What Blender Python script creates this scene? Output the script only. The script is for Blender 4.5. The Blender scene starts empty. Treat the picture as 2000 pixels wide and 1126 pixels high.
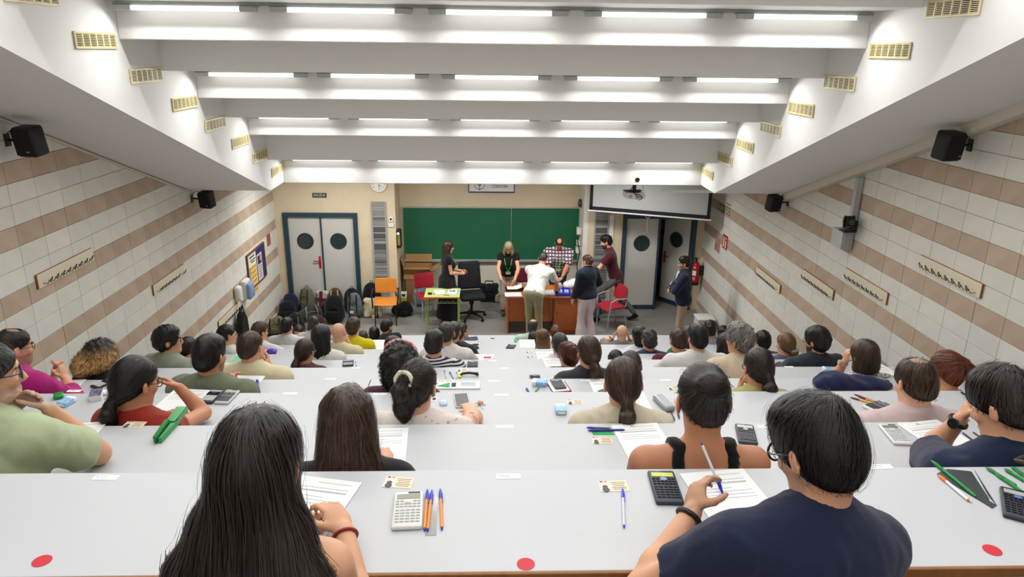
import bpy, bmesh, math, random
import numpy as np
from mathutils import Vector, Matrix, Euler
rng = random.Random(7)
S = bpy.context.scene
COL = S.collection
PI = math.pi
# ---------------------------------------------------------------- camera
FPX, CAMZ = 1405.0, 5.1
def _cam_axes(pitch, yaw, roll):
    th, ps, ro = map(math.radians, (pitch, yaw, roll))
    F = np.array([math.sin(ps)*math.cos(th), math.cos(ps)*math.cos(th), -math.sin(th)])
    Rt = np.array([math.cos(ps), -math.sin(ps), 0.0]); U = np.cross(Rt, F)
    c, s = math.cos(ro), math.sin(ro)
    return np.array([Rt*c+U*s, -Rt*s+U*c, F])
CAMR = _cam_axes(18.3, 2.0, .72)
cd = bpy.data.cameras.new('camera'); cam = bpy.data.objects.new('camera', cd); COL.objects.link(cam)
cd.sensor_width = 36; cd.lens = FPX/2000*36; cd.clip_start = .05; cd.clip_end = 100
m3 = Matrix((CAMR[0], CAMR[1], -CAMR[2])).transposed()
cam.matrix_world = Matrix.Translation((0, 0, CAMZ)) @ m3.to_4x4()
cd.dof.use_dof = False
S.camera = cam
# ---------------------------------------------------------------- world and view
w = bpy.data.worlds.new('world'); S.world = w; w.use_nodes = True
w.node_tree.nodes['Background'].inputs[0].default_value = (.75, .78, .8, 1)
w.node_tree.nodes['Background'].inputs[1].default_value = .25
S.view_settings.view_transform = 'Standard'; S.view_settings.look = 'None'
S.view_settings.gamma = 1; S.view_settings.use_curve_mapping = False
S.view_settings.exposure = 0.2
S.cycles.use_denoising = True
S.cycles.max_bounces = 6; S.cycles.diffuse_bounces = 4; S.cycles.glossy_bounces = 3
S.cycles.sample_clamp_indirect = 4
TUBE_POWER = 3.0
LAMP_W, STAGE_W = 8.6, 32.0
# ---------------------------------------------------------------- pixel helpers (real depth given)
def _ray(x, y): return CAMR.T @ np.array([(x-1000)/FPX, (563-y)/FPX, 1.0])
def atY(x, y, v): d = _ray(x, y); p = d*v/d[1]; return Vector((p[0], p[1], p[2]+CAMZ))
def atX(x, y, v): d = _ray(x, y); p = d*v/d[0]; return Vector((p[0], p[1], p[2]+CAMZ))
def atZ(x, y, v): d = _ray(x, y); p = d*(v-CAMZ)/d[2]; return Vector((p[0], p[1], p[2]+CAMZ))
def topx(p):
    c = CAMR @ (np.array(p, float)-[0, 0, CAMZ]); return 1000+FPX*c[0]/c[2], 563-FPX*c[1]/c[2]
# ---------------------------------------------------------------- materials
def lin(h):
    if isinstance(h, (tuple, list)): return tuple(h[:3])
    h = h.lstrip('#'); o = []
    for i in (0, 2, 4):
        c = int(h[i:i+2], 16)/255; o.append(c/12.92 if c <= .04045 else ((c+.055)/1.055)**2.4)
    return tuple(o)
_mats = {}
def mat(key, color, rough=.6, metal=0, spec=.4, var=0, vscale=8, bump=0, bscale=60, objvar=0, emit=0, alpha=1, trans=0, attr=None, stretch=None, color2=None, sheen=0):
    """principled material; var mixes procedural noise into the colour, bump adds fine relief"""
    if key in _mats: return _mats[key]
    m = bpy.data.materials.new(key); m.use_nodes = True; nt = m.node_tree; N = nt.nodes; L = nt.links
    b = N['Principled BSDF']; c = lin(color)
    b.inputs['Base Color'].default_value = (*c, 1); b.inputs['Roughness'].default_value = rough
    b.inputs['Metallic'].default_value = metal; b.inputs['Specular IOR Level'].default_value = spec
    if sheen: b.inputs['Sheen Weight'].default_value = sheen
    if trans: b.inputs['Transmission Weight'].default_value = trans
    if alpha < 1: b.inputs['Alpha'].default_value = alpha
    if emit:
        b.inputs['Emission Color'].default_value = (*c, 1); b.inputs['Emission Strength'].default_value = emit
    tc = N.new('ShaderNodeTexCoord'); vec = tc.outputs['Object']
    if stretch:
        mp = N.new('ShaderNodeMapping'); mp.inputs['Scale'].default_value = stretch; L.new(vec, mp.inputs['Vector']); vec = mp.outputs['Vector']
    out = None
    if var or color2:
        n = N.new('ShaderNodeTexNoise'); n.inputs['Scale'].default_value = vscale; n.inputs['Detail'].default_value = 5; L.new(vec, n.inputs['Vector'])
        mx = N.new('ShaderNodeMix'); mx.data_type = 'RGBA'
        r = N.new('ShaderNodeMapRange'); r.inputs[1].default_value = .3; r.inputs[2].default_value = .7; L.new(n.outputs[0], r.inputs[0]); L.new(r.outputs[0], mx.inputs[0])
        c2 = lin(color2) if color2 else tuple(x*(1-var) for x in c)
        mx.inputs[6].default_value = (*c, 1); mx.inputs[7].default_value = (*c2, 1); out = mx.outputs[2]
    if objvar:
        oi = N.new('ShaderNodeObjectInfo'); hs = N.new('ShaderNodeHueSaturation')
        r = N.new('ShaderNodeMapRange'); r.inputs[3].default_value = 1-objvar; r.inputs[4].default_value = 1+objvar; L.new(oi.outputs['Random'], r.inputs[0]); L.new(r.outputs[0], hs.inputs['Value'])
        if out: L.new(out, hs.inputs['Color'])
        else: hs.inputs['Color'].default_value = (*c, 1)
        out = hs.outputs[0]
    if attr:
        a = N.new('ShaderNodeAttribute'); a.attribute_name = attr
        mx = N.new('ShaderNodeMix'); mx.data_type = 'RGBA'; mx.blend_type = 'MULTIPLY'; mx.inputs[0].default_value = 1
        if out: L.new(out, mx.inputs[6])
        else: mx.inputs[6].default_value = (*c, 1)
        L.new(a.outputs['Color'], mx.inputs[7]); out = mx.outputs[2]
    if out: L.new(out, b.inputs['Base Color'])
    if bump:
        n = N.new('ShaderNodeTexNoise'); n.inputs['Scale'].default_value = bscale; n.inputs['Detail'].default_value = 4; L.new(vec, n.inputs['Vector'])
        bp = N.new('ShaderNodeBump'); bp.inputs['Strength'].default_value = bump; bp.inputs['Distance'].default_value = .01; L.new(n.outputs[0], bp.inputs['Height']); L.new(bp.outputs[0], b.inputs['Normal'])
    _mats[key] = m; return m
# ---------------------------------------------------------------- mesh helpers
def link(o, parent=None):
    COL.objects.link(o)
    if parent: o.parent = parent
    return o
def tag(o, label=None, cat=None, group=None, kind=None):
    if label: o['label'] = label
    if cat: o['category'] = cat
    if group: o['group'] = group
    if kind: o['kind'] = kind
    return o
def thing(name, label, cat, loc=(0, 0, 0), rz=0, group=None, kind=None):
    o = bpy.data.objects.new(name, None); COL.objects.link(o); o.location = loc; o.rotation_euler = (0, 0, rz)
    o.empty_display_size = .1
    return tag(o, label, cat, group, kind)
class MB:
    def __init__(s): s.bm = bmesh.new()
    def _xf(s, vs, M):
        if M is not None: bmesh.ops.transform(s.bm, matrix=M, verts=vs)
    def box(s, c, d, bev=0, rot=None, seg=2, M=None):
        g = bmesh.ops.create_cube(s.bm, size=1)['verts']
        for v in g: v.co = Vector((v.co.x*d[0], v.co.y*d[1], v.co.z*d[2]))
        if bev:
            es = list({e for v in g for e in v.link_edges})
            r = bmesh.ops.bevel(s.bm, geom=es, offset=min(bev, min(d)*.49), segments=seg, affect='EDGES', profile=.5)
            g = list({v for f in r['faces'] for v in f.verts} | {v for v in g if v.is_valid})
            fs = {f for v in g for f in v.link_faces}; g = list({v for f in fs for v in f.verts})
        T = Matrix.Translation(c) @ (Euler(rot).to_matrix().to_4x4() if rot is not None else Matrix())
        s._xf(g, (M @ T) if M is not None else T); return g
    def cyl(s, a, b, r, r2=None, n=12, cap=True):
        a, b = Vector(a), Vector(b); d = b-a; l = d.length
        g = bmesh.ops.create_cone(s.bm, cap_ends=cap, segments=n, radius1=r, radius2=r if r2 is None else r2, depth=l)['verts']
        s._xf(g, Matrix.Translation((a+b)/2) @ Vector((0, 0, 1)).rotation_difference(d).to_matrix().to_4x4()); return g
    def sph(s, c, r, n=12, sc=(1, 1, 1), rot=None):
        g = bmesh.ops.create_uvsphere(s.bm, u_segments=n, v_segments=max(6, n//2+2), radius=r)['verts']
        s._xf(g, Matrix.Translation(c) @ (Euler(rot).to_matrix().to_4x4() if rot else Matrix()) @ Matrix.Diagonal((*sc, 1))); return g
    def tube(s, pts, r, n=8, closed=False):
        pts = [Vector(p) for p in pts]; k = len(pts); rings = []; rs = r if isinstance(r, (list, tuple)) else [r]*k
        up = None
        for i, p in enumerate(pts):
            if closed: t = pts[(i+1) % k]-pts[i-1]
            else: t = pts[min(i+1, k-1)]-pts[max(i-1, 0)]
            t.normalize()
            if up is None: up = t.orthogonal().normalized()
            up = (up-t*up.dot(t)).normalized() if (up-t*up.dot(t)).length > 1e-6 else t.orthogonal().normalized()
            sd = t.cross(up)
            rings.append([s.bm.verts.new(p+(up*math.cos(2*PI*j/n)+sd*math.sin(2*PI*j/n))*rs[i]) for j in range(n)])
        for i in range(k if closed else k-1):
            A, B = rings[i], rings[(i+1) % k]
            for j in range(n): s.bm.faces.new((A[j], A[(j+1) % n], B[(j+1) % n], B[j]))
        if not closed:
            s.bm.faces.new(rings[0][::-1]); s.bm.faces.new(rings[-1])
        return [v for q in rings for v in q]
    def prism(s, pts, d, axis='z', off=0):
        """polygon (2d) extruded by d along axis"""
        def m(p, h):
            return {'z': (p[0], p[1], h), 'y': (p[0], h, p[1]), 'x': (h, p[0], p[1])}[axis]
        A = [s.bm.verts.new(m(p, off)) for p in pts]; B = [s.bm.verts.new(m(p, off+d)) for p in pts]; n = len(pts)
        s.bm.faces.new(A[::-1]); s.bm.faces.new(B)
        for i in range(n): s.bm.faces.new((A[i], A[(i+1) % n], B[(i+1) % n], B[i]))
        return A+B
    def lathe(s, prof, n=16, c=(0, 0, 0)):
        rings = [[s.bm.verts.new((c[0]+r*math.cos(2*PI*j/n), c[1]+r*math.sin(2*PI*j/n), c[2]+z)) for j in range(n)] for r, z in prof]
        for A, B in zip(rings, rings[1:]):
            for j in range(n): s.bm.faces.new((A[j], A[(j+1) % n], B[(j+1) % n], B[j]))
        s.bm.faces.new(rings[0][::-1]); s.bm.faces.new(rings[-1]); return [v for q in rings for v in q]
    def quad(s, *p): return s.bm.faces.new([s.bm.verts.new(q) for q in p])
    def xf(s, M): bmesh.ops.transform(s.bm, matrix=M, verts=s.bm.verts[:]); return s
    def build(s, name, material, parent=None, smooth=False, loc=None, rot=None):
        bmesh.ops.recalc_face_normals(s.bm, faces=s.bm.faces[:])
        me = bpy.data.meshes.new(name); s.bm.to_mesh(me); s.bm.free()
        if smooth:
            me.shade_smooth()
            if smooth != 'all': me.set_sharp_from_angle(angle=math.radians(35))
        for m in (material if isinstance(material, (list, tuple)) else [material]): me.materials.append(m)
        o = bpy.data.objects.new(name, me); link(o, parent)
        if loc is not None: o.location = loc
        if rot is not None: o.rotation_euler = rot
        return o
def copy_tree(o, parent=None, loc=None, rz=None):
    c = o.copy(); COL.objects.link(c)
    if parent: c.parent = parent
    if loc is not None: c.location = loc
    if rz is not None: c.rotation_euler.z = rz
    for ch in o.children: copy_tree(ch, c)
    return c
def text_mesh(name, s, size, material, parent=None, loc=(0, 0, 0), rot=(0, 0, 0), ext=.0008, align='CENTER', xs=1):
    cu = bpy.data.curves.new(name, 'FONT'); cu.body = s; cu.size = size; cu.extrude = ext; cu.align_x = align; cu.align_y = 'CENTER'; cu.resolution_u = 2
    t = bpy.data.objects.new(name, cu); COL.objects.link(t)
    bpy.context.view_layer.update()
    me = bpy.data.meshes.new_from_object(t.evaluated_get(bpy.context.evaluated_depsgraph_get()))
    bpy.data.objects.remove(t); bpy.data.curves.remove(cu)
    me.materials.clear(); me.materials.append(material)
    o = bpy.data.objects.new(name, me); link(o, parent); o.location = loc; o.rotation_euler = rot; o.scale = (xs, 1, 1)
    return o
# ---------------------------------------------------------------- dimensions of the hall
XL, XR = -4.22, 4.37            # tiled side walls
IL, IR = -3.06, 3.24            # inner faces of the ceiling bulkheads
YF, YC, YB = 14.05, 14.85, -2.2 # door wall, board wall, wall behind the last row
ROWP = .88
DY = [1.95+ROWP*k for k in range(11)]
DZ = [3.860, 3.534, 3.251, 2.915, 2.601, 2.278, 1.956, 1.6385, 1.327, 1.023, .753]
DEPTH = .46
def floor_z(k): return DZ[k]-.74 if k >= 0 else DZ[0]-.74+.314*(-k)
DX0, DX1 = -3.35, 3.55
# ================================================================ STRUCTURE
M_plaster = mat('white_plaster', '#f0f0ee', .85, spec=.2, bump=.25, bscale=55)
M_white = mat('white_paint', '#e9e9e7', .8, spec=.25, bump=.06, bscale=90)
M_cream = mat('cream_wall', '#dccdb0', .8, spec=.2, var=.08, vscale=3, bump=.06, bscale=80)
M_creamlow = mat('cream_wall_low', '#d9d3c6', .7, spec=.25, var=.06, vscale=2.5)
M_floor = mat('grey_floor', '#8b8985', .55, spec=.35, var=.1, vscale=3, bump=.04, bscale=200)
M_tier = mat('tier_floor', '#8e8b86', .7, var=.12, vscale=4)
M_mortar = mat('mortar', '#b2aca1', .9, spec=.1, var=.15, vscale=12)
M_blockw = mat('white_block', '#e6e4dc', .72, spec=.25, var=.06, vscale=5, bump=.1, bscale=70, objvar=.035)
M_blockb = mat('tan_block', '#c9b7a4', .75, spec=.2, color2='#bba48f', vscale=4, bump=.1, bscale=70, objvar=.06)
M_dark = mat('dark_void', '#15181a', .9)
def struct(o): o['kind'] = 'structure'; return o
def S_(name, mb, m, parent=None, smooth=False):
    o = mb.build(name, m, parent, smooth)
    if parent is None: struct(o)
    return o
# floor : flat stage area and the stepped tiers of the seating
b = MB(); b.box(((XL+XR)/2, (DY[9]+YC+4)/2, -.1), (XR-XL+1, YC+4-DY[9], .2)); floor = S_('floor', b, M_floor)
for k in range(-4, 10):
    y1 = DY[k] if k >= 0 else DY[0]+ROWP*k; y0 = y1-ROWP; z = floor_z(k)
    b = MB(); b.box(((XL+XR)/2, (y0+y1)/2, z/2-.05), (XR-XL, ROWP, z+.1)); o = b.build('tier', M_tier, floor)
    b = MB(); b.box(((XL+XR)/2, y1-.02, z+.003), (XR-XL, .045, .012), .004); b.build('step_nosing', mat('nosing', '#5d5b57', .6), o)
# side walls made of stack-bonded blocks
ROWH, Z0 = .18583, 4.12
def soffit_z(y): return 3.19+.36*max(0, 10.13-y)
def tier_z(y):
    k = math.ceil((y-DY[0])/ROWP); return 0 if k > 9 else floor_z(k)
def block_mesh(name, m):
    b = MB(); b.box((0, 0, 0), (.022, .3875, .1825), .003, seg=1); o = b.build(name, m); me = o.data; bpy.data.objects.remove(o); return me
MEW, MEB = block_mesh('white_block', M_blockw), block_mesh('tan_block', M_blockb)
def tiled_wall(name, X, sgn, yj, pitch):
    b = MB(); b.box((X-sgn*.11, (YB+YC)/2, 3.6), (.2, YC-YB, 9.2)); wall = S_(name, b, M_mortar)
    cand = []
    n0, n1 = math.ceil((YB-yj)/pitch), int((YF-yj)/pitch)
    for n in range(n0, n1+1):
        y0 = yj+n*pitch; y1 = min(y0+pitch, YF+.01); yc = (y0+y1)/2
        if y1-y0 < .03: continue
        for r in range(-24, 24):
            z1 = Z0-ROWH*r; zc = z1-ROWH/2
            if zc-ROWH/2 > soffit_z(y0)+.02 or z1 < tier_z(y1)+.01: continue
            area = 0
            if yc > 2:
                px, py = topx((X, yc, zc))
                if -30 < px < 2030 and -20 < py < 800:
                    k = (yc-DY[0])/ROWP
                    hid = zc < tier_z(yc)+.55 and k < 9.2
                    area = (0 if hid else 1)/(px-945)**-2 if not hid else 0
            cand.append((area, r, yc, zc, (y1-y0-.005)/.386))
    cand.sort(key=lambda t: -t[0])
    rest = {0: [], 1: []}
    for i, (a, r, yc, zc, sc) in enumerate(cand):
        br = r % 3 == 0
        if a > 0 and i < 300:
            o = bpy.data.objects.new('block', MEB if br else MEW); link(o, wall)
            o.location = (X+sgn*(.0+rng.uniform(-.0012, .0012)), yc, zc); o.scale = (1, sc, 1)
        else: rest[br].append((yc, zc, sc))
    for br, lst in rest.items():
        b = MB()
        for yc, zc, sc in lst: b.box((X, yc, zc), (.022, (.388*sc), .183))
        o = b.build('block_infill', M_blockb if br else M_blockw, wall); o['kind'] = 'stuff'
    print(name, 'blocks', sum(1 for c in cand if c[0] > 0), len(cand))
    return wall
wall_left = tiled_wall('wall_left', XL, 1, 6.393, .391)
wall_right = tiled_wall('wall_right', XR, -1, 5.55, .3885)
b = MB(); b.box((0, YB-.1, 4), (9.2, .2, 9)); S_('wall_back', b, M_white)
# front wall : door walls nearer, board bay recessed
RX0, RX1 = -1.84, 2.0
WH = 3.4
wall_front = None
b = MB()
d1l, d1r, dtop = -4.05, -2.59, 2.02      # outer frame of door 1
d2l, d2r = 2.70, 4.20                    # outer frame of door 2
b.box(((XL-.2+d1l)/2, YF+.1, WH/2), (d1l-XL+.2, .2, WH)); b.box(((d1l+d1r)/2, YF+.1, (dtop+WH)/2), (d1r-d1l, .2, WH-dtop))
b.box(((d1r+RX0)/2, (YF+YC+.2)/2, WH/2), (RX0-d1r, YC+.2-YF, WH))
b.box(((RX1+d2l)/2, (YF+YC+.2)/2, WH/2), (d2l-RX1, YC+.2-YF, WH)); b.box(((d2l+d2r)/2, YF+.1, (dtop+WH)/2), (d2r-d2l, .2, WH-dtop))
b.box(((d2r+XR+.2)/2, YF+.1, WH/2), (XR+.2-d2r, .2, WH))
wall_front = S_('wall_front', b, M_cream)
b = MB(); b.box(((RX0+RX1)/2, YC+.1, WH/2+.5), (RX1-RX0, .2, WH-1)); b.build('board_bay_wall', M_cream, wall_front)
b = MB(); b.box(((RX0+RX1)/2, YC+.1, .5), (RX1-RX0, .2, 1.0)); b.build('lower_bay_wall', M_creamlow, wall_front)
b = MB(); b.box(((RX0+RX1)/2, YC-.012, .045), (RX1-RX0, .024, .09), .004); struct(b.build('baseboard_front', mat('skirting', '#cfcac0', .6)))
b = MB(); b.box((XR-.03, (DY[9]+YF)/2+.1, .05), (.03, YF-DY[9]-.2, .1), .004); struct(b.build('baseboard_right', mat('skirting', '#cfcac0', .6)))
b = MB(); b.box((XL+.03, (DY[9]+YF)/2+.1, .05), (.03, YF-DY[9]-.2, .1), .004); struct(b.build('baseboard_left', mat('skirting', '#cfcac0', .6)))
b = MB(); b.box((1.955, YF+.4, 1.6), (.09, .8, 3.2)); b.box((2.47, YF-.01, 1.0), (.09, .03, 2.0)); struct(b.build('trim_1', mat('pilaster', '#e4e0d6', .7)))
# ceiling ------------------------------------------------------------------
Ws = [(6.44, 5.16), (7.96, 4.595), (9.49, 4.045), (10.88, 3.185)]
Gs = [(5.67, 5.44), (7.13, 4.88), (8.69, 4.32), (10.13, 3.62)]
for i in range(1, 6):
    Ws.insert(0, (Ws[0][0]-1.53, Ws[0][1]+.565)); Gs.insert(0, (Gs[0][0]-1.53, Gs[0][1]+.56))
prof = []
seq = []
for g, w_ in zip(Gs, Ws): seq += [g, w_]
y, z = seq[0][0], seq[0][1]+.3
prof.append((YB-.1, z)); 
for yy, zz in seq:
    prof.append((yy, z)); prof.append((yy, zz)); z = zz
prof.append((YC+.2, z)); prof.append((YC+.2, z+.5))
top = [(p[0]+.25, p[1]+.5) for p in prof[:-2][::-1]]
b = MB(); n = len(prof)-1
pts = prof[:-1]
for (ya, za), (yb, zb) in zip(pts, pts[1:]):
    if abs(ya-yb) < 1e-6: b.box(((IL+IR)/2, ya+.05, (za+zb)/2), (IR-IL, .1, za-zb))
    else: b.box(((IL+IR)/2, (ya+yb)/2+.004, za+.054), (IR-IL-.01, yb-ya-.008, .1))
ceiling = S_('ceiling', b, M_plaster)
# lit downstand beams, slightly proud of the stepped slab
for yy, zz in Ws:
    i = Ws.index((yy, zz)); zt = Gs[i][1]
    b = MB(); b.box(((IL+IR)/2, yy-.01, (zz+zt)/2-.006), (IR-IL, .05, zt-zz+.012), .008, seg=2); b.build('beam', M_plaster, ceiling)
def bulkhead(xw, xi):
    b = MB()
    sof = [(YB, soffit_z(YB)), (10.13, 3.19), (YC+.1, 3.19), (YC+.1, 4.2), (10.13, 4.6), (YB, 9.0)]
    x0, x1 = min(xw, xi), max(xw, xi)
    b.prism(sof, x1-x0, 'x', x0)
    return b.build('bulkhead', M_white, ceiling)
bulkhead(XL, IL); bulkhead(IR, XR)
b = MB(); b.box((0, 6, 9.3), (9.5, 17, .2)); b.build('roof_slab', M_white, ceiling)
# ---------------------------------------------------------------- doors
M_frame = mat('blue_door_frame', '#27404f', .5, var=.08, vscale=6)
M_leaf = mat('grey_door_leaf', '#c9c7c1', .55, var=.03, vscale=3)
M_glassdk = mat('dark_porthole_glass', '#2b3a3c', .12, spec=.6)
M_rimdk = mat('porthole_rim', '#26353d', .4)
M_redh = mat('red_plastic', '#b3182c', .4)
def leaf(parent, wd, ht, porthole_z, handle=None, name='leaf', loc=(0, 0, 0), rz=0, px=None):
    r = bpy.data.objects.new(name, None)
    b = MB(); b.box((wd/2, 0, ht/2+.01), (wd, .045, ht), .004); L_ = b.build(name, M_leaf, parent, loc=loc, rot=(0, 0, rz))
    bpy.data.objects.remove(r)
    cx = px if px is not None else wd/2
    b = MB(); b.tube([(cx+.15*math.cos(a*PI/16), -.026, porthole_z+.15*math.sin(a*PI/16)) for a in range(32)], .016, 8, True); b.build('porthole_rim', M_rimdk, L_, True)
    b = MB(); b.cyl((cx, -.028, porthole_z), (cx, .028, porthole_z), .145, n=32); b.build('porthole_glass', M_glassdk, L_)
    b = MB(); b.box((wd/2, -.026, .05), (wd-.01, .006, .09)); b.build('kick_plate', M_frame, L_)
    if handle:
        hx, sg = handle
        b = MB(); b.box((hx, -.028, 1.0), (.045, .012, .25), .005); b.cyl((hx, -.03, 1.03), (hx, -.07, 1.03), .011); b.cyl((hx, -.065, 1.03), (hx+sg*.12, -.065, 1.03), .011, n=10); b.build('door_handle', M_redh, L_, True)
    return L_
def frame(name, xl, xr, top):
    b = MB(); t = .085
    b.box((xl+t/2, YF+.03, top/2), (t, .16, top), .004); b.box((xr-t/2, YF+.03, top/2), (t, .16, top), .004); b.box(((xl+xr)/2, YF+.03, top-t/2), (xr-xl-2*t, .16, t), .004)
    return struct(b.build(name, M_frame))
door_1 = frame('door_1', d1l, d1r, dtop)
lw = (d1r-d1l-.17)/2
leaf(door_1, lw-.012, dtop-.09, 1.44, (lw-.07, -1), loc=(d1l+.085, YF+.03, 0)); leaf(door_1, lw-.012, dtop-.09, 1.44, loc=(d1l+.097+lw, YF+.03, 0))
b = MB(); b.box((d1l+.085+lw, YF-.005, (dtop-.09)/2), (.03, .03, dtop-.09), .003); b.build('meeting_stile', M_frame, door_1)
door_2 = frame('door_2', d2l, d2r, dtop)
lw2 = (d2r-d2l-.17)/2
leaf(door_2, lw2-.012, dtop-.09, 1.42, loc=(d2l+.085, YF+.03, 0))
b = MB(); b.box((d2l+.085+lw2, YF+.0, (dtop-.09)/2), (.04, .05, dtop-.09), .003); b.build('meeting_stile', M_frame, door_2)
# right leaf stands ajar into the dark corridor
l2 = leaf(door_2, lw2-.012, dtop-.09, 1.42, (lw2-.08, -1), loc=(d2r-.085, YF+.06, 0), rz=PI)
l2.scale = (1, -1, 1); l2.rotation_euler = (0, 0, PI-math.radians(52))
b = MB()
b.box((3.45, YF+2.3, 1.3), (3.2, .1, 2.8)); b.box((2.3, YF+1.3, 1.3), (.1, 2.2, 2.8)); b.box((5.0, YF+1.3, 1.3), (.1, 2.2, 2.8)); b.box((3.6, YF+1.3, 2.6), (3.2, 2.4, .1))
struct(b.build('wall_corridor', mat('corridor_wall', '#7d857c', .8)))
b = MB(); b.box((3.62, YF+2.22, 1.12), (1.6, .06, .1)); b.box((3.3, YF+2.22, 1.9), (.12, .05, .1)); struct(b.build('trim_2', M_dark))
# ================================================================ LIGHTS
M_tube = bpy.data.materials.new('lit_tube'); M_tube.use_nodes = True
_b = M_tube.node_tree.nodes['Principled BSDF']; _b.inputs['Base Color'].default_value = (1, 1, 1, 1)
_b.inputs['Emission Color'].default_value = (1, .985, .96, 1); _b.inputs['Emission Strength'].default_value = TUBE_POWER
M_lgrey = mat('fixture_grey', '#9a9c9a', .5); M_lcap = mat('fixture_cap', '#b9bab8', .5)
TX = [-2.44, -1.195, .085, 1.36, 2.62]
def tube_light(loc, label, group, first={}, tilt=32, power=None, lamp=True):
    """batten with a tube; an area lamp added under it throws the light down and away from the beam behind it"""
    if 0 not in first:
        t = thing('tube_light', label, 'light', loc, 0, group)
        b = MB(); b.box((0, .02, .028), (1.16, .05, .022), .004); b.build('housing', M_lgrey, t)
        for s in (-1, 1):
            b = MB(); b.box((s*.5, 0, .0), (.14, .055, .042), .008); b.build('end_cap', M_lcap, t)
        b = MB(); b.cyl((-.43, 0, 0), (.43, 0, 0), .019, n=12); b.build('tube', M_tube, t, True)
        first[0] = t
    else:
        t = copy_tree(first[0], loc=loc); tag(t, label, 'light', group)
    key = ('L', tilt)
    if key not in first:
        ld = bpy.data.lights.new('tube_lamp', 'AREA'); ld.shape = 'RECTANGLE'; ld.size = 1.0; ld.size_y = .03; ld.energy = power or LAMP_W; ld.color = (1, .985, .96); ld.spread = math.radians(165); first[key] = ld
    lo = next((c for c in t.children if c.type == 'LIGHT'), None)
    if lo is None: lo = link(bpy.data.objects.new('tube_lamp', first[key]), t)
    lo.data = first[key]; lo.location = (0, -.012, -.024); lo.rotation_euler = (math.radians(-tilt), 0, 0)
    return t
ordn = ['first beam from the board', 'second beam from the board', 'third beam from the board', 'fourth beam from the board', 'fifth beam from the board', 'sixth beam from the board', 'seventh beam from the board', 'eighth beam from the board', 'ninth beam from the board']
posn = ['next to the left bulkhead', 'second from the left bulkhead', 'in the middle', 'second from the right bulkhead', 'next to the right bulkhead']
for i, (yy, zz) in enumerate(Ws):
    zt = Gs[i][1]; j = len(Ws)-1-i
    tz = {3.62: 3.545}.get(zt, zt-.05)
    lab = 'lit tube light on the ' + ordn[j]
    for x, q in zip(TX, posn): tube_light((x, yy-.15, tz), lab+', '+q, 'ceiling tube lights, row %d from the board' % (j+1))
    b = MB(); b.box(((IL+IR)/2, yy-.13, zt-.012), (IR-IL-.35, .06, .022), .003); b.build('light_rail', M_lgrey, ceiling)
# lamps over the stage, fixed under the flat ceiling
for x, y, q in ((-2.9, 12.6, 'left door'), (-1.2, 12.4, 'green desk'), (.6, 12.4, 'teacher desk'), (2.2, 12.2, 'red chair by the right door')):
    tube_light((x, y, 3.15), 'lit tube light under the flat stage ceiling above the '+q, 'stage tube lights', tilt=0, power=STAGE_W)
b = MB(); b.box((3.25, 11.3, 3.0), (.95, .06, .045), .006)
o = b.build('hanging_batten', mat('batten_white', '#f2f2f2', .5)); tag(o, 'white batten hanging before the projection screen', 'light fitting')
# ---------------------------------------------------------------- air vents
M_vent = mat('yellowed_plastic', '#e6d9a8', .5, var=.08, vscale=10); M_hole = mat('vent_hole', '#2a2620', .9)
VY = [5.28, 6.02, 6.80, 7.565, 8.32, 9.09, 9.80, 10.56]; VZ = [5.42, 5.135, 4.85, 4.56, 4.28, 4.0, 3.725, 3.415]
vfirst = None
for side, X, s in (('left', IL, 1), ('right', IR, -1)):
    for y, z, q in zip(VY, VZ, ('eighth', 'seventh', 'sixth', 'fifth', 'fourth', 'third', 'second', 'first')):
        lab = 'yellowed plastic air grille on the %s bulkhead, %s from the board' % (side, q)
        if vfirst is None:
            v = vfirst = thing('air_vent', lab, 'vent')
            b = MB(); b.box((.001, 0, 0), (.003, .6, .1)); b.build('backing', M_hole, v)
            b = MB()
            for q in (-1, 1):
                b.box((.007, q*.302, 0), (.012, .018, .125), .003); b.box((.007, 0, q*.055), (.012, .586, .016), .003)
            b.build('frame', M_vent, v)
            for q in range(5):
                b = MB(); b.box((.007, (q-2)*.1, 0), (.01, .016, .096)); b.build('mullion', M_vent, v)
            sl = None
            for q in range(8):
                if sl is None:
                    b = MB(); b.box((0, 0, 0), (.006, .586, .005)); sl = b.build('slat', M_vent, v)
                else: sl = sl.copy(); COL.objects.link(sl)
                sl.location = (.007, 0, -.042+q*.012)
        else: v = copy_tree(vfirst)
        v.location = (X+s*.002, y, z); v.rotation_euler.z = 0 if s > 0 else PI
        tag(v, lab, 'vent', 'air grilles on the %s bulkhead' % side)
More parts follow.
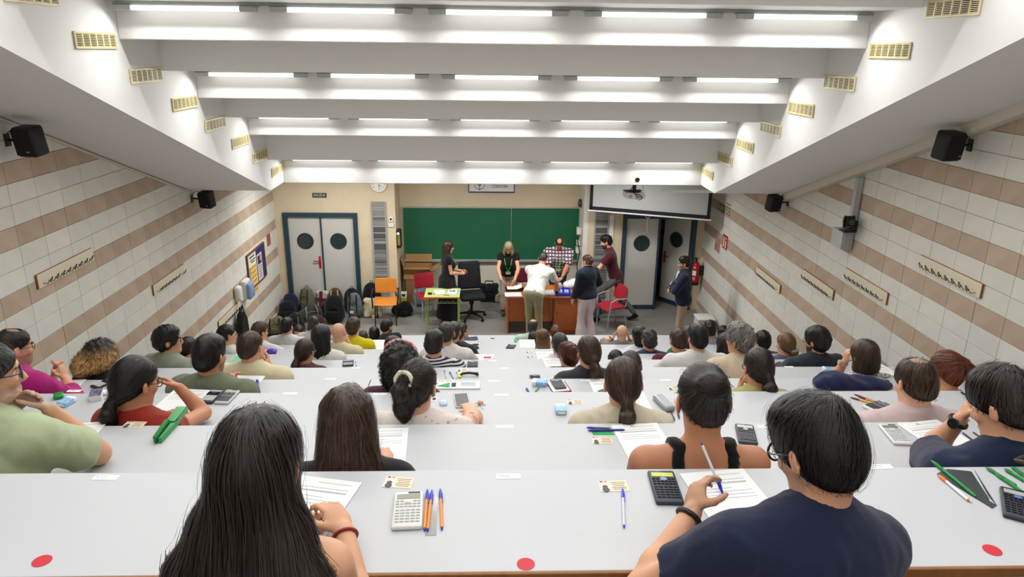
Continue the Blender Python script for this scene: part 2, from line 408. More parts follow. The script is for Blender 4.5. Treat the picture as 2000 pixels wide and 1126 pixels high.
# ================================================================ WALL FITTINGS
M_black = mat('black_plastic', '#17181a', .45); M_blackm = mat('black_mesh', '#0e0f10', .8, bump=.4, bscale=400)
M_rackf = mat('rack_laminate', '#e6ddc4', .5); M_racke = mat('rack_edge', '#a8642e', .5, var=.2, vscale=10); M_wire = mat('dark_wire', '#2a2522', .35, metal=.8)
def coat_rack(X, s, y0, y1, zt, label, hooks):
    t = thing('coat_rack', label, 'coat rack', (X+s*.012, (y0+y1)/2, zt-.07)); L_ = y1-y0; t.rotation_euler.z = 0 if s > 0 else PI
    b = MB(); b.box((.011, 0, 0), (.018, L_, .136), .003); b.build('edge_board', M_racke, t)
    b = MB(); b.box((.0215, 0, 0), (.004, L_-.006, .132), .001); b.build('laminate_face', M_rackf, t)
    f = None
    for i in hooks:
        if f is None:
            b = MB(); b.tube([(.022, -.045, -.03), (.05, -.03, -.045), (.08, -.012, .0), (.09, .0, .02), (.08, .012, .0), (.05, .03, -.045), (.022, .045, -.03)], .0035, 6); f = b.build('hook', M_wire, t, True); o = f
        else: o = f.copy(); COL.objects.link(o)
        o.location = (0, (-L_/2+.12+i*.105), 0)
    return t
coat_rack(XL, 1, 6.505, 7.49, 3.07, 'beige coat rack with wire hooks highest up the left tiled wall', range(8))
coat_rack(XL, 1, 8.68, 9.655, 2.262, 'beige coat rack with one hook missing, middle of the left tiled wall', [0, 1, 2, 3, 4, 5, 7])
rack3 = coat_rack(XL, 1, 10.59, 11.58, 1.047, 'beige coat rack with a black bag hanging from it on the left wall', range(8))
coat_rack(XR, -1, 10.03, 11.02, 1.842, 'beige coat rack lowest on the right wall, next to the fire sign', range(8))
coat_rack(XR, -1, 8.44, 9.375, 2.293, 'beige coat rack second lowest on the right tiled wall', range(8))
coat_rack(XR, -1, 7.27, 8.24, 2.65, 'beige coat rack below the wall camera on the right wall', range(8))
coat_rack(XR, -1, 5.875, 6.84, 3.205, 'beige coat rack highest up the right tiled wall', range(8))
def speaker(px, py, xs, wall, s, k, label):
    p = atX(px, py, xs); t = thing('loudspeaker', label, 'loudspeaker', p, math.radians(-14*s))
    b = MB(); b.box((0, 0, 0), (.2*k, .17*k, .26*k), .03*k, seg=3, rot=(math.radians(8), 0, 0)); b.build('cabinet', M_black, t, True)
    b = MB(); b.box((0, -.085*k, -.012*k), (.175*k, .012, .22*k), .02*k, rot=(math.radians(8), 0, 0), seg=3); b.build('grille', M_blackm, t, True)
    b = MB(); b.box((.05*k, -.094*k, -.085*k), (.03*k, .003, .012*k), rot=(math.radians(8), 0, 0)); b.build('badge', mat('badge_grey', '#8b8b8b', .4), t)
    d = (wall-p.x)
    R = Matrix.Rotation(-math.radians(-14*s), 4, 'Z')
    b = MB(); b.tube([R @ Vector((0, .03, 0)), R @ Vector((d*.6, .05, .0)), R @ Vector((d*.93, .05, 0))], .012, 8); b.sph(R @ Vector((d*.5, .045, 0)), .022, 10); b.build('bracket', M_black, t, True)
    b = MB(); b.box((0, 0, 0), (.02, .075, .11), .004); o = b.build('wall_plate', M_black, t); o.location = R @ Vector((d*.95, .05, 0)); o.rotation_euler.z = math.radians(14*s)
    b = MB(); b.tube([R @ Vector((d*.93, .06, .06)), R @ Vector((d*.7, .08, .1)), R @ Vector((d*.4, .1, .08)), R @ Vector((d*.25, .085, .0))], .004, 6); b.build('cable', M_black, t, True)
speaker(59, 275, -3.98, XL, 1, 1.0, 'black wall loudspeaker under the left soffit, high above the tall coat rack')
speaker(404, 389, -3.98, XL, 1, .92, 'black wall loudspeaker at the low front end of the left soffit')
speaker(1853, 284, 4.13, XR, -1, 1.0, 'black wall loudspeaker on the right wall under the cable duct')
speaker(1511, 396, 4.13, XR, -1, .92, 'black wall loudspeaker at the low front end of the right soffit')
# cable ducts under the soffits
M_duct = mat('duct_cream', '#dcd6c6', .5)
def sloped_bar(name, X, y0, z0, y1, z1, wx, h, label, cat, m):
    b = MB(); b.prism([(y0, z0), (y1, z1), (y1, z1+h), (y0, z0+h)], wx, 'x', X-wx/2); o = b.build(name, m); tag(o, label, cat); return o
sloped_bar('cable_duct', XR-.07, 10.2, 3.06, 5.0, 4.94, .11, .1, 'cream square cable duct sloping along the right soffit', 'cable duct', M_duct)
sloped_bar('cable_trunking', XL+.025, 10.1, 3.165, 5.5, 4.82, .03, .022, 'thin cream cable trunking sloping along the left soffit', 'cable duct', M_duct)
# wall camera
t = thing('wall_camera', 'black pan-tilt camera on a shelf above a grey junction box', 'camera', atX(1655, 452, 4.22))
b = MB(); b.box((0, 0, .012), (.15, .14, .02), .006); b.cyl((0, 0, .02), (0, 0, .05), .06, .05, 16); b.build('base', M_black, t, True)
b = MB(); b.cyl((-.045, 0, .125), (.045, 0, .125), .062, n=20); b.tube([(-.05, 0, .05), (-.06, 0, .12), (-.05, 0, .19)], .014, 8); b.tube([(.05, 0, .05), (.06, 0, .12), (.05, 0, .19)], .014, 8); b.build('yoke_and_head', M_black, t, True)
b = MB(); b.cyl((0, -.055, .125), (0, -.075, .125), .035, n=16); b.build('lens', M_glassdk, t, True)
b = MB(); b.box((.09, 0, .06), (.03, .03, .14), .004); b.build('arm', M_black, t)
o = None
t = thing('junction_box', 'grey plastic junction box below the wall camera', 'box', (XR-.085, 8.33, 2.99))
b = MB(); b.box((0, 0, 0), (.13, .28, .22), .008); b.build('body', mat('box_grey', '#b4b7b5', .5), t, True)
b = MB(); b.box((-.068, 0, 0), (.012, .27, .21), .006); b.build('lid', mat('box_lid', '#bfc2c0', .5), t, True)
for q in range(3):
    b = MB(); b.cyl((0, -.14, -.06+q*.06), (0, -.15, -.06+q*.06), .022, n=12); b.build('knockout', mat('box_grey', '#b4b7b5', .5), t)
b = MB(); b.box((XR-.06, 8.20, 3.42), (.07, .06, .66), .004); o = b.build('conduit', mat('conduit_grey', '#b9babb', .4)); tag(o, 'grey vertical conduit above the wall camera', 'conduit')
# signs on the right wall
M_sred = mat('sign_red', '#b5202c', .5); M_swhite = mat('sign_white', '#f0efe9', .5); M_sgreen = mat('sign_green', '#14613c', .5); M_pink = mat('sign_faded', '#b58a80', .6)
t = thing('fire_sign', 'red fire extinguisher sign with white symbols on right wall', 'sign', (XR-.014, 12.71, 1.80))
b = MB(); b.box((0, 0, 0), (.006, .26, .26)); b.build('plate', M_sred, t)
b = MB(); b.box((-.004, .06, -.02), (.003, .06, .16), .001); b.box((-.004, -.05, -.04), (.003, .05, .14), .001); b.box((-.004, .06, .08), (.003, .03, .03)); b.prism([(-.1, .06), (-.03, .1), (-.01, .06)], .003, 'x', -.0055); b.build('symbol', M_swhite, t)
t = thing('faded_sign', 'small faded reddish sign between exit sign and extinguisher', 'sign', (XR-.014, 13.12, 1.64))
b = MB(); b.box((0, 0, 0), (.006, .3, .26)); b.build('plate', M_pink, t)
b = MB(); b.box((-.004, .05, -.03), (.002, .08, .08)); b.build('mark', mat('faded_green', '#7d8a5a', .6), t)
t = thing('exit_plate', 'small green framed exit plate on right wall by the screen', 'sign', (XR-.014, 13.11, 2.36))
b = MB(); b.box((0, 0, 0), (.006, .31, .11)); b.build('plate', mat('sign_dkgreen', '#2c4636', .5), t)
b = MB(); b.box((-.004, 0, 0), (.003, .26, .07)); b.build('panel', mat('sign_cream', '#cfcfa8', .5), t)
b = MB(); b.box((-.006, .05, 0), (.002, .05, .045)); b.box((-.006, -.04, 0), (.002, .04, .045)); b.build('symbol', mat('sign_dkgreen', '#2c4636', .5), t)
t = thing('glue_spots', 'cluster of brown glue spots left on the right wall', 'stain', (XR-.012, 12.73, 2.41))
for q in range(12):
    b = MB(); b.cyl((0, (q % 3-1)*.09+rng.uniform(-.02, .02), (q//3-1.5)*.06), (-.003, (q % 3-1)*.09, (q//3-1.5)*.06), .014, n=8); b.build('spot', mat('glue_brown', '#8d7a66', .8), t)
# fire extinguisher
t = thing('fire_extinguisher', 'red fire extinguisher hanging on the right wall beside the door', 'fire extinguisher', (4.20, 13.82, .62))
b = MB(); b.lathe([(.07, 0), (.078, .01), (.078, .40), (.06, .45), (.03, .475), (.028, .49)], 20); b.build('cylinder', mat('ext_red', '#a8142a', .3), t, True)
b = MB(); b.lathe([(.079, .0), (.0795, .005), (.0795, .06), (.079, .065)], 20); b.build('base_band', M_black, t, True)
b = MB(); b.cyl((0, 0, .49), (0, 0, .53), .022); b.box((-.02, -.03, .54), (.03, .13, .015), .004, rot=(.3, 0, 0)); b.box((0, -.03, .565), (.03, .12, .012), .004, rot=(-.1, 0, 0)); b.build('valve', M_black, t, True)
b = MB(); b.tube([(0, .03, .52), (.02, .09, .5), (.03, .1, .4), (.03, .09, .2)], .011, 8); b.build('hose', M_black, t, True)
b = MB(); b.box((-.045, -.062, .26), (.075, .006, .1), rot=(0, 0, -.62)); b.build('label_plate', M_swhite, t)
for z_, w_ in ((.39, .05), (.365, .06), (.17, .05), (.145, .06), (.12, .04)):
    b = MB(); b.box((-.046, -.064, z_), (w_, .004, .009), rot=(0, 0, -.62)); b.build('print_line', M_swhite, t)
b = MB(); b.box((.12, 0, .3), (.09, .06, .2), .004); b.build('wall_bracket', M_black, t)
# white bin in the aisle
t = thing('white_bin', 'white plastic waste bin against the right wall by the front desks', 'bin', (4.12, 12.72, 0))
b = MB(); b.prism([(-.15, -.15), (.15, -.15), (.15, .15), (-.15, .15)], .3, 'z', 0); b.build('body', mat('bin_white', '#dedfdf', .5), t)
b = MB(); b.box((0, 0, .32), (.34, .34, .04), .015); b.build('lid', mat('bin_lid', '#e8e8e8', .5), t, True)
# left wall: notice board, dispensers, red sign, hanging bag
t = thing('notice_board', 'blue felt notice board in a brown wooden frame', 'notice board', (XL+.012, 12.643, 1.338))
b = MB(); b.box((.01, 0, 0), (.015, .96, .62)); b.build('felt', mat('blue_felt', '#1d3470', .9, bump=.2, bscale=300), t)
b = MB()
for q in (-1, 1):
    b.box((.016, q*.483, 0), (.032, .03, .655), .004); b.box((.016, 0, q*.313), (.032, .94, .03), .004)
b.build('frame', mat('brown_wood', '#7a4226', .5, var=.2, vscale=8, stretch=(1, 1, 6)), t)
p = thing('poster', 'white and yellow striped poster pinned on the notice board', 'poster', (XL+.034, 12.41, 1.27))
b = MB(); b.box((0, 0, 0), (.003, .42, .74)); b.build('sheet', mat('poster_white', '#e9e6dc', .7), p)
for q in range(6):
    b = MB(); b.box((.002, .02, .11-q*.085), (.002, .3, .066)); b.build('yellow_block', mat('poster_yellow', '#dfae1e', .6), p)
b = MB(); b.box((.002, -.17, -.1), (.002, .03, .5)); b.build('dark_strip', M_black, p)
b = MB(); b.box((.002, 0, .31), (.002, .28, .03)); b.box((.002, .02, .25), (.002, .3, .02)); b.box((.002, .03, .21), (.002, .2, .02)); b.build('print', mat('poster_ink', '#4a4a4a', .7), p)
p = thing('poster', 'pale poster with a dark picture beside the yellow one', 'poster', (XL+.036, 12.80, 1.27))
b = MB(); b.box((0, 0, 0), (.003, .28, .52)); b.build('sheet', mat('poster_pale', '#e2d3d0', .7), p)
b = MB(); b.box((.002, 0, .15), (.002, .2, .16)); b.build('picture', mat('poster_pic', '#2b2426', .6), p)
b = MB(); b.box((.003, .05, .18), (.002, .09, .13)); b.build('picture_figure', mat('poster_coral', '#d88a74', .6), p)
for q in range(5):
    b = MB(); b.box((.002, 0, .03-q*.05), (.002, .2-.02*(q % 2), .012)); b.build('print_line', mat('poster_ink', '#4a4a4a', .7), p)
t = thing('fire_sign', 'small faded red sign next to the notice board', 'sign', (XL+.014, 13.52, 1.60))
b = MB(); b.box((0, 0, 0), (.006, .22, .22)); b.build('plate', mat('sign_dullred', '#a5544a', .6), t)
b = MB(); b.box((.004, .0, -.06), (.002, .08, .06)); b.build('mark', mat('faded_green', '#7d8a5a', .6), t)
t = thing('soap_dispenser', 'white rounded dispenser on the left wall below the notice board', 'dispenser', (XL+.07, 11.47, 1.215))
b = MB(); b.box((0, 0, 0), (.11, .16, .25), .05, seg=4); b.build('body', mat('dispenser_white', '#ecebe6', .3), t, True)
b = MB(); b.box((.03, 0, -.11), (.05, .09, .05), .012, seg=3); b.build('nozzle', mat('dispenser_white', '#ecebe6', .3), t, True)
t = thing('paper_dispenser', 'blue translucent paper towel dispenser with white back', 'dispenser', (XL+.09, 11.86, 1.16))
b = MB(); b.box((-.03, 0, 0), (.1, .26, .34), .03, seg=3); b.build('back', mat('dispenser_white', '#ecebe6', .3), t, True)
b = MB(); b.box((.045, .0, -.02), (.09, .25, .29), .045, seg=4); b.build('cover', mat('dispenser_blue', '#8aa6cf', .15, spec=.6), t, True)
t = thing('tote_bag', 'black mesh bag hanging by straps from the coat rack', 'bag', (XL+.12, 11.35, .5))
b = MB(); b.prism([(-.17, .0), (.17, -.02), (.13, .28), (.03, .42), (-.05, .4), (-.14, .25)], .1, 'x', -.05); b.build('body', mat('bag_black', '#141516', .7, bump=.3, bscale=60), t)
for q in (-.05, .06):
    b = MB(); b.tube([(.03, q-.05, .3), (.03, q-.01, .44), (.0, q+.02, .52), (-.02, q+.04, .44), (-.03, q+.06, .3)], .012, 6); b.build('strap', M_black, t, True)
# ================================================================ FRONT WALL FITTINGS
t = thing('exit_sign', 'green SALIDA exit sign above the left double door', 'sign', (-3.30, YF-.012, 2.368))
b = MB(); b.box((0, 0, 0), (.27, .012, .085)); b.build('plate', mat('sign_exit', '#123c2b', .5), t)
text_mesh('lettering', 'SALIDA', .075, mat('sign_letter', '#d7e0d2', .5), t, (0, -.008, .0), (PI/2, 0, 0), xs=.95)
t = thing('wall_clock', 'round white wall clock with black numerals above the grille', 'clock', (-2.137, YF-.02, 2.59))
b = MB(); b.cyl((0, .018, 0), (0, -.014, 0), .155, n=36); b.build('case', mat('clock_rim', '#d9d9d6', .4), t, True)
b = MB(); b.cyl((0, -.012, 0), (0, -.016, 0), .138, n=36); b.build('dial', mat('clock_dial', '#f3f3ef', .5), t)
for h in range(12):
    a = PI/2-(h+1)*PI/6; text_mesh('numeral', str(h+1), .042, M_black, t, (.11*math.cos(a), -.0175, .11*math.sin(a)), (PI/2, 0, 0))
for l_, a in ((.07, 2.2), (.1, 3.0)):
    b = MB(); b.box((0, 0, l_/2), (.008, .002, l_)); b.build('hand', M_black, t, loc=(0, -.019, 0), rot=(0, a, 0))
# tall ventilation strips with uneven slats
M_slat = [mat('slat_%d' % i, c, .5, metal=.3) for i, c in enumerate(('#a8a9a8', '#8f9190', '#6f7271', '#c4c5c2'))]
def grille(x0, x1, z0, z1, label):
    t = thing('ventilation_grille', label, 'grille', ((x0+x1)/2, YF-.012, z0)); W_, H = x1-x0, z1-z0
    b = MB(); b.box((0, .006, H/2), (W_-.02, .008, H-.02)); b.build('backing', M_hole, t)
    b = MB()
    for q in (-1, 1): b.box((q*(W_/2-.012), -.008, H/2), (.028, .03, H), .003); b.box((0, -.008, (H/2)*(1+q)-q*.012), (W_-.05, .03, .026), .003)
    b.build('frame', mat('grille_frame', '#9fa09d', .5), t)
    z = .03; fs = {}
    while z < H-.04:
        i = rng.choice((0, 0, 0, 1, 1, 2, 3)); sk = int(z/H*4)
        if sk == 2 and rng.random() < .5: i = 2
        if i not in fs:
            b = MB(); b.box((0, 0, 0), (W_-.05, .02, .016), rot=(.5, 0, 0)); o = b.build('slat', M_slat[i], t); fs[i] = o
        else: o = fs[i].copy(); COL.objects.link(o)
        o.location = (rng.uniform(-.002, .002), -.008, z+rng.uniform(-.003, .003)); z += .0215
    return t
grille(-2.31, -2.02, .28, 2.25, 'tall grey slatted ventilation strip beside the left door')
grille(2.13, 2.42, .28, 2.25, 'tall grey slatted ventilation strip under the projection screen')
t = thing('thermostat', 'small white wall thermostat beside the left grille', 'thermostat', (-1.93, YF-.015, 1.80))
b = MB(); b.box((0, 0, .09), (.08, .03, .09), .006); b.box((.0, 0, -.02), (.11, .026, .09), .006); b.build('case', mat('device_white', '#e3e1d9', .4), t)
b = MB(); b.box((0, -.017, .1), (.035, .004, .04)); b.build('display', M_black, t)
t = thing('key_box', 'black wall box with yellow face on the bay corner', 'box', (-1.80, YF+.1, 1.3))
b = MB(); b.box((0, 0, .18), (.09, .2, .36), .006); b.build('case', M_black, t)
b = MB(); b.box((.01, -.102, .16), (.055, .004, .2)); b.build('yellow_face', mat('key_yellow', '#8a7a2a', .5), t)
b = MB(); b.cyl((0, -.1, .3), (0, -.106, .3), .03, n=16); b.build('badge', M_swhite, t)
# blackboard
c0, c1 = atY(785, 403, YC-.03), atY(1134, 406, YC-.03); z0 = atY(788, 507, YC-.03).z; z1 = (c0.z+c1.z)/2
t = thing('blackboard', 'wide green chalkboard in two panels with aluminium frame', 'chalkboard', ((c0.x+c1.x)/2, YC-.03, z0)); W_, H = c1.x-c0.x, z1-z0
M_board = mat('chalk_green', '#256a48', .55, spec=.3, var=.14, vscale=1.6); M_alu = mat('aluminium', '#b9bdbb', .35, metal=.7)
xm = atY(999, 405, YC-.03).x-t.location.x
b = MB(); b.box(((-W_/2+xm)/2, 0, H/2), (xm+W_/2-.004, .02, H-.03)); b.build('panel', M_board, t)
b = MB(); b.box(((W_/2+xm)/2, 0, H/2), (W_/2-xm-.004, .02, H-.03)); b.build('panel', M_board, t)
b = MB()
for q in (-1, 1): b.box((q*(W_/2-.008), -.006, H/2), (.022, .035, H), .003); b.box((0, -.006, H/2+q*(H/2-.008)), (W_-.03, .035, .022), .003)
b.box((xm, -.008, H/2), (.012, .02, H-.03)); b.build('frame', M_alu, t)
b = MB(); b.box((0, -.05, -.01), (W_, .07, .012), .003); b.build('chalk_tray', M_alu, t)
# university sign above the board (lower half shows below the bulkhead)
p0, p1 = atY(915, 376, YC-.02), atY(1005, 376, YC-.02)
t = thing('wall_sign', 'white sign with purple border, emblem and CORDOBA lettering', 'sign', ((p0.x+p1.x)/2, YC-.02, p0.z)); W_ = p1.x-p0.x
M_purple = mat('sign_purple', '#43327a', .5)
b = MB(); b.box((0, 0, .26), (W_, .012, .52), .01); b.build('border', M_purple, t)
b = MB(); b.box((0, -.008, .27), (W_-.035, .006, .485), .003); b.build('plate', M_swhite, t)
hx = [(.115*math.cos(a*PI/3+PI/6), .125*math.sin(a*PI/3+PI/6)) for a in range(6)]
b = MB(); b.tube([(x-.25, -.013, z+.185) for x, z in hx], .006, 6, True); b.tube([(-.25, -.013, .06), (-.25, -.013, .14)], .006, 6); b.tube([(-.35, -.013, .25), (-.25, -.013, .13), (-.15, -.013, .25)], .006, 6); b.build('emblem', M_purple, t)
b = MB(); b.prism([(-.3, .2), (-.25, .13), (-.2, .2), (-.22, .25), (-.28, .25)], .003, 'y', -.014); b.build('emblem_core', mat('emblem_orange', '#c9743a', .5), t)
text_mesh('lettering', 'CÓRDOBA', .088, mat('sign_ink', '#3a3d45', .5), t, (.17, -.013, .135), (PI/2, 0, 0), xs=.78)
text_mesh('lettering', 'DE', .05, mat('sign_ink', '#3a3d45', .5), t, (.02, -.013, .215), (PI/2, 0, 0), xs=.78)
# bell and cable box on the pilaster
t = thing('alarm_bell', 'round dark bell on the pilaster beside the board', 'bell', (1.895, YF+.42, 2.15))
b = MB(); b.lathe([(.02, 0), (.09, .005), (.085, .04), (.03, .06)], 20); b.xf(Matrix.Rotation(-PI/2, 4, 'Y')); b.build('gong', mat('bell_grey', '#4b4e4e', .35, metal=.5), t, True)
t = thing('socket_cabinet', 'white power cabinet with cables beside the board', 'box', (1.86, YF+.3, 1.1))
b = MB(); b.box((0, 0, .5), (.09, .16, .14), .01); b.box((0, 0, .25), (.08, .12, .1), .008); b.box((0, 0, .1), (.1, .14, .12), .008); b.build('case', mat('device_white', '#e3e1d9', .4), t)
b = MB(); b.tube([(0, -.08, .45), (-.03, -.1, .3), (.02, -.1, .1), (-.02, -.1, -.2), (0, -.1, -.6), (.0, -.1, -1.09)], .01, 6); b.build('cable', M_black, t, True)
# projection screen, hung at an angle
A, B_ = Vector((1.95, 13.6)), Vector((4.06, 12.8)); d = (B_-A); ang = math.atan2(d.y, d.x); Ls = d.length
t = thing('projection_screen', 'grey pull-down projection screen with black border hung at an angle', 'screen', (A.x, A.y, 2.19), ang)
b = MB(); b.box((Ls/2, 0, .5), (Ls-.12, .004, .9)); b.build('fabric', mat('screen_grey', '#a9abab', .8), t)
b = MB()
for q in (0, 1): b.box((.03+q*(Ls-.06), -.001, .5), (.06, .006, .96))
b.box((Ls/2, -.001, .05), (Ls, .006, .07)); b.build('black_border', mat('screen_black', '#17171a', .8), t)
b = MB(); b.box((Ls/2, 0, .0), (Ls+.06, .03, .028), .008); b.build('bottom_bar', mat('screen_bar', '#d8d8d4', .5), t)
b = MB(); b.tube([(Ls*.5-.04, -.01, -.01), (Ls*.5-.03, -.01, -.05), (Ls*.5+.03, -.01, -.05), (Ls*.5+.04, -.01, -.01)], .004, 6); b.tube([(Ls*.5, -.01, -.05), (Ls*.5, -.01, -.33)], .004, 6); b.build('pull_cord', mat('cord_grey', '#9a9a96', .5), t)
b = MB(); b.cyl((-.05, 0, 1.0-.03), (Ls+.05, 0, 1.0-.03), .05, n=14); b.build('casing', mat('screen_bar', '#d8d8d4', .5), t, True)
# projector hanging from the flat ceiling just behind the bulkhead
pp = atY(1238, 380, 11.15)
t = thing('projector', 'white projector hanging from a ceiling mount with loose cables', 'projector', pp, math.radians(5))
b = MB(); b.box((0, 0, 0), (.30, .26, .095), .025, seg=3); b.build('body', mat('projector_white', '#ecebe8', .4), t, True)
b = MB(); b.box((.05, -.132, -.01), (.11, .006, .05)); b.cyl((-.09, -.128, .0), (-.09, -.134, .0), .03, n=16); b.build('port_panel', mat('port_grey', '#b9b9b6', .5), t)
for q in range(5):
    b = MB(); b.box((.01+q*.022, -.136, -.015+.01*(q % 2)), (.012, .005, .009)); b.build('port', M_black, t)
b = MB(); b.cyl((0, 0, .05), (0, 0, .07), .1, n=12); b.build('mount_plate', M_black, t)
b = MB(); b.box((-.03, 0, .07), (.28, .1, .014), .004); b.box((0, 0, .16), (.05, .05, .2), .004); b.build('mount_arm', M_black, t)
b = MB(); b.tube([(.08, -.14, .34), (.08, -.15, .2), (.1, -.15, .08), (.06, -.15, -.02), (.03, -.15, -.05), (-.01, -.14, -.04)], .008, 8); b.build('white_cable', mat('cable_white', '#dddddb', .5), t, True)
b = MB(); b.tube([(-.06, -.1, .1), (-.03, -.14, .04), (.05, -.16, .03), (.09, -.15, -.04), (.05, -.14, -.06)], .006, 6); b.tube([(-.02, -.05, .16), (-.08, -.08, .1), (-.05, -.12, .06), (.02, -.14, .0)], .006, 6); b.build('black_cable', M_black, t, True)
b = MB(); g = atY(1245, 351, 10.84); b.cyl((g.x, 10.858, g.z), (g.x, 10.84, g.z), .035, n=16); o = b.build('cable_grommet', M_black); tag(o, 'black cable hole in the front bulkhead above the projector', 'cable hole')
# ================================================================ STAGE FURNITURE
M_gtop = mat('desk_green', '#b9c27a', .45, var=.05, vscale=4); M_gmetal = mat('green_metal', '#8fae5d', .4); M_edgew = mat('edge_wood', '#c48a3c', .5)
M_grey = mat('grey_tube', '#b3b5b4', .35, metal=.3); M_redf = mat('red_fabric', '#a81e30', .8, bump=.2, bscale=300); M_orange = mat('orange_ply', '#d98a34', .35, var=.12, vscale=6, stretch=(1, 8, 1))
M_blk = mat('black_metal', '#1b1b1d', .4)
t = thing('school_desk', 'small lime green school desk with tubular legs', 'desk', (-.86, 12.9, 0))
b = MB(); b.box((0, 0, .74), (.66, .54, .018), .003); b.build('desk_top', M_gtop, t)
b = MB(); b.box((0, -.272, .738), (.66, .012, .024), .002); b.build('edge_strip', M_edgew, t)
for sx in (-1, 1):
    for sy in (-1, 1):
        b = MB(); b.cyl((sx*.3, sy*.23, 0), (sx*.3, sy*.23, .73), .014, n=10); b.build('leg', M_gmetal, t, True)
b = MB(); b.cyl((-.3, -.23, .62), (.3, -.23, .62), .009, n=8); b.cyl((-.3, .23, .62), (.3, .23, .62), .009, n=8); b.cyl((-.3, -.23, .66), (-.3, .23, .66), .009, n=8); b.cyl((.3, -.23, .66), (.3, .23, .66), .009, n=8); b.build('rail', M_gmetal, t, True)
for q in range(5):
    b = MB(); b.tube([(-.2+q*.1-.035, -.23, .622), (-.2+q*.1-.03, -.23, .65), (-.2+q*.1, -.23, .665), (-.2+q*.1+.03, -.23, .65), (-.2+q*.1+.035, -.23, .622)], .004, 6); b.build('wire_arch', M_grey, t, True)
def stack_chair(name, label, loc, rz, shell, framem, arms=False):
    """chair facing local -y"""
    t = thing(name, label, 'chair', loc, rz)
    b = MB(); g = b.box((0, 0, 0), (.44, .42, .02), .009, seg=3)
    bmesh.ops.subdivide_edges(b.bm, edges=b.bm.edges[:], cuts=2, use_grid_fill=True)
    for v in b.bm.verts: v.co.z += .02*((v.co.x/.22)**2)-.03*max(0, -(v.co.y+.1)/.1)**2
    b.build('seat', shell, t, True, loc=(0, 0, .45))
    b = MB(); b.box((0, 0, 0), (.42, .02, .30), .009, seg=3)
    bmesh.ops.subdivide_edges(b.bm, edges=b.bm.edges[:], cuts=3, use_grid_fill=True)
    for v in b.bm.verts:
        v.co.y -= .03*((v.co.x/.21)**2)
        if abs(v.co.x) > .15 and abs(v.co.z) > .1: v.co.z *= .93
    b.build('backrest', shell, t, True, loc=(0, .215, .70), rot=(-.16, 0, 0))
    for s in (-1, 1):
        b = MB(); b.tube([(s*.2, -.2, 0), (s*.195, -.17, .40), (s*.19, -.12, .435)], .012, 8); b.build('leg', framem, t, True)
        b = MB(); b.tube([(s*.2, .24, 0), (s*.19, .16, .42), (s*.19, .2, .5), (s*.17, .235, .66), (s*.15, .25, .78)], .012, 8); b.build('leg', framem, t, True)
        if arms:
            b = MB(); b.tube([(s*.235, -.19, .36), (s*.25, -.17, .62), (s*.25, -.05, .66), (s*.25, .15, .65), (s*.2, .22, .62)], .014, 8); b.build('armrest', framem, t, True)
    b = MB(); b.cyl((-.19, -.14, .43), (.19, -.14, .43), .01, n=8); b.cyl((-.19, .15, .43), (.19, .15, .43), .01, n=8); b.cyl((-.19, -.14, .43), (-.19, .16, .43), .011, n=8); b.cyl((.19, -.14, .43), (.19, .16, .43), .011, n=8); b.build('seat_frame', framem, t, True)
    return t
stack_chair('plywood_chair', 'orange plywood chair with black metal legs beside the bags', (-1.99, 13.28, 0), .06, M_orange, M_blk, True)
stack_chair('padded_chair', 'red padded chair with grey legs behind the green desk', (-1.2, 13.62, 0), math.radians(28), M_redf, M_grey)
stack_chair('padded_chair', 'red padded chair with grey tubular frame beside the striding man', (2.38, 13.0, 0), math.radians(-68), M_redf, M_grey, True)
stack_chair('fabric_chair', 'maroon fabric chair behind the teacher desk', (.82, 13.98, 0), math.radians(15), mat('maroon_fabric', '#6d1930', .8), M_blk)
# office chair
t = thing('office_chair', 'black swivel office chair with five-spoke base', 'chair', (-.33, 13.52, 0), math.radians(12))
M_bf = mat('black_fabric', '#191b1e', .85, bump=.3, bscale=300)
b = MB(); b.box((0, -.02, .49), (.50, .48, .11), .05, seg=4); b.build('seat', M_bf, t, True)
b = MB(); b.box((0, 0, 0), (.48, .11, .56), .05, seg=4)
for v in b.bm.verts: v.co.x *= 1-.12*max(0, v.co.z/.28)
b.build('backrest', M_bf, t, True, loc=(0, .24, .83), rot=(-.14, 0, 0))
b = MB(); b.cyl((0, 0, .1), (0, 0, .44), .028, n=12); b.cyl((0, 0, .3), (0, 0, .36), .045, n=12); b.build('gas_column', M_black, t, True)
for q in range(5):
    a = q*2*PI/5+.3; c, s = math.cos(a), math.sin(a)
    b = MB(); b.tube([(0, 0, .12), (.15*c, .15*s, .11), (.3*c, .3*s, .075)], [.03, .024, .018], 8); o = b.build('spoke', M_black, t, True)
    b = MB(); b.cyl((.3*c-.02*s, .3*s+.02*c, .028), (.3*c+.02*s, .3*s-.02*c, .028), .028, n=12); b.cyl((.3*c, .3*s, .03), (.3*c, .3*s, .075), .01); b.build('castor', M_black, o, True)
for s in (-1, 1):
    b = MB(); b.tube([(s*.25, .15, .5), (s*.29, .12, .56), (s*.29, .05, .66), (s*.29, -.15, .66)], .02, 8); b.build('armrest', M_black, t, True)
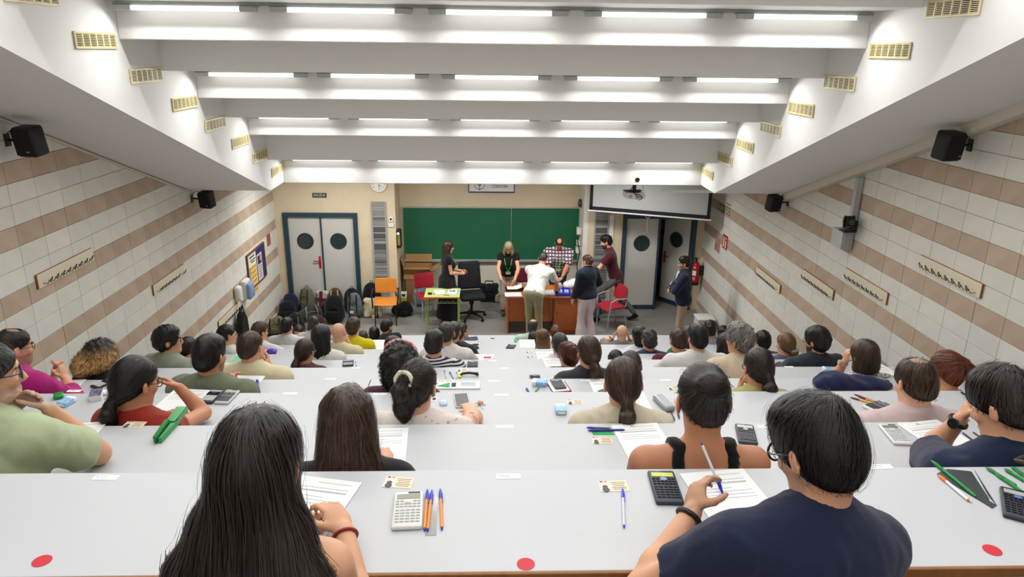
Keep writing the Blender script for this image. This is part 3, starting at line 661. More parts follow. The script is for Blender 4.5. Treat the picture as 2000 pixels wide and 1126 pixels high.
# teacher desk
M_cherry = mat('cherry_wood', '#bf6a35', .4, var=.16, vscale=5, stretch=(1, 1, 9)); M_cherryd = mat('cherry_edge', '#a4542a', .4)
t = thing('teacher_desk', 'cherry wood teacher desk with a cupboard on one side', 'desk', (.34, 12.66, 0)); DW = 1.42
b = MB(); b.box((DW/2, .36, .735), (DW, .76, .03), .006); b.build('desk_top', M_cherry, t)
b = MB(); b.box((.03, .36, .36), (.03, .70, .72), .003); b.build('side_panel', M_cherry, t)
b = MB(); b.box((.45, .06, .48), (.84, .02, .48), .003); b.build('modesty_panel', M_cherry, t)
b = MB(); b.box((1.14, .36, .37), (.5, .68, .70), .003); b.build('cupboard', M_cherryd, t)
b = MB(); b.box((1.14, .012, .39), (.475, .02, .64), .003); o = b.build('door', M_cherry, t)
b = MB(); b.tube([(.94, 0, .56), (.94, -.03, .57), (.94, -.03, .65), (.94, 0, .66)], .006, 8); b.build('handle', M_alu, o, True)
b = MB(); b.cyl((.955, .002, .42), (.955, -.005, .42), .012, n=12); b.build('lock', M_black, o)
b = MB(); b.box((1.14, .012, .04), (.49, .024, .05)); b.build('plinth', M_cherryd, t)
# ================================================================ DESKS AND BENCHES
M_desk = mat('desk_laminate', '#bdc0c4', .42, spec=.4, var=.02, vscale=2.5)
M_band = mat('desk_wood_edge', '#8f5f35', .5, var=.2, vscale=6, stretch=(8, 1, 1)); M_panel = mat('desk_panel', '#c9c6bf', .6); M_leg = mat('desk_leg', '#2a2b2d', .5)
ORD = ['last row, at the back of the hall', 'second row from the back', 'third row from the back', 'fourth row from the back', 'fifth row from the back', 'middle row of the hall', 'fifth row from the stage', 'fourth row from the stage', 'third row from the stage', 'second row from the stage', 'front row facing the stage']
DESKS = []
for k in range(11):
    y1, z = DY[k], DZ[k]; fz = max(0, floor_z(k)); cx = (DX0+DX1)/2
    t = thing('lecture_desk', 'long white laminate desk, %s' % ORD[k], 'desk', (cx, y1-DEPTH/2, fz)); DESKS.append(t); h = z-fz; W_ = DX1-DX0
    segs = [(-W_/2, W_/2)]
    if k == 3:
        sx = atZ(720, 752, z).x-cx; segs = [(-W_/2, sx), (sx, W_/2)]
    for i, (a, c) in enumerate(segs):
        g = .006 if k == 3 else .0008
        b = MB(); b.box(((a+c)/2, 0, h-.014), (c-a-g, DEPTH, .028), .003); o = b.build('desk_top', M_desk, t)
        b = MB(); b.box(((a+c)/2, -DEPTH/2-.004, h-.014), (c-a-g, .012, .028), .003); b.build('wood_edge', M_band, o)
    b = MB(); b.box((0, DEPTH/2-.03, h-.25), (W_, .02, .42), .002); b.build('front_panel', M_panel, t)
    for i in range(6):
        b = MB(); b.box((-W_/2+.1+i*(W_-.2)/5, .05, (h-.03)/2), (.03, .3, h-.03), .003); b.build('support', M_leg, t)
    if k == 3:
        b = MB(); b.box((sx, 0, h-.012), (.004, DEPTH-.01, .018)); b.build('joint_strip', mat('joint_brown', '#6b4a33', .6), t)
    # bench for the people sitting at this desk
    t = thing('bench', 'long wooden bench behind the white desk, %s' % ORD[k], 'bench', (cx, y1-.88+.2, fz))
    b = MB(); b.box((0, 0, .435), (W_, .34, .03), .008); b.build('seat', mat('bench_wood', '#8d6a48', .5, var=.15, vscale=5, stretch=(8, 1, 1)), t)
    for i in range(5):
        b = MB(); b.box((-W_/2+.2+i*(W_-.4)/4, 0, .21), (.05, .2, .42), .004); b.build('support', M_leg, t)
# red round stickers on the last desk
M_redst = mat('sticker_red', '#c4202f', .5)
for (px_, py_), l_ in (((82, 1095), 'red round sticker on the back desk behind the sage polo'), ((1027, 1101), 'red round sticker between the long-haired woman and the man in navy'), ((1938, 1074), 'red round sticker by the green pens on the back desk')):
    p = atZ(px_, py_, DZ[0]); b = MB(); b.cyl((0, 0, 0), (0, 0, .0012), .023, n=28); o = b.build('sticker', M_redst, loc=p); tag(o, l_, 'sticker')
# ================================================================ PEOPLE: implicit-surface body builder
f32 = np.float32
def V3(*a): return np.array(a, float)
def unit(v): v = np.asarray(v, float); return v/max(1e-9, np.linalg.norm(v))
def rotm(yaw=0, pitch=0, roll=0):
    """columns = right, forward, up.  yaw>0 turns to the person's left, pitch>0 looks down, roll>0 tilts to the right"""
    y, p, r = map(math.radians, (yaw, pitch, roll))
    return np.array(Matrix.Rotation(y, 3, 'Z') @ Matrix.Rotation(-p, 3, 'X') @ Matrix.Rotation(r, 3, 'Y'))
class SDF:
    def __init__(s, lo, hi, h):
        s.o = np.array(lo, float); s.h = h; s.n = np.ceil((np.array(hi)-s.o)/h).astype(int)+2
        s.D = np.full(tuple(s.n), .2, f32); s.ax = [(s.o[i]+h*np.arange(s.n[i])).astype(f32) for i in range(3)]
    def _sub(s, lo, hi, pad):
        a = np.clip(np.floor((np.asarray(lo)-pad-s.o)/s.h).astype(int), 0, s.n); b = np.clip(np.ceil((np.asarray(hi)+pad-s.o)/s.h).astype(int)+1, 0, s.n)
        if np.any(b <= a): return None
        return tuple(slice(i, j) for i, j in zip(a, b)), s.ax[0][a[0]:b[0], None, None], s.ax[1][None, a[1]:b[1], None], s.ax[2][None, None, a[2]:b[2]]
    def _put(s, sl, d, k, neg=False):
        D = s.D[sl]
        if neg:
            d = -d
            hh = np.maximum(k-np.abs(D-d), 0)/max(k, 1e-6); s.D[sl] = np.maximum(D, d)+hh*hh*k*.25
        else:
            hh = np.maximum(k-np.abs(D-d), 0)/max(k, 1e-6); s.D[sl] = np.minimum(D, d)-hh*hh*k*.25
    def cone(s, a, b, ra, rb, k=.02, neg=False, flat=False):
        a, b = np.asarray(a, float), np.asarray(b, float); R = max(ra, rb)
        q = s._sub(np.minimum(a, b)-R, np.maximum(a, b)+R, k+3*s.h)
        if q is None: return
        sl, X, Y, Z = q; ab = b-a; L2 = max(1e-9, ab@ab)
        X = X-f32(a[0]); Y = Y-f32(a[1]); Z = Z-f32(a[2])
        t0 = (X*f32(ab[0])+Y*f32(ab[1])+Z*f32(ab[2]))/f32(L2); t = np.clip(t0, 0, 1)
        d = np.sqrt((X-t*f32(ab[0]))**2+(Y-t*f32(ab[1]))**2+(Z-t*f32(ab[2]))**2)-(f32(ra)+t*f32(rb-ra))
        if flat: d = np.maximum(d, (t0-1)*f32(math.sqrt(L2)))
        s._put(sl, d, k, neg)
    def ell(s, c, r, R=None, k=.02, neg=False):
        c = np.asarray(c, float); r = np.asarray(r, float); M = float(max(r))
        q = s._sub(c-M, c+M, k+3*s.h)
        if q is None: return
        sl, X, Y, Z = q; X = X-f32(c[0]); Y = Y-f32(c[1]); Z = Z-f32(c[2])
        if R is None: u = (X, Y, Z)
        else: u = tuple(X*f32(R[0, i])+Y*f32(R[1, i])+Z*f32(R[2, i]) for i in range(3))
        a = [u[i]/f32(r[i]) for i in range(3)]
        k0 = np.sqrt(a[0]**2+a[1]**2+a[2]**2); k1 = np.sqrt((a[0]/f32(r[0]))**2+(a[1]/f32(r[1]))**2+(a[2]/f32(r[2]))**2)
        s._put(sl, k0*(k0-1)/np.maximum(k1, 1e-6), k, neg)
    def half(s, p, n, k=.01):
        """cut away everything on the +n side of the plane through p"""
        n = unit(n); d = (s.ax[0][:, None, None]-f32(p[0]))*f32(n[0])+(s.ax[1][None, :, None]-f32(p[1]))*f32(n[1])+(s.ax[2][None, None, :]-f32(p[2]))*f32(n[2])
        s._put((slice(None),)*3, -d, k, True)
    def sample(s, P):
        q = (P-s.o)/s.h; i = np.clip(np.floor(q).astype(int), 0, s.n-2); f = np.clip(q-i, 0, 1); D = s.D; out = 0
        for dx in (0, 1):
            for dy in (0, 1):
                for dz in (0, 1):
                    w_ = (f[:, 0] if dx else 1-f[:, 0])*(f[:, 1] if dy else 1-f[:, 1])*(f[:, 2] if dz else 1-f[:, 2])
                    out = out+w_*D[i[:, 0]+dx, i[:, 1]+dy, i[:, 2]+dz]
        return out
    def grad(s, P):
        e = s.h*.8; g = np.stack([s.sample(P+d)-s.sample(P-d) for d in np.eye(3)*e], 1); return g/np.maximum(np.linalg.norm(g, axis=1, keepdims=True), 1e-9)
    def mesh(s):
        D = s.D; ng = D < 0; A = ng[:-1, :-1, :-1]
        cnt = np.zeros(A.shape, np.int8); C = [(x, y, z) for x in (0, 1) for y in (0, 1) for z in (0, 1)]
        for x, y, z in C: cnt += ng[x:x+A.shape[0], y:y+A.shape[1], z:z+A.shape[2]]
        act = (cnt > 0) & (cnt < 8); idx = np.argwhere(act)
        if len(idx) == 0: return np.zeros((0, 3)), np.zeros((0, 4), int)
        vid = np.full(A.shape, -1, np.int32); vid[act] = np.arange(len(idx))
        st = np.array([D.shape[1]*D.shape[2], D.shape[2], 1]); base = idx@st; Df = D.ravel()
        val = {c: Df[base+int(np.dot(c, st))] for c in C}
        pos = np.zeros((len(idx), 3)); n = np.zeros(len(idx))
        for c in C:
            for ax in range(3):
                if c[ax]: continue
                e = list(c); e[ax] = 1; da, db = val[c], val[tuple(e)]; cr = (da < 0) != (db < 0)
                t = np.where(cr, da/np.where(cr, da-db, 1), 0)
                p = np.tile(np.array(c, float), (len(idx), 1)); p[:, ax] += t; pos += p*cr[:, None]; n += cr
        Vt = s.o+s.h*(idx+pos/n[:, None]); F = []
        for ax in range(3):
            u, v = [(1, 2), (2, 0), (0, 1)][ax]
            sl0 = [slice(None)]*3; sl1 = [slice(None)]*3; sl0[ax] = slice(0, -1); sl1[ax] = slice(1, None)
            a, b_ = ng[tuple(sl0)], ng[tuple(sl1)]; e = np.argwhere(a != b_)
            ok = (e[:, u] > 0) & (e[:, v] > 0) & (e[:, u] < A.shape[u]) & (e[:, v] < A.shape[v]) & (e[:, ax] < A.shape[ax]); e = e[ok]
            du = np.eye(3, dtype=int)[u]; dv = np.eye(3, dtype=int)[v]
            q = np.stack([vid[tuple((e-du-dv).T)], vid[tuple((e-dv).T)], vid[tuple(e.T)], vid[tuple((e-du).T)]], 1)
            fl = ~a[tuple(e.T)]; q[fl] = q[fl][:, ::-1]; F.append(q[(q >= 0).all(1)])
        return Vt, np.concatenate(F)
def vnormals(Vt, F):
    n = np.cross(Vt[F[:, 2]]-Vt[F[:, 0]], Vt[F[:, 3]]-Vt[F[:, 1]]); N = np.zeros_like(Vt)
    for i in range(4): np.add.at(N, F[:, i], n)
    return N/np.maximum(np.linalg.norm(N, axis=1, keepdims=True), 1e-9)
def np_obj(name, Vt, F, material, parent=None, col=None, uv=None):
    me = bpy.data.meshes.new(name); nv, nf, k = len(Vt), len(F), F.shape[1] if len(F) else 4
    me.vertices.add(nv); me.vertices.foreach_set('co', np.ascontiguousarray(Vt, f32).ravel())
    me.loops.add(nf*k); me.loops.foreach_set('vertex_index', np.ascontiguousarray(F, np.int32).ravel())
    me.polygons.add(nf); me.polygons.foreach_set('loop_start', np.arange(0, nf*k, k, dtype=np.int32))
    if col is not None:
        a = me.color_attributes.new('Col', 'FLOAT_COLOR', 'POINT'); c4 = np.ones((nv, 4), f32); c4[:, :3] = col; a.data.foreach_set('color', c4.ravel())
    me.update(calc_edges=True); me.shade_smooth(); me.materials.append(material)
    o = bpy.data.objects.new(name, me); link(o, parent); return o
_nr = np.random.RandomState(11)
class SineNoise:
    def __init__(s, freq, n=7, stretch=(1, 1, 1)):
        s.w = _nr.normal(size=(n, 3))*freq*np.array(stretch); s.p = _nr.uniform(0, 6.28, n)
    def __call__(s, P): return np.sin(P@s.w.T+s.p).sum(1)/math.sqrt(len(s.p))
# ---- shared materials for people
def attr_mat(key, rough, spec, sheen=0, bump=0, bscale=200, sss=0):
    m = bpy.data.materials.new(key); m.use_nodes = True; N = m.node_tree.nodes; L = m.node_tree.links; b = N['Principled BSDF']
    a = N.new('ShaderNodeAttribute'); a.attribute_name = 'Col'; L.new(a.outputs['Color'], b.inputs['Base Color'])
    b.inputs['Roughness'].default_value = rough; b.inputs['Specular IOR Level'].default_value = spec
    if sss:
        b.inputs['Subsurface Weight'].default_value = sss; b.inputs['Subsurface Radius'].default_value = (.012, .005, .003); b.inputs['Subsurface Scale'].default_value = 1
    if bump:
        tc = N.new('ShaderNodeTexCoord'); n = N.new('ShaderNodeTexNoise'); n.inputs['Scale'].default_value = bscale; L.new(tc.outputs['Object'], n.inputs['Vector'])
        bp = N.new('ShaderNodeBump'); bp.inputs['Strength'].default_value = bump; bp.inputs['Distance'].default_value = .004; L.new(n.outputs[0], bp.inputs['Height']); L.new(bp.outputs[0], b.inputs['Normal'])
    return m
M_skin = attr_mat('skin', .5, .35, bump=.08, bscale=350); M_hair = attr_mat('hair', .40, .42); M_eye = attr_mat('eye', .15, .5)
SKINS = {'fair': '#d9a98c', 'light': '#cf9c7c', 'tan': '#b97f5f', 'olive': '#c48f6c', 'brown': '#8f5d42'}
HAIRS = {'black': '#110e0e', 'dark': '#201714', 'brown': '#38271c', 'midbrown': '#45301f', 'light': '#6b4e33', 'blonde': '#9a7a4c', 'grey': '#6f6c68', 'dkgrey': '#34312f', 'red': '#4a2014', 'auburn': '#5a3318', 'salt': '#8a8782', 'ashblonde': '#a08d70'}
def cloth(key, color, kind='plain', color2=None):
    """fabric material: plain, stripes, plaid, scribble, floral"""
    kk = 'cloth_'+key
    if kk in _mats: return _mats[kk]
    m = mat(kk, color, .85, spec=.15, var=.10, vscale=14, bump=.12, bscale=300, sheen=.15)
    N, L = m.node_tree.nodes, m.node_tree.links; b = N['Principled BSDF']
    tc = N.new('ShaderNodeTexCoord'); c1, c2 = (*lin(color), 1), (*lin(color2 or color), 1)
    def mix(f, a, b_):
        x = N.new('ShaderNodeMix'); x.data_type = 'RGBA'; L.new(f, x.inputs[0])
        for s, i in ((a, 6), (b_, 7)):
            if isinstance(s, tuple): x.inputs[i].default_value = s
            else: L.new(s, x.inputs[i])
        return x.outputs[2]
    def band(axis, scale, lo):
        wv = N.new('ShaderNodeTexWave'); wv.bands_direction = axis; wv.inputs['Scale'].default_value = scale; wv.inputs['Distortion'].default_value = .3
        L.new(tc.outputs['Object'], wv.inputs['Vector']); g = N.new('ShaderNodeMath'); g.operation = 'GREATER_THAN'; g.inputs[1].default_value = lo; L.new(wv.outputs['Fac'], g.inputs[0]); return g.outputs[0]
    if kind == 'stripes': L.new(mix(band('Z', 14, .5), c1, c2), b.inputs['Base Color'])
    elif kind == 'plaid':
        a = mix(band('Z', 5, .72), c1, c2); L.new(mix(band('X', 5, .72), a, (*lin('#6a3c4a'), 1)), b.inputs['Base Color'])
    elif kind in ('scribble', 'floral'):
        n = N.new('ShaderNodeTexNoise'); n.inputs['Scale'].default_value = 38 if kind == 'scribble' else 16; n.inputs['Distortion'].default_value = 2.5; L.new(tc.outputs['Object'], n.inputs['Vector'])
        g = N.new('ShaderNodeMath'); g.operation = 'GREATER_THAN'; g.inputs[1].default_value = .54 if kind == 'scribble' else .66; L.new(n.outputs[0], g.inputs[0]); L.new(mix(g.outputs[0], c1, c2), b.inputs['Base Color'])
    return m
# ---------------------------------------------------------------- head and hair in the head's own frame
SK_C, SK_R = V3(0, -.012, .035), V3(.074, .095, .085)
def head_into(g, H, R, s, ears=True, face=True):
    def T(*p): return H+R@(V3(*p)*s)
    E = lambda c, r, k=.02, neg=False: g.ell(T(*c), V3(*r)*s, R, k*s, neg)
    Cn = lambda a, b, ra, rb, k=.015: g.cone(T(*a), T(*b), ra*s, rb*s, k*s)
    E(SK_C, SK_R, .01); E((0, .02, -.03), (.06, .068, .075), .03); E((0, .045, -.075), (.043, .04, .042), .03)
    if face:
        Cn((0, .064, -.096), (0, .066, -.098), .017, .017, .03)
        E((0, .08, .03), (.05, .014, .010), .02)
        for x in (-1, 1):
            E((x*.037, .066, -.022), (.02, .018, .016), .02)
            E((x*.031, .094, .008), (.015, .013, .010), .012, True)
        Cn((0, .086, .018), (0, .108, -.030), .007, .0115, .012)
        for x in (-1, 1): Cn((x*.009, .094, -.034), (x*.010, .098, -.034), .008, .008, .006)
        E((0, .087, -.060), (.022, .010, .006), .008); E((0, .086, -.070), (.019, .010, .006), .006)
    if ears:
        for x in (-1, 1):
            g.ell(T(x*.083, -.010, -.004), V3(.009, .019, .032)*s, R@np.array(Matrix.Rotation(math.radians(x*22), 3, 'Z')), .008*s); E((x*.092, -.002, .002), (.006, .008, .015), .006, True)
FLOW_DN = None
def hair_local(style, P, dn, h):
    """returns SDF in head-local metres (unscaled) plus flow description"""
    t = P.get('t', .014); L_ = P.get('len', .3)
    lo, hi = V3(-.19, -.24, -.2), V3(.19, .16, .19)
    if style in ('long', 'pony', 'curlylong'):
        e = dn*(L_+.12); lo = np.minimum(lo, e-.19); hi = np.maximum(hi, e+.12); lo[0] -= P.get('cap', 2)*.035; hi[0] += P.get('cap', 2)*.035; lo[1] -= .1
    g = SDF(lo, hi, h)
    g.ell(SK_C, SK_R+t*(V3(.5, 1, 1) if style in ('short', 'receding', 'pony', 'bun', 'tight') else 1), None, .01)
    if style != 'receding': g.ell((0, -.045, -.015), (.064+t*.4, .055+t*.6, .07), None, .03)
    else: g.ell((0, -.045, -.015), (.066+t*.5, .055+t*.5, .07), None, .02)
    top = P.get('top', 0)
    if top: g.ell((0, .0, .085), (.066, .085, .04+top), None, .03)
    def nape(z=-.072, slope=.75): g.half((0, -.09, z), (0, slope, -1), .008)
    def faceclear(k=.012): g.ell((0, .135, -.04), (.088, .092, .118), None, k, True)
    if style in ('short', 'receding'):
        for x in (-1, 1): g.ell((x*.084, .004, -.014), (.02, .026, .036), None, .008, True)
        faceclear(); nape(P.get('nape', -.075), .7)
        if style == 'receding':
            g.ell(P.get('bc', (0, .01, .14)), (P.get('bx', .05), P.get('by', .07), .06), None, .012, True)
    elif style in ('pony', 'bun', 'tight'):
        faceclear(); nape(-.085, .85)
        for x in (-1, 1): g.ell((x*.086, .004, -.022), (.018, .022, .03), None, .006, True)
        tie = V3(*P.get('tie', (0, -.115, .0)))
        if style == 'bun':
            r = P.get('bun', .042); g.ell(tie, (r*1.1, r*.8, r), None, .02); g.ell(tie+V3(.012, -.012, .012), (r*.5, r*.6, r*.5), None, .015)
        elif style == 'pony':
            out = unit(tie-V3(0, 0, .02)+V3(0, 0, .0)); a = tie; g.cone(tie*.86, tie+out*.012, .026, .018, .02)
            w = P.get('tw', .034); b_ = tie+out*.035+dn*L_*.3; c = tie+out*.025+dn*L_*.7; d = tie+out*.01+dn*L_
            side = V3(*P.get('side', (0, 0, 0))); b_, c, d = b_+side*.4, c+side*.8, d+side
            g.cone(a+out*.01, b_, w*.6, w, .015); g.cone(b_, c, w, w*.9, .02); g.cone(c, d, w*.9, w*.35, .02)
    elif style == 'bob':
        g.ell(V3(0, -.03, -.02)+dn*.02, (.088, .085, .09), None, .03)
        g.ell(V3(0, -.035, 0)+dn*.085, (.095, .075, .06), None, .03)
        g.ell((0, .14, -.06), (.07, .10, .14), None, .01, True); g.half(V3(0, 0, 0)+dn*P.get('cut', .125), dn, .01)
    elif style in ('long', 'curlylong'):
        wx = P.get('wx', 1.0)
        for i in range(7):
            u = i/6; c = V3(0, -.03, 0)+dn*(.03+u*L_)+V3(0, -.03*u, 0)+V3(*P.get('side', (0, 0, 0)))*u
            g.ell(c, (.082*wx*min(P.get('cap', 3), 1+.30*u**P.get('fp', 1)*P.get('flare', 1)), .066-.012*u, .085), None, .04)
        g.ell((0, .15, -.06), (.068, .115, .16), None, .012, True)
    elif style == 'curly':
        g.ell((0, -.03, -.0), (.095+t*.4, .095+t*.4, .10), None, .03); g.ell((0, -.05, -.06), (.09, .07, .07), None, .03)
        if P.get('bigpony'): g.ell(P['bigpony'], (.075, .07, .085), None, .02)
        g.ell((0, .15, -.045), (.078, .10, .13), None, .012, True); g.half((0, -.09, P.get('nape', -.12)), (0, .45, -1), .01)
    return g
def make_hair(parent, style, P, H, R, s, color, h, strands=0, seed=0, hl=None):
    if style in (None, 'bald'): return None
    dn = unit(R.T@V3(0, 0, -1)); g = hair_local(style, P, dn, h/s); Vt, F = g.mesh()
    if not len(Vt): return None
    rs = np.random.RandomState(seed+5); N = vnormals(Vt, F)
    crown = V3(0, -.03, .125) if 'part' not in P else None
    tie = V3(*P.get('tie', (0, -.115, .0)))
    def flow(Q):
        if style in ('pony', 'bun', 'tight'):
            d = tie-Q; far = np.linalg.norm(d, axis=1) > .035
            tail = (Q@dn > tie@dn+.02) & (np.linalg.norm(np.cross(Q-tie, dn), axis=1) < .075) & (Q[:, 1] < tie[1]+.06) if style == 'pony' else np.zeros(len(Q), bool)
            d = np.where((far & ~tail)[:, None], d, dn)
        elif style in ('long', 'bob', 'curlylong'):
            pt = V3(0, 0, .125); d = np.stack([Q[:, 0], Q[:, 1]*.35-.01, np.zeros(len(Q))], 1)*np.clip((Q[:, 2]-.02)/.06, 0, 1)[:, None]+dn*.05
        else:
            d = (Q-V3(.02, -.06, .115)); d[:, 2] -= .05; d += V3(*P.get('comb', (0, 0, 0)))
        return d/np.maximum(np.linalg.norm(d, axis=1, keepdims=True), 1e-9)
    lump = SineNoise(115 if style in ('curly', 'curlylong') else 60, 8); fine = SineNoise(260, 8, (1, 1, .25))
    amp = P.get('amp', .003)*(1.3 if style in ('curly', 'curlylong') else 1)
    def grooves(Q):
        if style in ('pony', 'bun', 'tight'):
            ax = unit(tie-V3(0, .02, .03)); u_ = unit(np.cross(ax, V3(1, .1, .2))); v_ = np.cross(ax, u_); az = np.arctan2((Q-tie)@u_, (Q-tie)@v_)
        else: az = np.arctan2(Q[:, 0], Q[:, 1]+.035)
        return sum(np.sin(f_*az+p_+Q[:, 2]*q_) for f_, p_, q_ in GR)/math.sqrt(len(GR))
    GR = [(int(rs.randint(9, 44)), rs.uniform(0, 6.28), rs.uniform(-14, 14)) for _ in range(7)]
    gv = grooves(Vt); ga = P.get('groove', 0 if style in ('curly', 'curlylong') else .0011)
    Vt = Vt+N*(lump(Vt)*amp+fine(Vt)*amp*.35+gv*ga)[:, None]
    base = np.array(lin(HAIRS.get(color, color))); tip = np.array(lin(HAIRS.get(hl, hl))) if hl else base
    def shade(Q, r): 
        u = np.clip((Q@dn-P.get('tip0', .02))/max(.05, L0), 0, 1)[:, None]
        return (base*(1-u)+tip*u)*(r[:, None])
    L0 = P.get('tipl', .3)
    col = shade(Vt, .85+.12*fine(Vt)+.1*lump(Vt)+.22*gv)
    allV, allF, allC = [H+(Vt*s)@R.T], [F], [np.clip(col, .001, 1)]
    if strands:
        m = strands; pick = rs.randint(0, len(Vt), m); Q = Vt[pick]+rs.normal(size=(m, 3))*.004
        st = P.get('step', .012 if style in ('short', 'receding') else .02); ns = P.get('ns', 6 if style in ('short', 'receding') else 8)
        off = rs.uniform(-.001, .004, m)*P.get('lift', 1)+.0008; off = off+(rs.uniform(0, 1, m) < P.get('fly', .03))*rs.uniform(.002, .014, m); jit = rs.normal(size=(m, 3))*P.get('jit', .16); ph = rs.uniform(0, 6.28, m); cur = P.get('curl', .010 if style in ('curly', 'curlylong') else 0)
        pts = []; nor = []
        for i in range(ns):
            for _ in range(2):
                n_ = g.grad(Q); Q = Q-n_*np.clip(g.sample(Q)-off, -.02, .02)[:, None]
            pts.append(Q+ (n_*(np.sin(ph+i*1.5)*cur)[:, None]+np.cross(n_, flow(Q))*(np.cos(ph+i*1.5)*cur)[:, None] if cur else 0)); nor.append(n_)
            d = flow(Q)+jit; d = d-n_*(d*n_).sum(1, keepdims=True); d /= np.maximum(np.linalg.norm(d, axis=1, keepdims=True), 1e-9)
            Q = Q+d*st; off = off+P.get('rise', .0)*st
        pts = np.array(pts); nor = np.array(nor); tan = np.gradient(pts, axis=0); sd = np.cross(nor, tan); sd /= np.maximum(np.linalg.norm(sd, axis=2, keepdims=True), 1e-9)
        wd = (P.get('w', .0022)*np.concatenate([np.linspace(.7, 1, ns-2), [.8, .15]]))[:, None, None]
        sv = np.stack([pts-sd*wd/2, pts+sd*wd/2], 2)              # ns,m,2,3
        ids = np.arange(ns*m*2).reshape(ns, m, 2)
        sf = np.stack([ids[:-1, :, 0], ids[:-1, :, 1], ids[1:, :, 1], ids[1:, :, 0]], -1).reshape(-1, 4)
        sv = sv.reshape(-1, 3); br = np.repeat(np.tile(rs.choice((.5, .8, 1.1, 1.7, 2.6), m)*rs.uniform(.8, 1.2, m), ns), 2); sc = shade(sv, br)
        allF.append(sf+len(Vt)); allV.append(H+(sv*s)@R.T); allC.append(np.clip(sc, .001, 1))
    return np_obj('hair', np.concatenate(allV), np.concatenate(allF), M_hair, parent, np.concatenate(allC))
# ---------------------------------------------------------------- limbs
def ik(S_, W_, l1, l2, pole):
    d = W_-S_; L_ = np.linalg.norm(d); L2 = min(L_, (l1+l2)*.995); d = d/L_; W_ = S_+d*L2
    a = (l1*l1-l2*l2+L2*L2)/(2*L2); hh = math.sqrt(max(0, l1*l1-a*a)); p = np.asarray(pole, float); p = unit(p-d*(p@d))
    return S_+d*a+p*hh, W_
def hand_into(g, W_, d, n, thumb, s=1, curl=25, pinch=False, k=.006):
    """wrist W_, finger direction d, palm normal n (towards palm), thumb = side vector sign"""
    d = unit(d); n = unit(n-d*(n@d)); sd = np.cross(d, n)*thumb
    R = np.stack([sd, d, n], 1)
    g.ell(W_+d*.045*s, V3(.041, .052, .016)*s, R, .01)
    for i, (o, L_, r) in enumerate(((.030, .072, .0088), (.010, .080, .0090), (-.010, .074, .0088), (-.028, .058, .0078))):
        c = curl*(1+.12*i); 
        if pinch: c = 52 if i < 2 else 68
        p = W_+d*.082*s+sd*o*s-n*.002; dirv = unit(d+sd*o*2.0)
        for j, f in enumerate((.45, .32, .25)):
            a = math.radians(c*(.6+.35*j)); dirv = unit(dirv*math.cos(a)+n*math.sin(a)); q = p+dirv*L_*f*s
            g.cone(p, q, r*s*(1-.08*j), r*s*(.94-.09*j), k); p = q
    p = W_+d*.022*s+sd*.032*s+n*.004*s; dv = unit(d*.7+sd*.75+n*(.9 if pinch else .25))
    for f, r in ((.034, .0125), (.03, .0105), (.024, .0092)):
        q = p+dv*f*s; g.cone(p, q, r*s, r*s*.92, k); p = q; dv = unit(dv+d*.45-sd*.35+n*(.25 if pinch else .05))
def lerp(a, b, t): return a+(b-a)*t
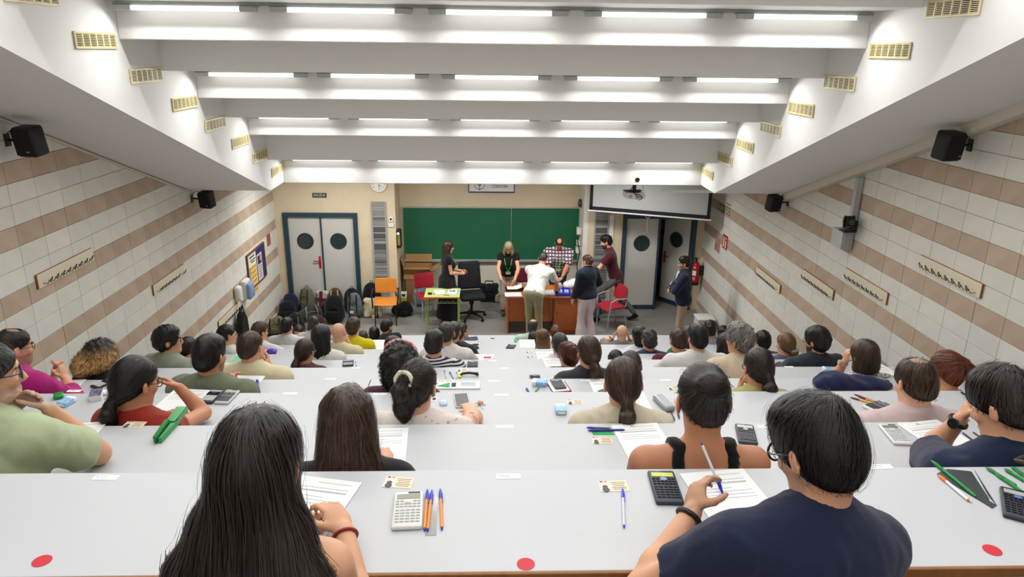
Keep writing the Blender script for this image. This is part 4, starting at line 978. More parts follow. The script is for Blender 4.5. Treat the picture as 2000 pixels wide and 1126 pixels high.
def build_person(name, label, sk, R, spec, h, group=None):
    """sk: dict of joints (world). spec: look. One continuous body mesh plus clothing and hair parts."""
    H, C7, PV, s = sk['H'], sk['C7'], sk['PV'], spec.get('s', 1.0)
    base = sk['base']; t = thing(name, label, 'person', base, 0, group)
    rs = np.random.RandomState(spec.get('seed', 1)); wf = spec.get('wf', 1.0); sw = spec.get('sw', .40)*s
    up = unit(C7-PV); fw = unit(V3(-math.sin(math.radians(spec.get('syaw', 0))), math.cos(math.radians(spec.get('syaw', 0))), 0)); rt = unit(np.cross(fw, up)); fw = np.cross(up, rt); RT = np.stack([rt, fw, up], 1)
    tilt = spec.get('srot', 0)
    SH = {-1: C7-rt*(sw/2-.03)+fw*.015-up*(.055*s-tilt*.001), 1: C7+rt*(sw/2-.03)+fw*.015-up*(.055*s+tilt*.001)}
    arms = {}
    for sg, key in ((-1, 'la'), (1, 'ra')):
        a = sk[key]; l1, l2 = .29*s, .25*s
        SH[sg] = SH[sg]+V3(*a.get('sh', (0, 0, 0)))
        E_, W_ = ik(SH[sg], V3(*a['w']), l1, l2, a['pole'])
        if 'e' in a: E_, W_ = V3(*a['e']), V3(*a['w'])
        arms[sg] = (E_, W_, a)
    pts = [H, C7, PV]+[q for e in arms.values() for q in e[:2]]
    lo = np.min(pts, 0)-V3(.26, .22, .12); hi = np.max(pts, 0)+V3(.26, .26, .2)
    if spec.get('stand'): lo[2] = PV[2]-.25
    M0 = Matrix.Translation(-Vector(base)); b3 = np.array(base, float)
    # ---- body
    def torso(g, inf, k=.05, low=True):
        ch = lerp(C7, PV, .30); be = lerp(C7, PV, .66)
        bust = spec.get('bust', 0)
        g.ell(ch+fw*.03, V3(sw*.40+inf, .098*wf+inf, .17*s+inf), RT, k)
        g.ell(lerp(C7, PV, .2)-fw*.012, V3(sw*.40+inf, .075+inf, .12*s+inf), RT, k)
        if bust:
            for q in (-1, 1): g.ell(lerp(C7, PV, .38)+rt*q*.075+fw*.10, V3(.065+inf, .06+inf, .065+inf), RT, .03)
        if low: g.ell(be+fw*.025, V3(.145*wf+inf, .10*wf+inf, .19*s+inf), RT, k)
        if low: g.ell(PV+up*.02, V3(.165*wf+inf, .115*wf+inf, .13*s+inf), RT, k)
        for q in (-1, 1):
            g.cone(C7+up*.015+fw*.01, SH[q], .047*s+inf, .05*s+inf, k*.8); g.cone(SH[q], lerp(SH[q], arms[q][0], .2), .054*s+inf, .052*s+inf, k*.8)
    g = SDF(lo, hi, h)
    torso(g, -.006, low=not spec.get('shirt') or spec['shirt'].get('cut') == 'tank')
    am = spec.get('arm', 1.0)
    for q in (-1, 1):
        E_, W_, a = arms[q]
        g.cone(SH[q], E_, .050*s*am, .039*s*am, .02); fm = lerp(E_, W_, .3); g.cone(E_, fm, .039*s*am, .041*s*am, .02); g.cone(fm, W_, .041*s*am, .0265*s, .02)
        d = unit(W_-E_) if 'd' not in a else unit(V3(*a['d'])); n = V3(*a.get('n', (0, 0, -1)))
        hand_into(g, W_, d, n, a.get('thumb', 1)*(1 if q > 0 else -1), s*spec.get('hs', .93), a.get('curl', 25), a.get('pinch', False), max(.006, h*.7))
    nb = C7+fw*.02
    g.cone(H+R@(V3(0, -.022, -.055)*s), nb+up*.0, .053*s*spec.get('neck', 1), .060*s*spec.get('neck', 1), .03)
    head_into(g, H, R, s, True, spec.get('face', True))
    Vt, F = g.mesh(); body_sdf = g
    sc = np.array(lin(SKINS.get(spec.get('skin', 'light'), spec.get('skin', 'light')))); col = np.tile(sc, (len(Vt), 1))
    nz = SineNoise(25, 6)(Vt); col *= (1+.05*nz)[:, None]
    Q = ((Vt-H)@R)/s                      # head-local
    def tint(m, c, a): col[:] = col*(1-(m*a)[:, None])+np.array(c)*(m*a)[:, None]
    gs = lambda c, r: np.exp(-(((Q-np.array(c))/np.array(r))**2).sum(1))
    if spec.get('face', True):
        tint(gs((0, .095, -.065), (.022, .02, .010)), sc*np.array([.85, .5, .5]), .8)
        for x in (-1, 1): tint(gs((x*.042, .07, -.03), (.022, .03, .02)), sc*np.array([1.02, .78, .75]), .5)
    for x in (-1, 1): tint(gs((x*.083, -.005, 0), (.012, .025, .04)), sc*np.array([1.0, .75, .7]), .7)
    if spec.get('beard'):
        m = ((Q[:, 2] < -.035) & (Q[:, 1] > .0) & (Q[:, 2] > -.13)).astype(float)*(Q[:, 1] > -.005+(-.03-Q[:, 2])*-.3); m *= (1-gs((0, .095, -.065), (.018, .02, .007))); tint(m, lin(spec['beard']), spec.get('bearda', .7))
    if spec.get('scalp'):
        m = ((Q[:, 2] > .02) & (np.linalg.norm((Q-SK_C)/SK_R, axis=1) < 1.15)).astype(float)*np.clip((.09-Q[:, 1]-(.05-Q[:, 2])*.2)/.02, 0, 1); tint(m, lin(HAIRS.get(spec['scalp'], spec['scalp'])), spec.get('scalpa', .35))
    if spec.get('tattoo'):
        E_ = arms[1][0]; tt = SineNoise(90, 8)(Vt); dd = np.linalg.norm(Vt-lerp(SH[1], E_, .75), axis=1)
        m = (tt > .3).astype(float)*np.clip((.085-dd)/.02, 0, 1); tint(m, (.03, .05, .05), .8); m2 = (tt < -.9).astype(float)*np.clip((.085-dd)/.02, 0, 1); tint(m2, (.4, .08, .2), .7)
    np_obj('body', Vt-b3, F, M_skin, t, np.clip(col, .002, 1))
    # ---- upper clothing
    sh = spec.get('shirt')
    if sh:
        inf = sh.get('inf', .012); g = SDF(lo-.03, hi+.03, max(h*1.3, .0098)); kind = sh.get('cut', 'tee'); sl = sh.get('sleeve', .6)
        if kind in ('tee', 'jacket'):
            torso(g, inf)
            for q in (-1, 1):
                E_, W_, a = arms[q]
                if sl <= 1: g.cone(SH[q], lerp(SH[q], E_, max(.05, sl)), .058*s*am+inf*.7, (.054*s*am+inf*1.3), .03, flat=True)
                else:
                    g.cone(SH[q], E_, .056*s*am+inf*.7, .048*s*am+inf*.7, .03); g.cone(E_, lerp(E_, W_, min(.97, sl-1)), .047*s*am+inf*.7, .034*s+inf, .02, flat=True)
            c = sh.get('collar', .02)
            if c: g.cone(nb-up*.03-fw*.005, nb+up*c-fw*.008, .066*s+inf*.6, .060*s+inf*.5, .03, flat=True)
            if sh.get('hood'): g.ell(C7-fw*.06-up*.03, V3(.12, .05, .07), RT, .04)
        elif kind == 'tank':
            be = lerp(C7, PV, .62); g.ell(lerp(C7, PV, .40)+fw*.025, V3(sw*.37+.008, .10*wf+.008, .12*s), RT, .05)
            g.ell(be+fw*.025, V3(.147*wf+.01, .10*wf+.012, .2*s), RT, .05); g.ell(PV+up*.02, V3(.17*wf+.01, .12*wf+.01, .13*s), RT, .05)
            for q in (-1, 1):
                x_ = sh.get('strap', .55); w_ = sh.get('sw', .02); tp = lerp(C7, SH[q], x_)
                way = [lerp(C7, PV, .36)+rt*q*(.055+.06*x_)-fw*.13, lerp(C7, PV, .15)+rt*q*(.05+.07*x_)-fw*.11, tp-fw*.03+up*.09, tp+fw*.05+up*.06, lerp(C7, PV, .15)+rt*q*(.05+.06*x_)+fw*.12, lerp(C7, PV, .36)+rt*q*.08+fw*.14]
                pp = np.array([lerp(way[i], way[i+1], u) for i in range(5) for u in (0, .2, .4, .6, .8)]+[way[-1]])
                for _ in range(12): pp = pp-body_sdf.grad(pp)*np.clip(body_sdf.sample(pp)-.001, -.05, .05)[:, None]*.8
                for u, v in zip(pp, pp[1:]):
                    g.cone(u, v, .009, .009, .006)
                    for e_ in ([-.6, .6] if w_ > .012 else []): g.cone(u+rt*e_*w_, v+rt*e_*w_, .009, .009, .012)
        if kind == 'tank' and spec.get('bust'):
            for q in (-1, 1): g.ell(lerp(C7, PV, .38)+rt*q*.075+fw*.10, V3(.079, .074, .085), RT, .03)
        ssdf = g
        if spec.get('stand'): g.half(PV-up*sh.get('hem', .10), -up, .005)
        Vs, Fs = g.mesh(); N = vnormals(Vs, Fs); fold = SineNoise(20, 6, (1, 1, .7)); f1 = SineNoise(34, 5, (1, 1, .5)); f2 = SineNoise(75, 6, (1, 1, .5)); av = sh.get('fold', 1)
        rdg = np.maximum(0, 1-np.abs(f1(Vs))*1.6)*np.clip(.5+fold(Vs)*.6, 0, 1)
        Vs = Vs+N*((rdg*.0075+np.maximum(fold(Vs), 0)*.003+f2(Vs)*.0008)*av)[:, None]
        np_obj(sh.get('name', 'shirt'), Vs-b3, Fs, sh['m'], t)
        if sh.get('inner'):
            g = SDF(C7-V3(.2, .2, .3), C7+V3(.2, .2, .12), .009); g.ell(lerp(C7, PV, .25)+fw*.118, V3(.055, .045, .15), RT, .02); g.cone(nb-up*.03, nb+up*.035, .07*s, .064*s, .02, flat=True); Vi, Fi = g.mesh(); np_obj('inner_shirt', Vi-b3, Fi, sh['inner'], t)
    # ---- legs
    lg = spec.get('legs', {}); hp = {q: PV+rt*q*.085-up*.02 for q in (-1, 1)}; K = sk['K']; A = sk['A']; hl = .034 if not spec.get('stand') else .015
    pts = list(K.values())+list(A.values())+[PV]; g = SDF(np.min(pts, 0)-.2, np.max(pts, 0)+.2, hl); wl = lg.get('w', 1)
    g.ell(PV+up*.0, V3(.165*wf, .12*wf, .12*s)+.008, RT, .05)
    for q in (-1, 1):
        g.cone(hp[q], K[q], .083*wf*wl, .058*wl, .03); g.cone(K[q], A[q]+V3(0, 0, .03), .058*wl, lg.get('cuff', .046)*wl, .03, flat=True)
    if lg.get('skirt'):
        g.cone(PV-V3(0, 0, .02), lerp(K[-1], K[1], .5), .165, .2, .05); g.cone(lerp(K[-1], K[1], .5), lerp(A[-1], A[1], .5)+V3(0, 0, .02), .2, .23, .05, flat=True)
    if spec.get('stand'): g.half(PV+up*lg.get('waist', .03), up, .01)
    Vl, Fl = g.mesh(); N = vnormals(Vl, Fl); f_ = SineNoise(30, 6, (1, 1, .4)); Vl = Vl+N*(np.maximum(f_(Vl), 0)*.005)[:, None]
    np_obj(lg.get('name', 'trousers'), Vl-b3, Fl, lg.get('m', cloth('jeans', '#2c3442')), t)
    if lg.get('shoes', True):
        for q in (-1, 1):
            g = SDF(A[q]-V3(.32, .32, .16), A[q]+V3(.32, .32, .14), .013 if spec.get('stand') else .024); fd = unit(V3(*sk.get('foot', fw))*V3(1, 1, 0)); Rf = np.stack([np.cross(fd, V3(0, 0, 1)), fd, V3(0, 0, 1)], 1); pt = sk.get('fpitch', {}).get(q, 0)
            if pt: Rf = Rf@np.array(Matrix.Rotation(math.radians(-pt), 3, 'X'))
            g.ell(A[q]+Rf@V3(0, .05, -.045), V3(.043, .125, .038), Rf, .02); g.cone(A[q], A[q]+Rf@V3(0, .0, -.04), .042, .045, .02); g.half(A[q]+Rf@V3(0, 0, -.078), Rf@V3(0, 0, -1), .006)
            Vf, Ff = g.mesh(); np_obj('shoe', Vf-b3, Ff, lg.get('sm', cloth('shoe_dark', '#1d1c1d')), t)
    # ---- hair, eyes, glasses
    hr = spec.get('hair')
    if hr:
        o = make_hair(t, hr[0], hr[2] if len(hr) > 2 else {}, H-b3, R, s, hr[1], spec.get('hh', max(.0064, h*.8)), spec.get('strands', 400), spec.get('seed', 1), (hr[2] if len(hr) > 2 else {}).get('tipc'))
    Th = lambda *p: Vector(H-b3+R@(V3(*p)*s))
    if spec.get('eyes', False):
        for x in (-1, 1):
            b = MB(); b.sph((0, 0, 0), .0125*s, 14); me_o = b.build('eye', M_eye, t, 'all'); me = me_o.data
            me_o.location = Th(x*.031, .0685, .008); dirr = Vector(R@V3(0, 1, 0))
            ca = me.color_attributes.new('Col', 'FLOAT_COLOR', 'POINT')
            for i, v in enumerate(me.vertices):
                u = v.co.normalized().dot(dirr); ca.data[i].color = (.01, .008, .006, 1) if u > .80 else (.75, .72, .68, 1)
            b = MB(); b.tube([Th(x*.014, .090, .026), Th(x*.03, .089, .031), Th(x*.05, .077, .026)], [.0035*s, .0042*s, .002*s], 6); b.build('eyebrow', cloth('brow_'+str(hr[1] if hr else 'dark'), HAIRS.get(hr[1] if hr else 'dark', '#1b1310')), t, True)
    if spec.get('glasses'):
        gm = mat('glasses_'+spec['glasses'], spec['glasses'], .3, spec=.5); b = MB()
        for x in (-1, 1):
            rr = spec.get('gr', .024)
            b.tube([Th(x*.033+rr*math.cos(a*PI/8), .096-.1*abs(rr*math.cos(a*PI/8)), .004+rr*.85*math.sin(a*PI/8)) for a in range(16)], spec.get('gw', .0022)*s, 6, True)
            b.tube([Th(x*(.033+rr), .091, .01), Th(x*.078, .06, .012), Th(x*.084, .0, .014), Th(x*.082, -.012, .0)], .002*s, 6)
        b.tube([Th(-.012, .098, .008), Th(0, .101, .012), Th(.012, .098, .008)], .002*s, 6); b.build('glasses', gm, t, True)
    for q, key in ((-1, 'lw'), (1, 'rw')):
        if spec.get(key):
            E_, W_, a = arms[q]; d = unit(W_-E_); c, face = spec[key][:2]; at = lerp(E_, W_, .93)-b3; rr = .031*s; u = unit(np.cross(d, V3(.3, .2, 1))); v = np.cross(d, u); wd = spec[key][2] if len(spec[key]) > 2 else .009
            b = MB(); b.tube([at+(u*math.cos(i*PI/8)+v*math.sin(i*PI/8))*rr+d*dd for i in range(16) for dd in (0,)], wd, 6, True); b.xf(Matrix()); o = b.build('wristband' if not face else 'watch', mat('band_'+c, c, .5), t, True)
            if face:
                n_ = unit(V3(*spec.get('wn', (0, -.5, 1)))); n_ = unit(n_-d*(n_@d)); b = MB(); b.cyl(at+n_*(rr+.002), at+n_*(rr+.013), .02*s, n=20); b.build('watch_face', mat('wf_'+face, face, .25, metal=.4), o, True)
    return t, dict(ssdf=ssdf if sh else None, SH=SH, arms=arms, C7=C7, rt=rt, fw=fw, up=up, Th=Th, b3=b3)
def solve_seat(row, cx, ytop, s=1.0, pitch=0, yaw=0, dx=0, L_=None, ymax=.42, ymin=-.03, byaw=0):
    """head position along the pixel ray so that the spine keeps its length above the bench"""
    y0 = (DY[row]-ROWP)+.20; fz = max(0, floor_z(row)); pz = fz+.55; L_ = (L_ or .50)*s
    best = None
    for yy in np.linspace(y0+ymin, y0+ymax, 60):
        p = atY(cx, ytop, yy); dep = float(CAMR[2]@(np.array(p)-V3(0, 0, CAMZ))); q = atY(cx, ytop+FPX*.108*s/dep, yy)
        H = V3(q.x, q.y, q.z)-V3(0, 0, .035*s)
        off = V3(0, -.035-.05*math.sin(math.radians(max(0, pitch))), -.155)*s; off = np.array(Matrix.Rotation(math.radians(byaw), 3, 'Z'))@off
        C7 = H+off; PV = V3(C7[0]+dx, y0, pz); e = abs(np.linalg.norm(C7-PV)-L_)+.15*max(0, yy-y0-.3)
        if best is None or e < best[0]: best = (e, H, C7, PV)
    return best[1], best[2], best[3], fz
# ================================================================ AUDIENCE
RES = {0: .0078, 1: .0083, 2: .0098, 3: .0112, 4: .0128, 5: .014}
STR = {0: 8000, 1: 3200, 2: 1500, 3: 900, 4: 650, 5: 480, 6: 330, 7: 280}
def T_(key, color, kind='plain', c2=None, **k): return dict(m=cloth(key, color, kind, c2), **k)
PEOPLE = {}
def sit(row, cx, ytop, label, hair, shirt, yaw=0, pitch=12, roll=0, byaw=None, la='d', ra='d', dx=0, key=None, **sp):
    s = sp.get('s', 1.0); byaw = yaw*.35 if byaw is None else byaw
    H, C7, PV, fz = solve_seat(row, cx, ytop, s, pitch, yaw, dx, sp.pop('L', None), byaw=byaw)
    R = rotm(yaw, pitch, roll); dz = DZ[row]; Rb = np.array(Matrix.Rotation(math.radians(byaw), 3, 'Z'))
    def arm(a, q):
        if a == 'd': return dict(w=(PV[0]+q*.06, PV[1]+.33, dz+.035), pole=Rb@V3(q*.75, -.35, -1.0), d=(-q*.35, 1, -.05), n=(0, 0, -1), curl=22)
        if a == 'wide': return dict(w=(PV[0]+q*.10, PV[1]+.42, dz+.035), pole=Rb@V3(q*1.0, -.1, -.45), d=(-q*.6, 1, -.05), n=(0, 0, -1), curl=22)
        if a == 'lap': return dict(w=(PV[0]+q*.1, PV[1]+.22, fz+.68), pole=(q*1, -.6, -.3), d=(-q*.5, 1, 0), curl=30)
        if a == 'face': return dict(w=H+R@V3(q*.075, .10, -.15), pole=(q*.6, .25, -1), d=R@V3(-q*.25, .05, 1), n=R@V3(-q*.8, -.5, 0), curl=45)
        if a == 'temple': return dict(w=H+R@V3(q*.12, .08, -.10), pole=(q*.8, .25, -1), d=R@V3(-q*.3, -.05, 1), n=R@V3(-q, -.2, 0), curl=38)
        a = dict(a)
        if 'px' in a: p = atY(*a.pop('px'), PV[1]+a.pop('dy', .3)); a['w'] = (p.x, p.y, p.z)
        if 'epx' in a: p = atZ(*a.pop('epx'), dz+.05); a['e'] = (p.x, p.y, p.z)
        if 'hd' in a: a['w'] = H+R@V3(*a.pop('hd'))
        return a
    K = {q: PV+V3(q*.1, .40, -.02) for q in (-1, 1)}; A = {q: V3(K[q][0], K[q][1]-.04, fz+.085) for q in (-1, 1)}
    sk = dict(H=H, C7=C7, PV=PV, la=arm(la, -1), ra=arm(ra, 1), K=K, A=A, base=(PV[0], PV[1], fz), foot=(0, 1, 0))
    d = dict(hair=hair, shirt=shirt, syaw=byaw, strands=STR.get(row, 230), seed=int(abs(cx))+row); d.update(sp)
    if 'legs' not in d: d['legs'] = dict(m=cloth(*rng.choice((('jeans', '#2c3442'), ('blacktrs', '#1c1c1f'), ('greytrs', '#4a4a4c')))))
    t, info = build_person('person', label, sk, R, d, RES.get(row, .0155))
    info.update(H=H, R=R, PV=PV, t=t, s=s)
    if key: PEOPLE[key] = info
    return info
BLACK = lambda **k: ('short', 'black', k)
# ---- last row
sit(0, 500, 775, 'person with very long straight dark hair and a red wristband, back row', ('long', 'dark', dict(len=.62, wx=.95, flare=13, fp=1, cap=2.7, t=.009, side=(0, -.16, 0), amp=.0022, w=.0024, ns=13, step=.045, jit=.05, lift=1.6, tipc='midbrown', tip0=.15, tipl=.5)), T_('blacktop', '#1b1a1c', cut='tank', strap=.6, sw=.03, name='tank_top'), yaw=-8, pitch=24, sw=.33,
    L=.47, ra=dict(px=(672, 1036), dy=.33, pole=(.45, -.6, -1), d=(-.55, .8, .35), n=(-.5, .2, -1), curl=40), rw=('#8c2b2b', None, .0045), key='A', bust=1, arm=.82, skin='light', face=False)
sit(0, 1600, 757, 'man with thick black hair in a navy T-shirt writing with a pen', ('short', 'black', dict(t=.010, top=.002, nape=-.095, amp=.003, w=.0017, ns=9, step=.014, lift=1.3, rise=.03, jit=.16, groove=.0022, fly=.02, comb=(-.02, .03, 0))), T_('navytee', '#20263f', sleeve=.62, inf=.014, collar=.012), yaw=24, pitch=26, roll=-4, byaw=4, sw=.425, wf=1.05, arm=1.0, L=.455, s=.98,
    la=dict(px=(1352, 1000), dy=.30, pole=(-.8, -.6, -.6), d=(.35, .75, .55), n=(.75, .1, -.5), pinch=True), ra=dict(hd=(.10, .10, -.14), sh=(-.02, .02, -.03), pole=(.5, .1, -1), d=(-.2, .1, 1), n=(-1, .2, 0), curl=45), lw=('#1c1d20', None, .0075), glasses='#15171c', gw=.003, key='B', skin='light', eyes=True, beard='#3a2a22', bearda=.25)
# ---- second row from the back
sit(1, -28, 655, 'grey-haired man with glasses in a sage green polo leaning on his hand', ('short', 'dkgrey', dict(t=.008)), T_('sagepolo', '#a9b692', sleeve=.75, inf=.016, collar=.03), yaw=-50, pitch=4, byaw=-22, sw=.48, wf=1.42, arm=1.12,
    ra=dict(px=(98, 800), dy=.26, epx=(192, 884), pole=(.5, 0, -1.6), d=(-.75, .1, .35), n=(-.3, -.6, -.6), curl=42), la=dict(px=(20, 800), dy=.24, pole=(-1, .2, -1), d=(.6, .2, .5), n=(.3, -.5, -.5), curl=45), glasses='#23305a', gw=.003, gr=.027, eyes=True, beard='#8a8580', bearda=.45, skin='light', key='C')
sit(1, 678, 745, 'person with long wavy dark brown hair in a black top, second row from the back', ('long', 'brown', dict(len=.32, wx=1.0, flare=1.6, t=.012, side=(0, -.10, 0), amp=.004, w=.0018, ns=14, step=.026, lift=1.8, jit=.12)), T_('blacktop', '#1b1a1c', sleeve=.2), yaw=6, pitch=22, sw=.36, arm=.88, bust=1, skin='light', face=False)
sit(1, 1375, 703, 'person with a dark hair bun in a black ruffled-strap tank top', ('bun', 'dark', dict(t=.012, tie=(.0, -.112, .055), bun=.045, amp=.003, lift=1.4, jit=.09, w=.0015)), T_('blacktank', '#131315', cut='tank', strap=.55, sw=.017, name='tank_top'), yaw=-2, pitch=22, sw=.42, skin='tan', arm=1.0, L=.52, neck=.95, key='E')
sit(1, 1965, 712, 'dark-haired man in a navy T-shirt resting his hand on his brow, black watch', ('short', 'dark', dict(t=.013, top=.02, amp=.004, ns=8, lift=2, w=.003)), T_('navytee2', '#1d2740', sleeve=.75, inf=.014), yaw=28, pitch=26, byaw=10, sw=.47, arm=1.1,
    la=dict(px=(1876, 818), dy=.28, epx=(1812, 882), pole=(-.9, .1, -1), d=(.45, .25, .9), n=(.9, -.3, .1), curl=55), ra='lap', lw=('#1b1b1d', '#2b2d31', .009), wn=(-.6, -.6, .5), skin='light', eyes=True, key='F')
# ---- third row from the back
sit(2, 262, 688, 'person in a red sleeveless top with a low black ponytail, hand at face', ('pony', 'black', dict(t=.012, tie=(.0, -.105, -.075), len=.10, tw=.03, amp=.0016, lift=1, jit=.08)), T_('redtop', '#8f2a1e', sleeve=.12, inf=.01), yaw=-30, pitch=16, byaw=-16, sw=.37, arm=.9, bust=1,
    ra=dict(px=(350, 757), dy=.36, epx=(398, 806), pole=(1, -.2, -.9), d=(-.7, .1, .5), n=(-.6, -.4, -.4), curl=50), glasses='#2a2420', skin='tan', eyes=True)
sit(2, 815, 698, 'person with a wavy dark ponytail in a cream scrunchie, tattooed right arm', ('pony', 'dark', dict(t=.016, tie=(-.025, -.108, .045), len=.21, tw=.042, amp=.004, curl=.004, lift=1.6, jit=.14, w=.0018)), T_('floraltop', '#ddd3ce', 'floral', '#c49a92', sleeve=.03, inf=.010, collar=0, name='sleeveless_top'), yaw=-14, pitch=20, sw=.44, wf=1.2, arm=1.25, ra=dict(px=(925, 800), dy=.46, pole=(1, -.5, -.15), d=(-.5, .9, 0), curl=25), skin='fair', tattoo=True, key='Hh')
sit(2, 1217, 692, 'person in a beige jacket with a low brown ponytail', ('pony', 'brown', dict(t=.014, tie=(.0, -.105, -.07), len=.13, tw=.032, amp=.002, tipc='auburn', tip0=.08, tipl=.1, jit=.1)), T_('beigejkt', '#cbc1ac', cut='jacket', sleeve=1.9, inf=.018, name='jacket'), pitch=20, sw=.40, skin='light', face=False)
sit(2, 1790, 690, 'man with thinning brown hair in a pale pink shirt', ('receding', 'brown', dict(t=.009, bc=(0, -.03, .135), bx=.036, by=.05, amp=.003, w=.0024, lift=1.5)), T_('pinkshirt', '#c9b3b2', sleeve=1.9, collar=.025), yaw=6, pitch=20, sw=.45, la='lap', ra='lap', scalp='midbrown', scalpa=.55, skin='fair')
# ---- fourth row
sit(3, 25, 634, 'man in a magenta shirt with clasped hands beside the left aisle', ('receding', 'dark', dict(t=.008, bx=.03, by=.035, amp=.002)), T_('magenta', '#a31d6e', sleeve=1.55, inf=.016, collar=.03), yaw=-42, pitch=4, byaw=-28, sw=.47, wf=1.25, arm=1.1,
    ra=dict(px=(128, 738), dy=.45, pole=(.8, -.2, -.8), d=(-.3, .2, 1), n=(-.9, .1, .1), curl=28), la=dict(px=(104, 738), dy=.47, pole=(-.8, -.2, -.8), d=(.3, .1, 1), n=(.9, .1, .1), curl=28), glasses='#4a4038', eyes=True, beard='#3a302c', bearda=.45, scalp='dark', scalpa=.4, skin='light')
sit(3, 409, 649, 'dark-haired man in an olive green T-shirt with joined hands', ('short', 'black', dict(t=.012, top=.008, amp=.003)), T_('olivetee', '#6d7560', sleeve=1.0, inf=.016, collar=.025), yaw=-18, pitch=8, sw=.45, wf=1.1, ra=dict(px=(468, 752), dy=.45, pole=(1, -.3, -.7), d=(-.5, .2, .8), n=(-.8, -.2, -.2), curl=48), la=dict(px=(448, 752), dy=.47, pole=(-1, -.3, -.7), d=(.4, .2, .8), n=(.8, -.2, -.2), curl=48), beard='#1c1614', bearda=.55, skin='tan')
sit(3, 782, 668, 'person with a cloud of curly black hair and a red white headband', ('curly', 'black', dict(t=.026, nape=-.15, amp=.006, curl=.011, lift=2.2, w=.0026, jit=.4)), T_('plumtop', '#4a2a38', sleeve=.6), yaw=-10, pitch=18, sw=.40, face=False, key='M')
sit(3, 1482, 674, 'person with a half-up dark ponytail in a yellow-green top, hands to face', ('pony', 'dark', dict(t=.013, tie=(.012, -.11, -.035), len=.16, tw=.038, amp=.003, jit=.12)), T_('limetop', '#a8a66a', sleeve=.5), pitch=16, yaw=4, sw=.38, arm=.88, la='face', ra='face', skin='olive', glasses='#22201f', lw=('#c9c2a8', None, .003))
sit(3, 1850, 679, 'person with a long copper-red ponytail held by a clip', ('pony', '#57281a', dict(t=.012, tie=(.035, -.09, .062), len=.25, tw=.032, amp=.003, tipc='#8a4420', tip0=-.06, tipl=.25, side=(.085, -.03, 0), jit=.1)), T_('redstrap', '#b5342c', cut='tank', strap=.7, sw=.012, name='strap_top'), yaw=14, pitch=14, sw=.38, skin='light', la='lap')
# ---- fifth row
sit(4, 197, 657, 'person with blonde-tipped curly hair beside the left aisle', ('curly', 'dark', dict(t=.014, nape=-.1, bigpony=(-.02, -.115, -.055), amp=.006, curl=.010, lift=2.2, w=.0026, jit=.35, tipc='#b5905a', tip0=-.10, tipl=.09)), T_('blacktop', '#1b1a1c', sleeve=.6), yaw=-34, pitch=14, sw=.38, glasses='#6b5a3a', face=True)
sit(4, 489, 640, 'short-haired man in a cream T-shirt with his hand at his chin', ('short', 'brown', dict(t=.006, amp=.0012, nape=-.06)), T_('creamtee', '#d5cba9', sleeve=.8, inf=.016, collar=.02), yaw=-18, pitch=6, sw=.48, wf=1.15, arm=1.05, ra='face', skin='light', scalp='brown', scalpa=.5)
sit(4, 1150, 651, 'person in a charcoal T-shirt with a brown ponytail in a teal tie', ('pony', 'brown', dict(t=.014, tie=(.0, -.112, -.02), len=.19, tw=.036, amp=.003, tipc='light', tip0=.05, tipl=.2, jit=.1)), T_('charcoaltee', '#33353a', sleeve=.6), yaw=12, pitch=12, sw=.40, wf=1.1, skin='light', la='wide')
sit(4, 1232, 682, 'person with greying dark hair pulled back, seated behind the beige jacket', ('bun', 'dkgrey', dict(t=.014, tie=(0, -.115, -.01), bun=.035, amp=.003)), T_('darkgreen', '#2c3430', sleeve=1.8), pitch=26, sw=.38)
sit(4, 1445, 629, 'grey-haired man with glasses and a beige shirt', ('short', 'grey', dict(t=.02, top=.018, amp=.007, lift=2.5, w=.0034, curl=.004, nape=-.09, jit=.3)), T_('beigeshirt', '#cbbba4', sleeve=1.9, collar=.03, inf=.016), yaw=36, pitch=6, byaw=12, sw=.47, wf=1.15, glasses='#2b2522', eyes=True, skin='light', la='wide')
sit(4, 1690, 659, 'person with a straight brown bob in a black and white patterned top', ('bob', 'brown', dict(t=.016, amp=.002, cut=.135, jit=.06)), T_('scribble', '#c9c6c0', 'scribble', '#232323', sleeve=.5), yaw=8, pitch=20, sw=.40, la=dict(px=(1650, 706), dy=.28, epx=(1630, 736), pole=(-1, -.35, -.6), d=(.1, .0, 1), n=(.9, .1, 0), curl=60), lw=('#b9b4a6', '#d8d4cc', .003), skin='light')
# ---- middle row
sit(5, 328, 633, 'smiling person with short dark hair and black glasses, face turned aside', ('short', 'black', dict(t=.022, top=.014, amp=.006, lift=2, nape=-.12)), T_('sagetop', '#8f9684', sleeve=1.2, inf=.014), yaw=-66, pitch=-2, byaw=-18, sw=.42, glasses='#15181d', gw=.0034, gr=.026, eyes=True, skin='light')
sit(5, 595, 657, 'person with a sleek low ponytail in a black and red patterned top', ('pony', 'brown', dict(t=.012, tie=(-.02, -.105, -.06), len=.08, tw=.03, amp=.0015)), T_('blackred', '#3a2626', 'scribble', '#6a3a34', sleeve=.9), yaw=-16, pitch=14, sw=.38, skin='tan', glasses='#8a7a5a')
sit(5, 848, 640, 'man in a navy and white striped T-shirt', ('short', 'dark', dict(t=.011, top=.004, amp=.002)), T_('stripedtee', '#cfcfca', 'stripes', '#20253a', sleeve=.8, inf=.015), yaw=-8, pitch=14, sw=.45, ra='wide', skin='light')
sit(5, 1110, 666, 'person with short reddish dark hair and pink glasses', ('short', 'red', dict(t=.018, top=.012, amp=.005, nape=-.10, lift=2)), T_('blacktop', '#1b1a1c', sleeve=.7), yaw=30, pitch=14, sw=.38, glasses='#b5446a', gw=.0034)
sit(5, 1363, 630, 'black-haired man in a white T-shirt with broad shoulders', ('short', 'black', dict(t=.013, top=.006, amp=.003)), T_('whitetee', '#d9d8d4', sleeve=.9, inf=.016), yaw=8, pitch=10, sw=.50, wf=1.15, arm=1.08, la='wide', skin='light')
